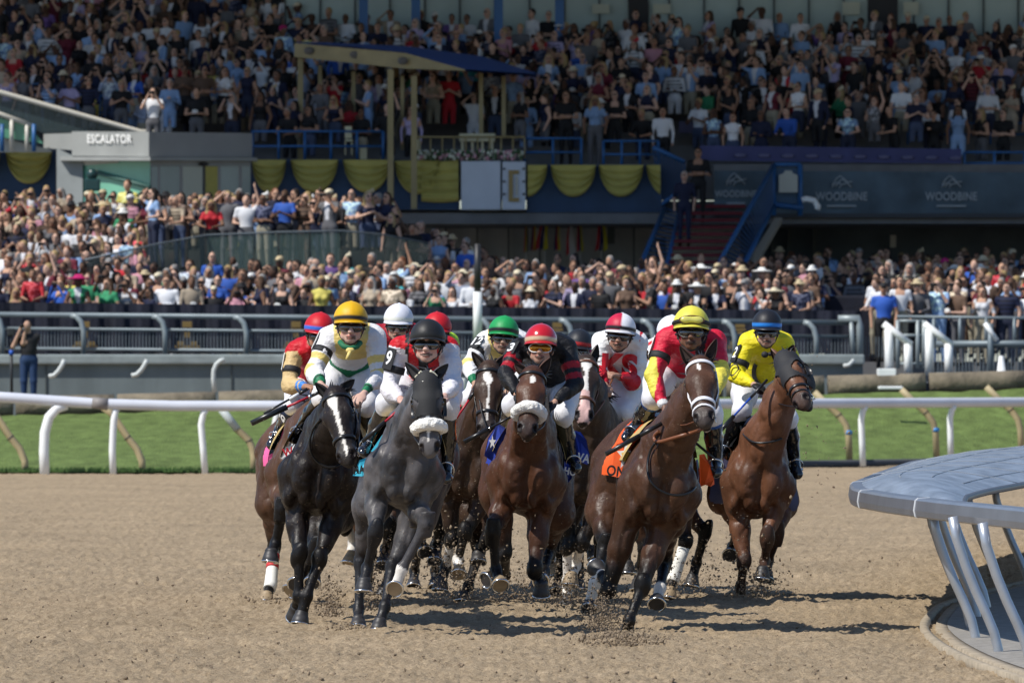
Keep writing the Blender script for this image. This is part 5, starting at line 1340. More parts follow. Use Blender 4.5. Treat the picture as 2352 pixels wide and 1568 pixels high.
    strap(ring_on(hp, G(.055,0,-.05), hn, hw, .006, 24, -125, 125), bw, bm_, 'browband', root)
    na = .40; nose_c = G(na,0,-.04)
    if not cfg.get('fleece'): strap(ring_on(hp, nose_c, hn, hw, .006, 30, -180, 180), bw*1.15, bm_, 'noseband', root)
    strap(ring_on(hp, G(.50,0,-.05), hn-hd*.35, hw, .006, 24, -165, 165) if cfg.get('fig8') else ring_on(hp, G(.10,0,-.09), -hn, hw, .007, 20, -115, 115), bw*.8, bm_, 'throat_lash', root)
    for s in (-1, 1):
        pts = [ring_on(hp, G(a, 0, cc), hw*s, hn, .006, 1, 0, 0)[0] for a, cc in ((.06,-.06),(.15,-.075),(.25,-.07),(.34,-.055),(.42,-.04),(.50,-.045))]
        strap(pts, bw*.9, bm_, 'cheek_strap', root)
        m = MB(); c_ = np.array(pts[-1]); m.tube([c_+(hd*math.cos(a)+hn*math.sin(a))*.032*S+hw*s*.008 for a in np.linspace(0, 2*math.pi, 17)], .005, 6, cap=False); m.build('bit_ring', METAL, root)
        ctx['bit%d' % s] = c_+hw*s*.012
    bpy.data.objects.remove(br)
    if cfg.get('fleece'):
        pts = ring_on(hp, G(.385,0,-.03), hn, hw, .020, 26, -118, 118); n = len(pts)
        fp = chain([np.array(p) for p in pts], [.030+.011*math.sin(math.pi*i/(n-1)) for i in range(n)], .01, 1)
        v, q, lab = sdf_mesh(fp, .008); nn = fbm(v, 40, 2, 1)-.5; c0 = v.mean(0); dd = v-G(.385,0,-.03); dd /= np.linalg.norm(dd, axis=1)[:, None]; v = v+dd*nn[:, None]*.022
        link('fleece_noseband', mesh_np('fleece_noseband', v, q), FLEECE, root)
    if cfg.get('hood'):
        hc = cfg['hood']
        def keep(v, lab):
            a = ((v-poll)@hd)/S; b = ((v-poll)@hw)/S; cc = ((v-poll)@hn)/S
            k = (a > -.045) & (a < .315-.9*np.maximum(0, np.abs(b)-.04)*0+.05*(cc < -.04)) & (cc > -.16)
            for s in (-1, 1):
                e = ((a-.215)/.066)**2+((cc-.005)/.07)**2 < 1; k &= ~(e & (b*s > .046))
                k &= ~((a < .02) & (np.abs(b-s*.058) < .032) & (cc < .03) & (cc > -.08))
            return k
        shell('hood', hp, .0085, .011, keep, mat('hood_'+hc[0], hc[1], rough=.75, bump=.15, bscale=60, bdist=.005), root)
        for s in (-1, 1):      # blinker cups
            m = MB(); rg = []
            for rr, off in ((.060,.005),(.066,.018),(.062,.032)):
                rg.append([G(.215,s*.098,-.02)+(hw*s*off+(hd*math.cos(a)-hn*.15)*rr*1.1+hn*math.sin(a)*rr-hn*off*.5)*S for a in np.linspace(math.pi*1.05, math.pi*1.95, 12)])
            m.loft(rg, closed=False, cap=False); m.build('blinker', mat('blinker_black', (.012,.012,.013), rough=.35), root)
        if hc[0] == 'black_trim':
            for s in (-1, 1): strap([G(-.035+.035*t, s*(.03+.05*t), .055-.03*t) for t in np.linspace(0,1,6)], .009, mat('cream_trim', (.7,.66,.5)), 'ear_trim', root)
    # saddle cloth, pad and girth
    bd = [p for p in pr if p['lab'] == 1]
    if cfg.get('cloth'):
        cc_ = cfg['cloth']; cm = mat('cloth_'+cfg['id'], cc_, rough=.65, noise=.15, nscale=9, bump=.3, bscale=8, bdist=.02)
        lo_, fr0, fr1 = cfg.get('cl', (-.14, -1.02, -.50))
        def keepc(v, lab):
            a = ((v-B0)@f)/S; c = ((v-B0)@u)/S; b = ((v-B0)@r)/S; return (a > fr0) & (a < fr1+.10*np.clip(c, -.2, .2)) & (c > lo_) & (np.abs(b) > .02)
        shell('saddle_cloth', bd, .014, cfg.get('flare', .045), keepc, cm, root, wr=.02, ws=7)
    def keepp(v, lab):
        a = ((v-B0)@f)/S; c = ((v-B0)@u)/S; return (a > -.56) & (a < -.26+.1*c) & (c > (-.03 if cfg['id'] == 'b' else .06 if cfg.get('pad', 1) else .16))
    shell('saddle_pad', bd, .014, .075 if cfg['id'] == 'b' else .034, keepp, FOAM if cfg.get('pad', 1) else LEATH, root)
    def keepg(v, lab):
        a = ((v-B0)@f)/S; c = ((v-B0)@u)/S; return (a > -.66) & (a < -.54) & (c < .35)
    shell('girth', bd, .014, .014, keepg, LEATH, root)
    def keeps(v, lab):
        a = ((v-B0)@f)/S; c = ((v-B0)@u)/S; return (a > -.80) & (a < -.52) & (c > .24)
    shell('saddle', bd, .014, .042, keeps, LEATH, root)
    for bn in cfg.get('bandage', ()):
        lg = [l for l in LEGS if l['c'] is cfg['legs'][bn[0]]][0]; a = lg['K']+(lg['F']-lg['K'])*bn[1]; b = lg['F']+(lg['T']-lg['F'])*.35
        WB_ = mat('white_bandage', (.80,.79,.74), rough=.8)
        m = MB(); m.tube([a, a+(lg['F']-a)*.5, lg['F'], b], .05, 14, rs=[.048,.046,.052,.05]); ba_ = m.build('leg_bandage', WB_, root)
        if bn[2]:
            for t in (.12,.40): p_ = a+(lg['F']-a)*t; m = MB(); m.tube([p_, p_+(lg['F']-a)*.12], .0505, 14); m.build('red_tape', mat('red_tape', (.55,.03,.03)), ba_)
    # breast collar line and light muscle veins are left to the skin itself
    return ctx
HS = {}
KCO = (.066,.030,.0165); 
CFG = [
 dict(id='a', lean=6, label='bay racehorse with pink saddle cloth, outermost on the left behind the black one', D=65.4, chest=(700,1062), yaw=3, coat=(.085,.040,.021), cloth=(.80,.12,.33), cl=(-.08,-.98,-.60), flare=.03,
      head=dict(poll=(762,905), muz=(775,1050), el=None, er=None, fwd=.5), bandage=(('hl',.12,True),),
      legs=dict(fl=dict(k=(648,1168), f=(633,1248), t=(622,1272), d=(-1,1,-1), ax=(-.1,-.15,-1)), fr=dict(k=(715,1240), f=(708,1295), t=(712,1330)), hl=dict(s=(632,1170), k=(630,1255), f=(622,1342), t=(612,1372), d=(1,-1,-1), ground=1, hoof='t'), hr=dict(k=(720,1250), f=(700,1330), t=(672,1350), hoof='t', sock=.75))),
 dict(id='c', lean=9, label='brown racehorse in a red hood, mostly hidden between black and grey horses', D=67.5, chest=(874,1060), yaw=4, coat=(.09,.045,.026), hood=('red', (.38,.02,.04)),
      head=dict(poll=(878,898), muz=(866,1022), el=(850,872), er=None, fwd=.5), legs=dict(fl=dict(k=(795,1200), f=(812,1245), t=(804,1278), hoof='t', sock=.3, ax=(-.2,-.3,-1)), fr=dict(k=(895,1215), f=(885,1260), t=(880,1290)), hl=dict(k=(850,1275), f=(846,1330), t=(842,1365)), hr=dict(k=(905,1250), f=(895,1320), t=(880,1360)))),
 dict(id='e', lean=8, label='dark racehorse almost wholly hidden behind the grey one', D=69, chest=(1005,1055), yaw=2, coat=(.06,.035,.022), head=dict(poll=(1000,920), muz=(1000,1040), el=None, er=None),
      legs=dict(fl=dict(k=(948,1210), f=(965,1240), t=(975,1262), hoof='d', sock=.3), fr=dict(k=(1010,1205), f=(1005,1250), t=(1000,1280)), hl=dict(k=(960,1260), f=(952,1310), t=(950,1340)), hr=dict(k=(1000,1260), f=(1000,1310), t=(1000,1340)))),
 dict(id='h', lean=6, label='dark racehorse almost wholly hidden behind the bay with the small star', D=69.5, chest=(1290,1050), yaw=2, coat=(.08,.04,.022), head=dict(poll=(1310,905), muz=(1310,1020), el=None, er=None),
      legs=dict(fl=dict(k=(1262,1215), f=(1262,1265), t=(1272,1305), hoof='t', sock=.8), fr=dict(k=(1322,1220), f=(1340,1250), t=(1362,1266), ax=(.3,-.3,-1)), hl=dict(k=(1250,1260), f=(1240,1300), t=(1232,1340)), hr=dict(k=(1330,1255), f=(1332,1310), t=(1330,1345)))),
 dict(id='j', lean=8, label='bay racehorse with white bandaged foreleg hidden behind the leading bay', D=67.6, chest=(1530,1060), yaw=5, coat=(.16,.075,.04), blaze=[(.08,0,.02),(.5,0,.03)],
      head=dict(poll=(1502,838), muz=(1474,958), el=(1484,800), er=None, fwd=.5, turn=-20), bandage=(('fr',.12,False),),
      legs=dict(fl=dict(k=(1450,1225), f=(1437,1270), t=(1441,1300), ax=(0,-.2,-1)), fr=dict(k=(1575,1245), f=(1548,1325), t=(1538,1360), d=(-1,-1,-1), ground=1, hoof='t'), hl=dict(k=(1480,1250), f=(1470,1300), t=(1465,1340)), hr=dict(k=(1620,1225), f=(1600,1290), t=(1590,1330)))),
 dict(id='f', lean=11, label='dark bay racehorse with long thin blaze and green cloth, behind the grey horse', D=65.6, chest=(1086,1045), yaw=-3, coat=(.048,.026,.016), cloth=(.16,.55,.06), cl=(-.05,-1.0,-.38), flare=.06, blaze=[(.075,-.01,.012),(.10,-.01,.030),(.14,.0,.034),(.19,.008,.014),(.24,.01,.006),(.44,.006,.007),(.48,.01,.003)],
      head=dict(poll=(1124,842), muz=(1116,1004), el=(1082,806), er=(1167,811), fwd=.5, turn=3), lip=1,
      legs=dict(fl=dict(k=(1038,1238), f=(1024,1302), t=(1013,1338), d=(-1,1,-1), ax=(-.1,-.2,-1)), fr=dict(k=(1068,1222), f=(1052,1285), t=(1054,1312), hoof='t', sock=.8, ax=(0,-.6,-.6)), hl=dict(s=(1105,1215), k=(1100,1268), f=(1076,1345), t=(1064,1372), d=(1,-1,-1), ground=1), hr=dict(k=(1118,1240), f=(1105,1255), t=(1099,1278), ax=(0,-.5,-1)))),
 dict(id='i', lean=11, label='dark brown racehorse with broad blaze and pink nose under the red and white rider', D=65.2, chest=(1362,1052), yaw=-7, coat=(.040,.025,.018), blaze=[(.035,.0,.02),(.06,.0,.045),(.10,.0,.040),(.14,.0,.020),(.20,.0,.017),(.30,.0,.022),(.36,.0,.035),(.60,.0,.05)], pink=1, muzw=.35, lip=1, bridle='b',
      head=dict(poll=(1346,828), muz=(1340,972), el=(1318,812), er=(1374,790), fwd=.5, turn=-6),
      legs=dict(fl=dict(k=(1303,1255), f=(1303,1335), t=(1302,1378), d=(-1,1,-1), ground=1), fr=dict(k=(1338,1243), f=(1322,1298), t=(1312,1326), hoof='t', sock=.35, ax=(-.1,-.2,-1)), hl=dict(k=(1290,1265), f=(1285,1320), t=(1282,1350)), hr=dict(k=(1378,1240), f=(1372,1310), t=(1380,1345)))),
 dict(id='l', lean=6, label='bright bay racehorse in a black blinker hood, outermost on the right', D=67.0, chest=(1745,1082), yaw=1, coat=(.125,.052,.026), cloth=(.10,.11,.20), cl=(-.3,-1.0,-.52), hood=('black', (.016,.016,.018)), pt=.9, bridle='k', fig8=1, lowc=1, pad=0, points=(.05,.026,.018),
      head=dict(poll=(1799,822), muz=(1851,938), el=(1768,800), er=(1823,790), fwd=.45, turn=42, len=.62), arch=.02,
      legs=dict(fl=dict(k=(1709,1290), f=(1701,1346), t=(1701,1370), d=(-1,1,1), ground=1, e=(1695,1170)), fr=dict(k=(1762,1235), f=(1757,1288), t=(1751,1313), d=(-1,1,-1), ax=(-.1,-.2,-1)), hl=dict(k=(1695,1215), f=(1682,1255), t=(1677,1272), d=(1,1,-1)), hr=dict(s=(1800,1150), k=(1786,1225), f=(1765,1285), t=(1760,1320)))),
 dict(id='g', lean=6, label='bay racehorse with small white star and white fleece noseband in the middle', D=62.5, chest=(1213,1066), yaw=0, coat=(.074,.030,.0155), cloth=(.015,.045,.36), cl=(-.05,-1.0,-.45), flare=.03, blaze=[(.085,.005,.003),(.10,.005,.022),(.13,.008,.024),(.155,.004,.010),(.17,0,.002)], fleece=1, bridle='k', lip=1,
      head=dict(poll=(1224,855), muz=(1210,1002), el=(1181,834), er=(1266,820), fwd=.62, turn=-3),
      legs=dict(fl=dict(k=(1132,1222), f=(1139,1310), t=(1148,1338), e=(1160,1150), d=(-1,1,-1), hoof='t', ax=(.15,-.7,-.6)), fr=dict(k=(1228,1308), f=(1240,1328), t=(1243,1346), d=(-1,1,-1), ax=(0,.3,-1), e=(1240,1180)), hl=dict(k=(1160,1270), f=(1160,1320), t=(1125,1328), d=(-1,1,-1)), hr=dict(s=(1280,1190), k=(1262,1262), f=(1250,1312), t=(1243,1330), d=(1,-1,-1)))),
 dict(id='b', lean=12, label='near black racehorse with a wide white blaze under the yellow cap', D=61.3, chest=(738,1066), yaw=-3, coat=(.0145,.0098,.0085), cloth=(.50,.50,.50), cl=(-.06,-1.0,-.55), blaze=[(.05,-.0,.006),(.065,.0,.035),(.10,.0,.040),(.13,.004,.034),(.18,.012,.018),(.30,.014,.014),(.42,.016,.012),(.52,.018,.013),(.56,.018,.008)], points=(.006,.005,.005), muzc=(.035,.03,.028),
      head=dict(poll=(766,903), muz=(802,1066), el=(722,878), er=(815,869), fwd=.60, turn=22),
      legs=dict(fl=dict(k=(687,1275), f=(686,1368), t=(681,1398), e=(683,1160), d=(-1,1,1)), fr=dict(k=(733,1284), f=(705,1368), t=(692,1415), e=(778,1165), d=(-1,-1,-1), ax=(-.15,-.25,-1)), hl=dict(s=(735,1200), k=(722,1262), f=(700,1318), t=(683,1338), sock=.7), hr=dict(s=(760,1190), k=(748,1240), f=(730,1300), t=(720,1330)))),
 dict(id='d', lean=9, label='grey racehorse in a black blinker hood with white fleece noseband', D=58.9, chest=(934,1052), s=.94, yaw=-1, coat=(.066,.061,.063), dapple=1, points=(.013,.0125,.014), cloth=(.04,.45,.62), cl=(-.02,-.95,-.45), flare=.05, hood=('black_trim', (.014,.014,.015)), fleece=1, pt=.62, muzc=(.13,.12,.12), blaze=[(.32,0,.012),(.36,0,.012),(.52,0,.008)],
      head=dict(poll=(980,868), muz=(988,1052), el=(929,831), er=(1031,834), fwd=.62, turn=4, len=.62),
      legs=dict(fl=dict(k=(862,1225), f=(843,1305), t=(836,1340), e=(865,1130), d=(-1,1,-1), ax=(-.05,-.2,-1)), fr=dict(k=(978,1205), f=(924,1305), t=(908,1350), e=(955,1165), d=(-1,1,-1), hoof='t', sock=.97, ax=(-.2,-.8,-.4), lowcoat=1), hl=dict(s=(845,1180), k=(828,1290), f=(824,1398), t=(823,1428), d=(1,-1,-1), ground=1), hr=dict(s=(945,1210), k=(900,1305), f=(884,1392), t=(872,1432), d=(-1,-1,-1), ground=1, ax=(-.15,-.3,-1)))),
 dict(id='k', lean=9, label='leading bay racehorse with white bridle and orange cloth, nearest the camera', pt=.40, D=59.6, chest=(1522,1092), yaw=6, coat=KCO, cloth=(.85,.11,.012), cl=(-.06,-1.0,-.52), flare=.035, bridle='w', fig8=1, blaze=[(.075,-.002,.002),(.095,-.0,.012),(.13,.004,.008),(.14,.004,.001)], lip=1, muzc=(.045,.042,.042), arch=.03,
      head=dict(poll=(1606,832), muz=(1620,984), el=(1560,793), er=(1646,776), fwd=.60, turn=12, len=.63),
      legs=dict(fl=dict(k=(1398,1352), f=(1385,1325), t=(1380,1316), e=(1440,1200), d=(-1,1,1), ax=(-.2,.5,.2)), fr=dict(k=(1475,1345), f=(1445,1425), t=(1440,1446), e=(1515,1225), d=(-1,-1,1), ground=1), hl=dict(s=(1385,1180), k=(1388,1258), f=(1366,1340), t=(1354,1390), d=(-1,-1,-1), sock=.55, ax=(-.15,-.7,-.7)), hr=dict(s=(1530,1200), k=(1527,1290), f=(1516,1350), t=(1508,1380), d=(1,-1,-1), sock=.93, ax=(-.1,-.7,-.6)))),
]
for c_ in CFG: HS[c_['id']] = horse(c_)
# ================================================================ JOCKEYS
SILK = mat('silk', attr='Col', rough=.52, spec=.3, bump=.65, bscale=11, bdist=.045, stretch=(1.0, 1, 1.7), detail=2)
SKINM = mat('skin', attr='Col', rough=.5, spec=.35, noise=.06, nscale=20)
PANTS = mat('white_breeches', (.74,.74,.78), rough=.6, bump=.45, bscale=6, bdist=.035, noise=.05, nscale=5)
BOOT = mat('patent_boot', (.008,.008,.010), rough=.12, spec=.7, coat=.5, bump=.2, bscale=10, bdist=.02)
BLKC = mat('black_cloth', (.012,.012,.014), rough=.7)
LENS = mat('goggle_lens', (.02,.016,.014), rough=.04, spec=1.0, coat=1.0)
W_ = (.78,.78,.78); K_ = (.010,.010,.012); R_ = (.55,.012,.02)
def arm_t(v, c, s):
    """0..1 shoulder to elbow, 1..2 elbow to wrist"""
    S_, E_, H_ = c['S%d' % s], c['E%d' % s], c['W%d' % s]
    du, dl = seg_d(v, S_, E_), seg_d(v, E_, H_); return np.where(du < dl, seg_t(v, S_, E_), 1+seg_t(v, E_, H_))
def ring_band(c, s, t0, t1, r, name, m, parent, ext=0, sq=1):
    A, B = (c['S%d' % s], c['E%d' % s]) if t0 < 1 else (c['E%d' % s], c['W%d' % s]); t0 %= 1; t1 = t1 % 1 if t1 % 1 else 1
    a, b = A+(B-A)*t0, A+(B-A)*t1; q = MB(); q.tube([a, a*.97+b*.03, b*.97+a*.03, b], r, 18, rs=[r*.96, r, r, r*.96]); return q.build(name, m, parent)
def jockey(j):
    hx = HS[j['horse']]; D = hx['D']; sc = j.get('s', 1.0); f, r, u = hx['f'], hx['r'], hx['u']
    Dh = D+j.get('dh', .12); hc = np.array(P(*j['helm'], Dh)); R0 = .118*sc
    ch = np.array(P(j['chin'][0], j['chin'][1], Dh)); 
    dn = ch-hc; lat = math.hypot(dn[0], dn[2]); full = .235*sc; dy = -math.sqrt(max(full**2-lat**2, 0))*j.get('pit', 1); dn = nrm(V3(dn[0], dy*.4, dn[2]))
    hu = -dn; hr_ = nrm(V3(1,0,0)-hu*hu[0]); ty = math.radians(j.get('turn', 0)); hf0 = np.cross(hr_, hu); hf0 = hf0 if hf0[1] < 0 else -hf0
    hr_ = nrm(hr_*math.cos(ty)-hf0*math.sin(ty)*-1); hf = np.cross(hr_, hu); hf = hf if hf[1] < 0 else -hf; hr_ = hr_ if hr_[0] > 0 else -hr_
    HA = [hr_, hf, hu]
    def G(a, b, c): return hc+(hr_*a+hf*b+hu*c)*sc
    c = {}
    for s, k in ((-1, 'l'), (1, 'r')):
        Sd = D+.30+j.get('sd', 0); S_ = np.array(P(*j['sh'+k], Sd)); E_ = solve(S_, *j['el'+k], .285*sc, j.get('es'+k, -1)); H_ = solve(E_, *j['ha'+k], .27*sc, -1)
        c['S%d' % s], c['E%d' % s], c['H%d' % s] = S_, E_, H_; c['W%d' % s] = E_+(H_-E_)*.82
    sm = (c['S-1']+c['S1'])/2
    pel = solve(sm, *j['pel'], .47*sc, 1)
    pel = pel if pel[1] < D+.95 else np.array(P(*j['pel'], D+.85))
    for s, k in ((-1, 'l'), (1, 'r')):
        hip = pel+r*s*.10*sc; Kn = solve(hip, *j['kn'+k], .42*sc, -1); An = solve(Kn, *j['an'+k], .40*sc, 1); To = solve(An, *j['to'+k], .16*sc, -1)
        c['P%d' % s], c['K%d' % s], c['A%d' % s], c['T%d' % s] = hip, Kn, An, To
    root = thing('person', j['label'], 'jockey', Vector((hc[0], hc[1], hc[2]-1.0)), 'jockeys riding in the race')
    tu = nrm(sm-pel); tr = nrm(c['S1']-c['S-1']); tn = nrm(np.cross(tr, tu)); tn = tn if tn[1] < 0 else -tn
    TA = [tr, tn, tu]
    sk = np.array(j.get('skin', (.56,.34,.26)))
    # --- body: one skin from head to toes
    pr = []
    nb = sm+tu*.06+tn*.03
    pr.append(cap(nb, G(0,-.02,-.10), .058*sc, .055*sc, .03, 1))
    pr += [ell(G(0,.015,-.045), np.array([.077,.095,.095])*sc, HA, .03, 1), ell(G(0,.035,-.135), np.array([.060,.068,.070])*sc, HA, .03, 1), ell(G(0,.062,-.190), np.array([.034,.036,.030])*sc, HA, .03, 1)]
    for s in (-1, 1): pr += [ell(G(s*.040,.066,-.125), np.array([.024,.022,.026])*sc, HA, .02, 1), ell(G(s*.048,.025,-.165), np.array([.022,.040,.022])*sc, HA, .025, 1), ell(G(s*.083,.0,-.11), np.array([.012,.022,.034])*sc, HA, .012, 1),
                              ell(G(s*.032,.092,-.085), np.array([.020,.016,.012])*sc, HA, .01, 1, True), ell(G(s*.013,.113,-.142), np.array([.011,.012,.009])*sc, HA, .008, 1)]
    pr += [cap(G(0,.092,-.09), G(0,.118,-.138), .011*sc, .0145*sc, .012, 1), ell(G(0,.100,-.168), np.array([.027,.013,.0075])*sc, HA, .006, 2), ell(G(0,.098,-.180), np.array([.022,.013,.0075])*sc, HA, .006, 2), ell(G(0,.108,-.1745), np.array([.026,.012,.0022])*sc, HA, .003, 3, True)]
    pr.append(cap(pel-tn*.03, sm-tn*.03, .065, .065, .05, 1)); pr.append(cap(c['S-1'], c['S1'], .045, .045, .04, 1))
    glove = j.get('glove')
    for s in (-1, 1):
        S_, E_, H_ = c['S%d' % s], c['E%d' % s], c['H%d' % s]
        pr += chain([S_, E_, H_], [.038, .033, .024], .02, 1)
        fd = nrm(H_-E_); pn = nrm(u*.9-fd*(u@fd)+f*.3); sd = nrm(np.cross(fd, pn)); pn = np.cross(sd, fd); pn = pn if pn[2] > 0 else -pn
        hp_ = H_+fd*.045; lb = 4 if glove else 1
        pr.append(ell(hp_, np.array([.052,.042,.020])*sc, [fd, sd, pn], .015, lb)); inn = -1 if (sd@V3(1,0,0))*s > 0 else 1
        for k in range(4):
            o = (k-1.5)*.0195; ln_ = (.92,1.05,1.0,.82)[k]; b0 = hp_+fd*.038+sd*o; b1 = b0+fd*.026*ln_-pn*.008; b2 = b1-pn*.028*ln_+fd*.004; b3 = b2-fd*.022*ln_-pn*.004
            pr += chain([b0, b1, b2, b3], [.0110,.0105,.0095,.0080], .004, lb)
        t0 = hp_-fd*.012+sd*inn*.032; pr += chain([t0, t0+fd*.022+sd*inn*.014-pn*.008, t0+fd*.046+sd*inn*.004-pn*.020], [.0135,.0120,.0095], .008, lb)
        pr += chain([c['P%d' % s], c['K%d' % s], c['A%d' % s], c['T%d' % s]], [.075,.045,.035,.03], .03, 1)
    def cb(v, lab):
        n = fbm(v, 18, 3, 5); col = sk*(.86+.28*n)[:, None]; a = (v-hc)@hu/sc
        rl = (np.abs((v-hc)@hr_/sc) > .03) & (a < -.1) & (a > -.16) & (((v-hc)@hf/sc) > .05); col[rl] = col[rl]*np.array([1.05,.86,.84])
        st = j.get('stubble', 0); mk = (a < -.150) & (a > -.23); col[mk] = col[mk]*(1-.35*st)
        col[lab == 2] = sk*np.array([.85,.48,.46]); col[lab == 3] = sk*.22; col[lab == 4] = glove if glove and glove is not True else K_
        return np.clip(col, 0, 1)
    skin('body', pr, .0075, SKINM, root, cb, 1)
    # --- silks
    tp = []
    md = (pel+sm)/2+(-tn)*.035
    tp.append(ell(md+tu*.10*sc, np.array([.170,.115,.19])*sc, TA, .06, 1)); tp.append(ell(pel+tu*.13*sc, np.array([.145,.11,.14])*sc, TA, .06, 1)); tp.append(ell(sm-tu*.03*sc-tn*.01, np.array([.19,.115,.13])*sc, TA, .06, 1))
    tp.append(cap(c['S-1']-tu*.01, c['S1']-tu*.01, .068*sc, .068*sc, .05, 1)); tp.append(cap(sm+tu*.02, nb+tu*.015, .085*sc, .064*sc, .04, 6))
    for s in (-1, 1):
        S_, E_, Wr = c['S%d' % s], c['E%d' % s], c['W%d' % s]; lb = 2 if s < 0 else 3
        tp += chain([S_, S_+(E_-S_)*.5, E_, E_+(Wr-E_)*.55, Wr], np.array([.070,.062,.055,.050,.034])*sc, .025, lb)
        tp.append(ell(E_+(Wr-E_)*.25-u*.012, np.array([.055,.055,.055])*sc, None, .03, lb))
    ctx = dict(c=c, sm=sm, pel=pel, tu=tu, tr=tr, tn=tn, sc=sc, hc=hc)
    def cj(v, lab):
        x = (v-sm)@tr/sc; z = (v-sm)@tu/sc; tl = arm_t(v, c, -1); tr_ = arm_t(v, c, 1); arml = lab == 2; armr = lab == 3
        near = arml | armr; t = np.where(arml, tl, np.where(armr, tr_, -1)); col = np.zeros((len(v), 3)); col[:] = j['base']
        j['pat'](col, v, x, z, t, near, arml, armr, lab); return np.clip(col, 0, 1)
    shd = sdf_mesh
    skin('silks', tp, .0085, SILK, root, cj, 1, wr=.034, wscale=11)
    # --- breeches and boots
    pp = [ell(pel, np.array([.16,.13,.14])*sc, TA, .06, 1), cap(pel-r*.06, pel+r*.06, .115*sc, .115*sc, .05, 1)]
    for s in (-1, 1): pp += chain([c['P%d' % s], (c['P%d' % s]+c['K%d' % s])/2, c['K%d' % s], c['K%d' % s]+(c['A%d' % s]-c['K%d' % s])*.22], np.array([.115,.098,.070,.052])*sc, .04, 1)
    skin('breeches', pp, .011, j.get('pants', PANTS), root, None, 1, wr=.025, wscale=12)
    for s in (-1, 1):
        K1, A1, T1 = c['K%d' % s], c['A%d' % s], c['T%d' % s]; a = K1+(A1-K1)*j.get('boot', .16)
        bp = chain([a, a+(A1-a)*.4, A1], np.array([.062,.060,.044])*sc, .02, 1); fd = nrm(T1-A1); sd = nrm(np.cross(fd, nrm(K1-A1)))
        bp.append(cap(A1, T1, .046*sc, .034*sc, .02, 1)); bp.append(ell(T1, np.array([.05,.040,.030])*sc, [fd, sd, np.cross(sd, fd)], .02, 1)); bp.append(cap(A1-fd*.03, A1-fd*.035-nrm(K1-A1)*.02, .034*sc, .03*sc, .02, 1))
        if s < 0: c['bootp'] = bp
        skin('boot', bp, .0085, BOOT, root, None, 1, wr=.012, wscale=22)
        if j.get('sock'): q = MB(); q.tube([K1+(A1-K1)*.08, K1+(A1-K1)*.20], .066*sc, 16); q.build('stocking', j['sock'], root)
        # stirrup iron and leather, resting under the boot
        q = MB(); m_ = T1*.6+A1*.4; up = nrm(K1-A1); q.tube([m_+sd*(.055*math.cos(a_))+up*(.02+.06*math.sin(a_)) for a_ in np.linspace(-math.pi*.15, math.pi*1.15, 14)], .006, 6); q.tube([m_+sd*-.052-up*.03, m_+sd*.052-up*.03], .010, 6); q.build('stirrup', METAL, hx['root'])
        q = MB(); q.tube([m_+up*.08, hx['L'](-.62, s*.22, .30)], .010, 5); q.build('stirrup_leather', LEATH, hx['root'])
    # --- helmet
    hm = j['hcol']; n = 40; rows = 16; V = []; Cc = []
    band = j.get('band'); 
    for i in range(rows+1):
        th = math.radians(2+i*103/rows)
        for k in range(n):
            a = 2*math.pi*k/n; sa, ca = math.sin(a), math.cos(a)
            seam = 1+.010*math.exp(-((math.sin(a*2))/.10)**2)*(1 if i < rows-2 else 0)
            rr = R0*(1.0 if th < math.pi/2 else 1-.05*(th-math.pi/2)/.2)
            x = math.sin(th)*sa*rr*1.0*seam; y = math.sin(th)*ca*rr*(1.20 if ca > 0 else 1.26)*seam; z = math.cos(th)*rr*1.10*(1.0)
            V.append(hc+hr_*x+hf*y+hu*(z-.045*sc)); deg = math.degrees(th)
            col = hm(a) if callable(hm) else hm
            if band is not None and 80 < deg < 93.5: col = band
            Cc.append(col)
    Fq = [[i*n+k, i*n+(k+1) % n, (i+1)*n+(k+1) % n, (i+1)*n+k] for i in range(rows) for k in range(n)]
    top = len(V); V.append(hc+hu*(R0*1.10-.045*sc+.004)); Cc.append(hm(.5) if callable(hm) else hm); Fq += [[top, (k+1) % n, k, k] for k in range(0)]
    hel = link('helmet', mesh_np('helmet', V, Fq, Cc), mat('helmet_gloss', attr='Col', rough=.18, coat=.6) if j.get('gloss') else mat('helmet_cloth', attr='Col', rough=.5, spec=.35, bump=.35, bscale=14, bdist=.008, noise=.08, nscale=14), root)
    q = MB(); q.ball(hc+hu*(R0*1.10-.046*sc), (.014,.014,.006), 8); q.build('button', mat('btn_'+j['id'], tuple(hm(.5) if callable(hm) else hm), rough=.4), hel)
    pkc = j.get('peak', hm(.3) if callable(hm) else hm); r1, r2 = [], []
    for a in np.linspace(-math.pi*.42, math.pi*.42, 20):
        ca = math.cos(a); e = .030*max(0, (ca-math.cos(math.pi*.42)))/(1-math.cos(math.pi*.42))
        p0 = hc+hr_*math.sin(a)*R0*.98+hf*ca*R0*1.17+hu*(-.060*sc); p1 = hc+hr_*math.sin(a)*(R0*1.0+.002)+hf*(ca*R0*1.19+e*1.1)+hu*(-.072*sc-e*.25)
        r1.append([p0, p1, p1-hu*.007, p0-hu*.012])
    q = MB(); q.loft(r1); q.build('peak', mat('peak_'+j['id'], tuple(pkc), rough=.4), hel)
    # brim edge, chin straps
    q = MB(); q.tube([hc+hr_*math.sin(a)*R0*.97+hf*math.cos(a)*R0*(1.15 if math.cos(a) > 0 else 1.2)-hu*.072*sc for a in np.linspace(0, 2*math.pi, 33)], .0065, 6, cap=False); q.build('helmet_rim', BLKC, hel)
    for s in (-1, 1): q = MB(); q.tube([G(s*.098,.01,-.07), G(s*.088,.02,-.12), G(s*.068,.035,-.17), G(s*.03,.065,-.215), G(0,.075,-.225)], .007, 6, squash=.6); q.build('chin_strap', BLKC, hel)
    # --- goggles
    gy, gz = .083, -.108
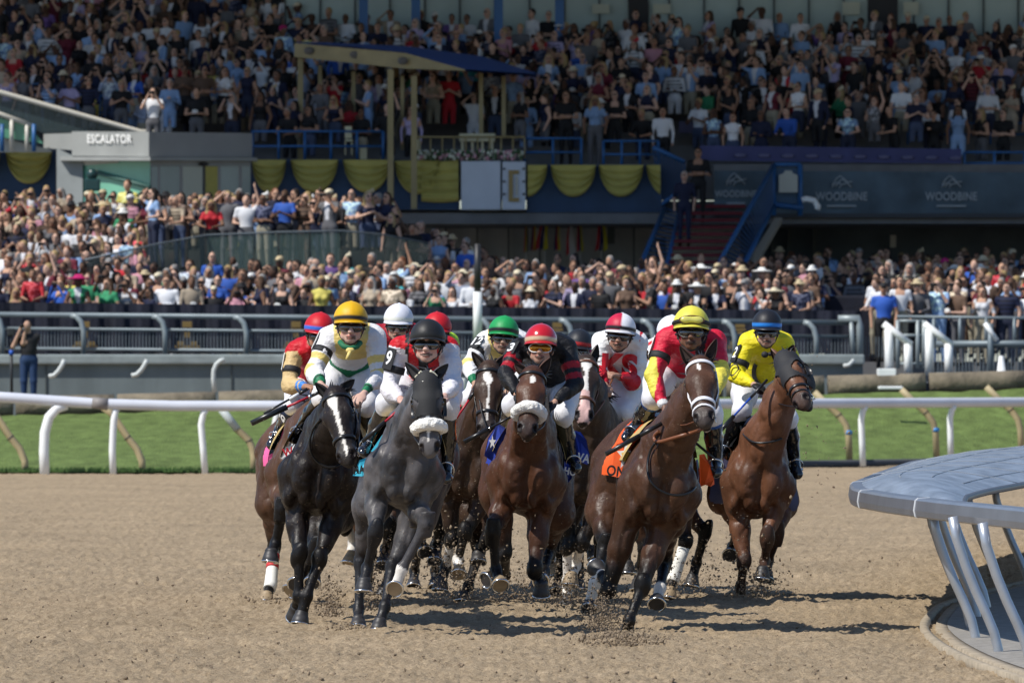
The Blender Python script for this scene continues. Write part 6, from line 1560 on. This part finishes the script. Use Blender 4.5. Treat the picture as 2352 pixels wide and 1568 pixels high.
    gp = [ell(G(s*.034,gy+.008,gz), np.array([.044,.026,.029])*sc, [nrm(hr_-s*hf*.3), nrm(hf+s*hr_*.3), hu], .02, 1) for s in (-1, 1)]
    gp.append(ell(G(0,gy+.035,gz-.030), np.array([.018,.030,.016])*sc, HA, .01, 1, True))
    skin('goggles', gp, .0055, j.get('lens', LENS), root, None, 2)
    q = MB()
    for s in (-1, 1):
        q.tube([G(s*(.034+.046*math.cos(a)), gy+.020-.014*abs(math.cos(a))*(1 if math.cos(a) > 0 else 0)*1.6, gz+.031*math.sin(a)) for a in np.linspace(0, 2*math.pi, 25)], .0035, 6, cap=False)
    q.build('goggle_frame', j.get('frame', mat('frame_grey2', (.10,.09,.085), rough=.3)), root)
    q = MB(); q.tube([G(.078,.052,gz), G(.100,.0,gz+.004)], .008, 6); q.tube([G(-.078,.052,gz), G(-.100,.0,gz+.004)], .008, 6); q.build('goggle_strap', BLKC, root)
    if j.get('spare'):     # second pair pushed up on the helmet
        q = MB(); q.tube([hc+hr_*math.sin(a)*R0*1.02+hf*math.cos(a)*R0*1.21-hu*.035*sc for a in np.linspace(-1.5, 1.5, 21)], .008, 6, squash=1.6); q.build('spare_strap', BLKC, hel)
        gp = [ell(hc+hr_*s*.034*sc+hf*(R0*1.21)+hu*-.032*sc, np.array([.042,.018,.024])*sc, HA, .02, 1) for s in (-1, 1)]
        sp = skin('spare_goggles', gp, .006, mat('yellow_lens', (.62,.58,.12), rough=.1, coat=1), hel, None, 2)
        q = MB(); q.tube([hc+hr_*.080*math.cos(a)*sc+hf*(R0*1.23-.012*abs(math.cos(a))**2)+hu*(-.032+.026*math.sin(a)-(.010 if abs(math.cos(a)) < .3 and math.sin(a) < 0 else 0)*-1)*sc for a in np.linspace(0, 2*math.pi, 31)], .0045, 6, cap=False); q.build('brown_frame', BRLEA, hel)
    if j.get('armband', True):
        ring_band(c, -1, j.get('at', .50), j.get('at', .50)+.17, .071*sc, 'arm_band', BLKC, root)
        S_, E_ = c['S-1'], c['E-1']; ad = nrm(E_-S_); o_ = nrm(j.get('pn', V3(-.5,-.8,.3))-ad*(V3(*j.get('pn', (-.5,-.8,.3)))@ad)); sd = np.cross(o_, ad); 
        cc = S_+(E_-S_)*(j.get('at', .5)-.12)+o_*.071*sc
        q = MB(); q.box(cc, (.085*sc, .006, .145*sc), rot=frame_rot(-sd, o_, -ad), bevel=.002); pl = q.build('number_plate', BLKC if j.get('num') else mat('plate_white', (.7,.7,.68), rough=.5), root)
        if j.get('num'):
            ux = Vector(-ad).cross(Vector(o_)); put_text('plate_number', j['num'], .125*sc, cc, ux, -ad, mat('number_white', (.85,.85,.85), rough=.5), pl, None, .006, .003, .85)
    ctx.update(root=root, tp=tp, G=G, c=c, hf=hf, hu=hu, hr=hr_); JS[j['id']] = ctx; j['ctx'] = ctx
    # reins from both bit rings to the hands
    if j.get('reins', True):
        for s in (-1, 1):
            a = hx['bit%d' % s]; b = c['H%d' % s]+nrm(c['H%d' % s]-c['E%d' % s])*.05; md_ = (a+b)/2-V3(0,0,.05)
            q = MB(); q.tube([a, a*.7+b*.3-V3(0,0,.035), md_, a*.3+b*.7-V3(0,0,.03), b], .009, 6, squash=.45); q.build('rein', {'k': LEATH, 't': TANLEA, 'b': BRLEA}[j.get('rein', 'k')], hx['root'])
    return ctx
JS = {}
def pat_plain(*a): pass
def pA(col, v, x, z, t, near, al, ar, lab): col[near & (t > .10)] = (.58,.42,.20); b = near & (t > 1.72); col[b] = (.05,.22,.62); col[near & (t > 1.80) & (t < 1.87)] = (.58,.42,.20)
def pB(col, v, x, z, t, near, al, ar, lab):
    Y = (.72,.56,.18); Gn = (.01,.17,.07); body = ~near
    col[body & (z > -.19-.0*x) & (np.abs(x) < .125-.25*np.maximum(-z-.12, 0))] = Y; col[lab == 6] = Y
    col[body & (z < -.285+.10*np.abs(x))] = Gn; col[near & (((t > .56) & (t < .74)) | ((t > .90) & (t < 1.12)))] = Y; col[near & (t > 1.80)] = Gn; col[near & (t > 1.87) & (t < 1.92)] = K_
def pC(col, v, x, z, t, near, al, ar, lab):
    s = (z+.06); col[(s > -.10) & (s < -.02)] = W_; col[near & (t > .9) & (t < 1.05)] = W_
def pD(col, v, x, z, t, near, al, ar, lab):
    body = ~near; col[body] = R_; k = np.floor((x+.033)/.066).astype(int) % 2 == 0; col[body & k] = K_; col[near & (t < .04)] = R_
def pE(col, v, x, z, t, near, al, ar, lab):
    k = np.floor((t*3.3)).astype(int) % 2 == 1; col[near & k] = (.42,.01,.02); col[(~near) & (z < -.1)] = (.42,.01,.02)
def pF(col, v, x, z, t, near, al, ar, lab):
    Y = (.72,.56,.18); body = ~near; col[body & (np.abs(x) < .115) & (z > -.22)] = Y; col[lab == 6] = Y; col[near & (t > .95) & (t < 1.15)] = Y; col[near & (t > 1.80)] = (.01,.17,.07)
def pG(col, v, x, z, t, near, al, ar, lab): Rr = (.34,.008,.018); col[near & (((t > .48) & (t < .64)) | ((t > .76) & (t < .93)))] = Rr; col[(~near) & (z < -.38)] = (.6,.5,.3)
def pI(col, v, x, z, t, near, al, ar, lab):
    Rr = (.52,.01,.025); body = ~near; col[body & (np.abs(np.abs(x)-.165-.10*(z+.05)) < .025)] = Rr; col[near & (t > 1.15)] = Rr
def pJ(col, v, x, z, t, near, al, ar, lab): col[near & (t > .0) & (t < .12)] = R_
def pK(col, v, x, z, t, near, al, ar, lab):
    body = ~near; col[body & (x > .035) & (z > -.3) & (x < .15)] = (.02,.015,.03); Y = (.72,.62,.08)
    m = near & al; tt = np.abs(t-1.0); xs = (v[:, 0]); xm = np.interp(t, [0,1,2], [0,1,2])
    c_ = JS_TMP['c']; S_, E_, Wr = c_['S-1'], c_['E-1'], c_['W-1']; base = np.where((t < 1)[:, None], S_+(E_-S_)*np.clip(t,0,1)[:, None], E_+(Wr-E_)*np.clip(t-1,0,1)[:, None]); dx = v[:, 0]-base[:, 0]
    col[m & (t > .42) & (dx < .038-.12*np.abs(t-1.05))] = Y; col[near & ar & (t > .8)] = Y; col[near & al & (t > 1.93)] = W_
def pL(col, v, x, z, t, near, al, ar, lab): pass
JS_TMP = {}
_old = arm_t
def arm_t(v, c, s): JS_TMP['c'] = c; return _old(v, c, s)
RED_HELM = (.52,.012,.020)
NAVYP = mat('navy_stocking', (.02,.10,.40), rough=.6); BEIGE = mat('beige_knee', (.55,.36,.26), rough=.6)
J = [
 dict(id='A', horse='a', label='jockey in shiny red vest with gold sleeves and red cap with blue band', helm=(735,742), chin=(727,812), turn=-10, shl=(678,806), shr=(752,800), ell=(664,884), elr=(775,860), hal=(706,888), har=(760,900), pel=(728,880), knl=(672,930), knr=(760,930), anl=(645,985), anr=(770,1000), tol=(624,1020), tor=(770,1030),
      base=(.50,.008,.018), pat=pA, hcol=RED_HELM, band=(.04,.15,.62), skin=(.36,.19,.12), boot=.10, pn=(-1,.2,.1)),
 dict(id='C', horse='c', label='jockey in maroon silks with white band and white cap, second row', helm=(916,721), chin=(912,797), turn=3, shl=(872,768), shr=(955,768), ell=(868,840), elr=(965,840), hal=(892,888), har=(925,892), pel=(915,870), knl=(870,925), knr=(960,925), anl=(868,990), anr=(965,990), tol=(862,1015), tor=(968,1015), base=(.33,.01,.022), pat=pC, hcol=(.72,.73,.80), band=(.74,.74,.66), skin=(.50,.30,.22)),
 dict(id='E', horse='e', label='jockey in lime and red hooped sleeves with red cap behind the black cap', helm=(1004,740), chin=(1004,812), shl=(965,790), shr=(1032,785), ell=(955,850), elr=(1046,850), hal=(980,900), har=(1025,905), pel=(1005,880), knl=(960,930), knr=(1040,930), anl=(960,1000), anr=(1045,990), tol=(955,1030), tor=(1048,1015), base=(.42,.68,.04), pat=pE, hcol=RED_HELM, skin=(.3,.17,.11), armband=False),
 dict(id='H', horse='h', label='jockey with black cap and red band, mostly hidden behind the bay head', helm=(1331,778), chin=(1322,845), shl=(1290,815), shr=(1368,815), ell=(1290,865), elr=(1372,870), hal=(1315,905), har=(1345,905), pel=(1330,890), knl=(1290,940), knr=(1370,940), anl=(1290,1000), anr=(1372,1000), tol=(1288,1025), tor=(1375,1025), base=(.6,.03,.2), pat=pat_plain, hcol=(.018,.02,.026), band=(.50,.03,.03), skin=(.25,.12,.08), armband=False, s=.97),
 dict(id='J', horse='j', label='jockey in white with white cap, hidden behind the yellow cap', helm=(1543,748), chin=(1540,820), shl=(1500,800), shr=(1575,795), ell=(1494,850), elr=(1585,850), hal=(1512,885), har=(1560,890), pel=(1550,860), knl=(1520,905), knr=(1590,920), anl=(1530,965), anr=(1590,990), tol=(1525,990), tor=(1590,1015), base=W_, pat=pJ, hcol=(.75,.76,.82), skin=(.4,.25,.18), armband=False),
 dict(id='F', horse='f', label='jockey in white and yellow with a green cap and arm number twelve', helm=(1158,750), chin=(1152,815), turn=-3, shl=(1114,786), shr=(1196,782), ell=(1078,838), elr=(1215,848), hal=(1092,884), har=(1165,900), pel=(1155,872), knl=(1078,918), knr=(1200,920), anl=(1042,968), anr=(1205,985), tol=(1026,984), tor=(1210,1010), base=W_, pat=pF, hcol=(.015,.30,.08), band=K_, skin=(.42,.25,.17), num='12', at=.42, pn=(-.55,-.75,.45)),
 dict(id='I', horse='i', label='jockey in white silks with red letters and a red and white quartered cap', helm=(1427,744), chin=(1419,812), turn=4, shl=(1382,782), shr=(1466,786), ell=(1378,852), elr=(1461,878), hal=(1390,885), har=(1418,863), pel=(1436,880), knl=(1398,938), knr=(1432,945), anl=(1392,1005), anr=(1445,1012), tol=(1388,1030), tor=(1450,1035), esr=-1, rein='t', base=W_, pat=pI,
      hcol=lambda a: (.5,.012,.05) if (0 < (a % math.pi) < math.pi/2) == False else (.76,.76,.80), band=K_, skin=(.40,.22,.15), stubble=.4, armband=False),
 dict(id='L', horse='l', label='jockey in bright yellow silks with a black cap and blue band', helm=(1762,734), chin=(1760,806), shl=(1719,786), shr=(1803,786), ell=(1690,862), elr=(1828,858), hal=(1733,884), har=(1795,900), pel=(1745,872), knl=(1704,945), knr=(1812,960), anl=(1668,1026), anr=(1824,1050), tol=(1658,1050), tor=(1832,1088), base=(.78,.66,.015), pat=pL, hcol=(.016,.016,.020), band=(.02,.22,.68), skin=(.48,.29,.21), glove=True, num='2', at=.55, pn=(-.9,-.45,.1)),
 dict(id='G', horse='g', label='jockey in black silks with red hooped sleeves and glossy red cap', helm=(1243,770), chin=(1240,840), turn=2, shl=(1192,800), shr=(1300,798), ell=(1162,856), elr=(1322,880), hal=(1188,908), har=(1272,926), pel=(1268,880), knl=(1176,930), knr=(1292,952), anl=(1160,1010), anr=(1312,1055), tol=(1152,1035), tor=(1322,1074), s=1.03, base=K_, pat=pG, hcol=RED_HELM, band=(.62,.45,.28), gloss=1, skin=(.48,.28,.20), glove=True, num='3', at=.42, pn=(-.5,-.85,.25),
      lens=mat('mirror_lens', (.55,.22,.02), rough=.06, metal=.7), frame=WHITE),
 dict(id='B', horse='b', label='jockey in white and yellow silks with green hem and golden yellow cap', helm=(806,720), chin=(804,795), turn=-3, shl=(756,776), shr=(862,772), ell=(720,853), elr=(872,860), hal=(738,884), har=(834,906), pel=(802,850), knl=(742,912), knr=(842,930), anl=(692,985), anr=(843,1000), tol=(674,1006), tor=(842,1030), s=1.05, base=(.72,.71,.72), pat=pB, hcol=(.72,.40,.008), band=(.02,.02,.02), skin=(.60,.38,.30), at=.36, pn=(-1,.15,.2)),
 dict(id='D', horse='d', label='jockey in red and black stripes with white sleeves, black cap and number nine', helm=(983,762), chin=(981,835), turn=4, shl=(920,796), shr=(1030,800), ell=(893,893), elr=(1040,882), hal=(922,918), har=(1020,912), pel=(985,885), knl=(892,925), knr=(1030,935), anl=(850,1018), anr=(1024,1068), tol=(836,1038), tor=(1024,1098), s=1.06, base=(.74,.72,.76), pat=pD, hcol=(.018,.018,.019), band=(.022,.022,.022), skin=(.58,.36,.29), num='9', at=.45, pn=(-.62,-.7,.35), boot=.22),
 dict(id='K', horse='k', label='jockey in red silks with yellow diamond sleeves and pale yellow cap', helm=(1588,732), chin=(1586,808), shl=(1530,778), shr=(1640,784), ell=(1500,866), elr=(1654,855), hal=(1529,940), har=(1640,905), pel=(1560,850), knl=(1502,912), knr=(1636,950), anl=(1462,984), anr=(1642,1060), tol=(1440,1004), tor=(1644,1084), s=1.08, base=(.60,.015,.045), pat=pK, hcol=(.72,.64,.075), band=K_, spare=1, skin=(.16,.075,.045), sock=NAVYP, at=.42, pn=(-1,.15,.2), rein='t'),
]
for j_ in J: jockey(j_)
# --- letters and marks
RL = mat('red_letter', (.50,.01,.02), rough=.5); BL = mat('black_letter', (.012,.012,.012), rough=.6); WL = mat('white_letter', (.8,.8,.8), rough=.6)
def on_chest(id_, txt, size, dx, dz, m, narrow=1, bold=.008, bm=None, name='lettering', rot=0):
    c = JS[id_]; ux = Vector(c['tr']); uy = Vector(c['tu'])
    ux = Vector((ux.x, 0, ux.z)).normalized(); uy = Vector((0,0,1))-ux*ux.z; uy.normalize(); n_ = ux.cross(uy)
    if rot: R = Matrix.Rotation(rot, 3, n_); ux, uy = R @ ux, R @ uy
    o = c['sm']+c['tr']*dx+np.array([0,0,1])*dz; put_text(name, txt, size, o, ux, uy, m, c['root'], c['tp'], .024, bold, narrow, bm)
on_chest('I', 'KS', .24, -.01, -.20, RL, 1.0, .014)
def ring_bm(ra, rb, a0, a1, w, n=40, tri=0):
    bm = bmesh.new(); P0 = None
    for i in range(n+1):
        a = a0+(a1-a0)*i/n; p = bm.verts.new((math.cos(a)*ra, math.sin(a)*rb, 0)); q = bm.verts.new((math.cos(a)*(ra-w), math.sin(a)*(rb-w), 0))
        if P0: bm.faces.new((P0[0], p, q, P0[1]))
        P0 = (p, q)
    bmesh.ops.triangulate(bm, faces=bm.faces); return bm
on_chest('L', '', 1, .01, -.235, BL, bm=ring_bm(.125, .14, math.radians(150), math.radians(390), .034), name='horseshoe_mark')
def on_limb(prims, o, n_, up, bm, m, parent, name, txt=None, size=.1, narrow=1):
    n_ = Vector(nrm(n_)); up = Vector(up); uy = (up-n_*up.dot(n_)).normalized(); ux = uy.cross(n_); 
    return put_text(name, txt or '', size, o, ux, uy, m, parent, prims, .022, .004, narrow, bm)
c = JS['L']['c']; e_ = c['S-1']+(c['E-1']-c['S-1'])*.86; on_limb(JS['L']['tp'], e_, (-.45,-1,.1), c['S-1']-c['E-1'], ring_bm(.042, .052, 0, 2*math.pi, .011), BL, JS['L']['root'], 'ring_mark')
# bow at the throat
q = MB(); g = JS['L']['G']; q.ball(g(-.012,.06,-.275), (.030,.022,.026), 10); q.ball(g(.034,.06,-.268), (.026,.02,.018), 10); q.build('black_bow', BLKC, JS['L']['root'])
q = MB(); g = JS['B']['G']; q.ball(g(.0,.085,-.265), (.034,.018,.022), 10); q.tube([g(.0,.09,-.27), g(-.02,.09,-.33)], .014, 6); q.build('yellow_tie', mat('tie_yellow', (.72,.56,.18), rough=.6), JS['B']['root'])
q = MB(); q.tube([g(-.07,.02,-.20), g(-.045,.06,-.235), g(0,.078,-.25), g(.045,.06,-.235), g(.07,.02,-.20)], .02, 8); q.build('green_scarf', mat('scarf_green', (.01,.14,.06), rough=.7), JS['B']['root'])
def boot_mark(id_, txt, size, m, t, n_=(-.4,-1,.1), patch=None):
    J_ = JS[id_]; c = J_['c']; K1, A1 = c['K-1'], c['A-1']; o = K1+(A1-K1)*t; ax_ = nrm(K1-A1)
    if patch: qq = MB(); qq.tube([K1+(A1-K1)*(t-.16), K1+(A1-K1)*(t+.16)], .069, 18); qq.build('boot_cuff', patch, J_['root'])
    n_ = V3(*n_); n_ = nrm(n_-ax_*(n_@ax_)); ux = np.cross(ax_, n_) ; put_text('boot_lettering', txt, size, o+n_*.074, Vector(ux) if Vector(ux).cross(Vector(ax_)).dot(Vector(n_)) > 0 else -Vector(ux), ax_, m, J_['root'], None, .004, .004, .9)
boot_mark('A', 'AG', .085, WL, .28, patch=mat('navy_cuff', (.012,.022,.06), rough=.6))
# flag patch on the thigh boot of the twelve
J_ = JS['F']; c = J_['c']; K1, A1 = c['K-1'], c['A-1']; ax_ = nrm(K1-A1); n_ = nrm(V3(-.5,-1,.3)-ax_*(V3(-.5,-1,.3)@ax_)); sx = Vector(np.cross(ax_, n_)); o = Vector(K1+(A1-K1)*.10+n_*.072)
for a_, b_, mm, dz in ((-.040,-.020,RL,0), (-.020,.020,WL,0), (.020,.040,RL,0)):
    q = MB(); s0 = sx; up = Vector(ax_); q.poly([o+s0*a_-up*.026, o+s0*b_-up*.026, o+s0*b_+up*.026, o+s0*a_+up*.026]); q.build('flag_patch', mm, J_['root'])
q = MB(); o2 = o+Vector(n_)*.003; q.poly([o2+sx*.010*math.cos(a)*(1 if k % 2 else .5)+Vector(ax_)*.014*math.sin(a)*(1 if k % 2 else .5) for k, a in enumerate(np.linspace(0, 2*math.pi, 10, endpoint=False))]); q.build('leaf_mark', RL, J_['root'])
# saddle cloth lettering
def cloth_text(hid, txt, size, px, m, up=(0,0,1), n_=None, name='cloth_lettering', narrow=.9, dD=.5, bm=None):
    h = HS[hid]; o = np.array(P(px[0], px[1], h['D']+dD)); n_ = V3(*n_) if n_ is not None else V3(-.45,-1,.1)
    on = Vector(nrm(n_)); uy = (Vector(up)-on*Vector(up).dot(on)).normalized(); ux = uy.cross(on)
    pr_ = inflate([p for p in h['pr'] if p['lab'] == 1], .030)
    X0 = o+np.array(on)*.25
    b = bm or text_mesh(txt, size, .004); vs = list(b.verts); X = np.array([Vector(X0)+ux*v.co.x*narrow+uy*v.co.y for v in vs])
    for _ in range(60): X = X-np.array(on)*np.clip(sdf_at(pr_, X), -.02, .05)[:, None]*.8
    for v, p in zip(vs, X): v.co = Vector(p)
    me = bpy.data.meshes.new(name); b.to_mesh(me); b.free(); return link(name, me, m, h['root'])
def star_bm(n, ra, rb, sy=1.0):
    bm = bmesh.new(); vs = [bm.verts.new(((ra if k % 2 == 0 else rb)*math.sin(math.pi*k/n), (ra if k % 2 == 0 else rb)*math.cos(math.pi*k/n)*sy, 0)) for k in range(2*n)]; bm.faces.new(vs); bmesh.ops.triangulate(bm, faces=bm.faces); return bm
def star_bm(n, ra, rb, sy=1.0):
    bm = bmesh.new(); vs = [bm.verts.new(((ra if k % 2 == 0 else rb)*math.sin(math.pi*k/n), (ra if k % 2 == 0 else rb)*math.cos(math.pi*k/n)*sy, 0)) for k in range(2*n)]; bm.faces.new(vs); bmesh.ops.triangulate(bm, faces=bm.faces); return bm
def flap(hid, px, dD=.36, txt=None, tp=None, size=.08, m=WL, rot=0, narrow=.8, star=None):
    h = HS[hid]; D = h['D']+dD; q = MB(); n = len(px)
    fr = [P(x, y, D)+Vector((0, .025*math.sin(i*2.1), 0)) for i, (x, y) in enumerate(px)]; bk = [p+Vector((0,.006,0)) for p in fr]
    q.bm.faces.new([q.bm.verts.new(p) for p in fr]); q.bm.faces.new([q.bm.verts.new(p) for p in bk][::-1]); 
    o = q.build('saddle_cloth_flap', MATS['cloth_'+hid], h['root'])
    if txt or star:
        R = Matrix.Rotation(math.radians(rot), 3, 'Y')
        for bm_, mm, off, sc_ in (star or [(None, m, 0, 1)]):
            put_text('cloth_lettering' if txt else 'leaf_emblem', txt or '', size, P(*tp, D)+Vector((0,-.045-off,0)), R @ Vector((1,0,0)), R @ Vector((0,0,1)), mm, o, None, 0, .003, narrow, bm_)
flap('d', [(826,1056),(846,1050),(864,1050),(858,1075),(852,1095),(832,1093),(810,1092)], .10, 'MARA', (836,1078), .075, BL, -6, .72)
flap('d', [(928,952),(936,958),(900,1002),(872,1044),(852,1036),(884,990)], .16)
flap('b', [(655,1026),(678,1019),(668,1040),(661,1056),(645,1053)], .15, 'W', (662,1039), .085, RL, -12)
flap('f', [(1093,930),(1098,948),(1062,984),(1048,1008),(1040,1040),(1026,1040),(1030,1000),(1050,968)], -.02)
flap('g', [(1143,972),(1164,984),(1156,1030),(1141,1068),(1126,1056),(1112,1046),(1121,1006)], .30, None, (1131,1015), .08, WL, 0, .8, [(star_bm(5, .035, .014, 1.5), WL, 0, 1)])
flap('g', [(1318,988),(1334,992),(1347,1010),(1354,1044),(1350,1067),(1336,1062),(1322,1058)], .55, 'VA', (1340,1052), .085, WL, 12)
flap('g', [(1298,1060),(1321,1076),(1312,1100),(1306,1107),(1296,1112)], .45, 'HO', (1309,1083), .07, WL, 12)
flap('a', [(617,1045),(634,1036),(650,1040),(648,1068),(642,1098),(630,1094),(617,1070)], .30, 'JADE', (633,1070), .06, BL, 80)
flap('a', [(697,932),(703,938),(672,975),(650,1030),(636,1030),(656,972)], .30)
flap('k', [(1606,1044),(1618,1042),(1630,1068),(1640,1100),(1641,1112),(1632,1117),(1620,1113),(1608,1118)], .40)
flap('k', [(1416,1020),(1452,1006),(1474,1010),(1468,1050),(1456,1114),(1440,1100),(1402,1092),(1408,1050)], .40, 'ONC', (1424,1084), .10, BL, 8, .8)
flap('k', [(1428,1022),(1440,1020),(1440,1023),(1428,1025)], .385, None, (1438,1046), .1, WL, 0, .8, [(star_bm(5, .085, .036, 1.25), WL, 0, 1), (star_bm(5, .045, .028, 1.2), mat('mark_gold', (.75,.50,.05)), .006, 1)])
flap('l', [(1662,1052),(1676,1060),(1674,1100),(1668,1122),(1654,1118),(1656,1080)], .30)
# --- whips
def whip(pts, D, label, cols, r=.011, flap=True):
    ps = [P(x, y, D+dd) for x, y, dd in pts]; root = thing('riding_whip', label, 'whip', ps[0], 'riding whips')
    a, b = ps[0], ps[-1]
    for t0, t1, mm, nm, rr in cols: q = MB(); q.tube([a.lerp(b, t0), a.lerp(b, t1)], r*rr, 8); q.build(nm, mm, root)
RS = mat('red_shaft', (.42,.015,.03), rough=.4); BS = mat('blue_shaft', (.02,.08,.45), rough=.4)
whip([(741,897,0),(577,972,-.1)], 60.95, 'black whip with red shaft held by the golden yellow cap jockey', ((0,.16,LEATH,'handle',1.1), (.16,.20,METAL,'collar',1.2), (.20,.50,RS,'shaft',.8), (.50,1,LEATH,'flap',1.9)))
whip([(706,893,0),(606,950,-.1)], 65.0, 'black whip with white grip band held by the red vest jockey', ((0,.2,LEATH,'handle',1.2), (.2,.42,WHITE,'grip_band',1.2), (.42,1,LEATH,'shaft',.8)))
whip([(928,930,-.1),(832,1014,-.1)], 58.9, 'black whip with red shaft held by the black cap jockey', ((0,.15,LEATH,'handle',1.1), (.15,.45,RS,'shaft',.8), (.45,1,LEATH,'flap',1.3)))
whip([(1091,898,0),(1046,964,0)], 65.2, 'red whip held by the green cap jockey', ((0,.3,LEATH,'handle',1.1), (.3,1,RS,'shaft',.8)))
whip([(1186,950,-.1),(1066,1015,-.1)], 62.2, 'black whip held low by the jockey in black silks', ((0,.5,LEATH,'handle',.8), (.5,.53,METAL,'collar',1.0), (.53,1,LEATH,'flap',1.5)))
whip([(1520,972,-.3),(1391,1043,-.4)], 59.6, 'long black whip held low by the pale yellow cap jockey', ((0,.4,LEATH,'handle',1.2), (.4,1,LEATH,'shaft',1.3)), r=.013)
whip([(1762,872,0),(1646,998,-.2)], 66.6, 'whip with blue shaft held by the jockey in bright yellow', ((0,.33,LEATH,'handle',1.0), (.33,.66,BS,'shaft',.8), (.66,1,LEATH,'flap',1.6)))
# --- loose rein ends looping on the chests
def loop(hid, pts, r=.009, m=LEATH, name='rein_loop', a_dd=-.32):
    h = HS[hid]; ps = []
    for x, y in pts:
        o = np.array(P(x, y, h['D']-1.2)); n_ = V3(0,1,0); X = o[None]
        for _ in range(50): X = X+n_*np.clip(sdf_at(h['pr'], X), -.02, .06)[:, None]*.7
        ps.append(X[0]-n_*.03)
    # resample smoothly
    ps = np.array(ps); k = np.linspace(0, len(ps)-1, len(ps)*5); q0 = np.stack([np.interp(k, range(len(ps)), ps[:, i]) for i in range(3)], 1); w = np.ones(5)/5
    q0 = np.stack([np.convolve(np.pad(q0[:, i], 2, 'edge'), w, 'valid') for i in range(3)], 1)
    b = MB(); b.tube(q0, r, 6); b.build(name, m, h['root'])
loop('k', [(1512,1018),(1500,1035),(1493,1060),(1492,1088),(1498,1110),(1515,1128),(1545,1142),(1580,1142),(1605,1128),(1614,1100),(1614,1060)])
loop('b', [(732,962),(712,985),(703,1015),(706,1045),(722,1066),(745,1077),(765,1076),(778,1068)])
loop('l', [(1735,957),(1720,968),(1712,985),(1718,1004),(1735,1018),(1760,1020),(1790,1015),(1806,1008)])
loop('f', [(1100,915),(1106,950),(1118,985),(1124,1000)], .006)
loop('k', [(1618,984),(1600,994),(1575,1001),(1545,1010),(1520,1018),(1508,1014),(1508,1002),(1520,992)], .013, TANLEA, 'thick_rein')
# ================================================================ FLYING DIRT
def chunks(name, items, seed, label, kindn='stuff'):
    """items: (centre, size) ; every chunk is a small faceted lump"""
    rng = np.random.RandomState(seed); bm = bmesh.new(); bmesh.ops.create_icosphere(bm, subdivisions=1, radius=1.0)
    bm.verts.ensure_lookup_table(); V0 = np.array([v.co for v in bm.verts]); F0 = np.array([[v.index for v in f.verts] for f in bm.faces]); bm.free()
    V, Fs = [], []
    for i, (c, s) in enumerate(items):
        n = 1+.45*rng.randn(len(V0)).clip(-1.3, 1.3); sc = s*rng.uniform(.5, 1.3, 3); V.append(np.array(c)+V0*n[:, None]*sc); Fs.append(F0+i*len(V0))
    return tag(link(name, mesh_np(name, np.concatenate(V), np.concatenate(Fs), None, smooth=False), mat('clod', (.22,.165,.11), rough=.95, noise=.5, nscale=30), None), label, 'dirt', None, kindn)  # darker than the track: shaded sides of the clods put into the colour
def spray():
    rng = random.Random(9); it = []
    def puff(x, y, D, n, sx, sy, sD=.5, up=1.0, smin=.004, smax=.016):
        for _ in range(n):
            a = rng.gauss(0, 1); b = abs(rng.gauss(0, 1))*up if up > 0 else rng.gauss(0, 1)
            s = (smin+(smax-smin)*rng.random()**4)*.72
            if rng.random() < .08: continue
            it.append((P(x+a*sx, y-b*sy, D+rng.gauss(0, sD)), s))
    puff(1425, 1482, 57.3, 4200, 46, 13); puff(1385, 1450, 58.9, 1500, 26, 42); puff(1490, 1480, 57.6, 900, 30, 8); puff(1350, 1420, 60, 600, 50, 50)
    puff(760, 1415, 61.0, 900, 16, 45); puff(850, 1400, 61.5, 700, 16, 70); puff(885, 1330, 62.5, 600, 16, 60, up=0); puff(820, 1447, 59.9, 700, 30, 8)
    puff(1010, 1300, 64, 700, 45, 50, 1.0, 0); puff(1060, 1330, 64, 350, 40, 40, 1, 0); puff(1200, 1380, 64, 1000, 90, 36); puff(1150, 1300, 64.5, 500, 110, 60, 1.2, 0); puff(1600, 1290, 65.5, 300, 70, 70, 1.2, 0, .004, .013); puff(1290, 1400, 64.5, 700, 30, 60)
    puff(1540, 1370, 65, 600, 50, 50); puff(1640, 1330, 66, 350, 60, 60, 1, 0); puff(1740, 1370, 66.3, 900, 34, 38); puff(1360, 1330, 66, 500, 30, 50, 1, 0)
    puff(1250, 1230, 64, 150, 60, 90, 1, 0); puff(1880, 1120, 64, 60, 40, 90, 1, 0, .006, .018); puff(1880, 900, 64, 16, 35, 60, 1, 0, .006, .02); puff(1100, 1120, 64.6, 160, 40, 60, .3, 0, .003, .008)
    puff(610, 1385, 66, 250, 30, 12); puff(1310, 1330, 66, 400, 70, 30, 1, 0); puff(1680, 1240, 65, 80, 40, 90, 1, 0)
    chunks('flying_dirt', it, 3, 'clods and grains of sandy dirt thrown up around the galloping hooves')
    it2 = []
    for _ in range(4200):
        D = 48+rng.random()**1.6*34; x = rng.uniform(-1, 1)*D*.062; s = .003+.011*rng.random()**4
        z = float(ground_h(np.array([x]), np.array([D]))[0]) if _ < 0 else 0
        it2.append([x, D, 0, s])
    A = np.array(it2); Z = ground_h(A[:, 0], A[:, 1]); 
    chunks('dirt_clods', [((a[0], a[1], z+a[3]*.3), a[3]) for a, z in zip(A, Z)], 5, 'small loose clods lying on the sandy track')
spray()
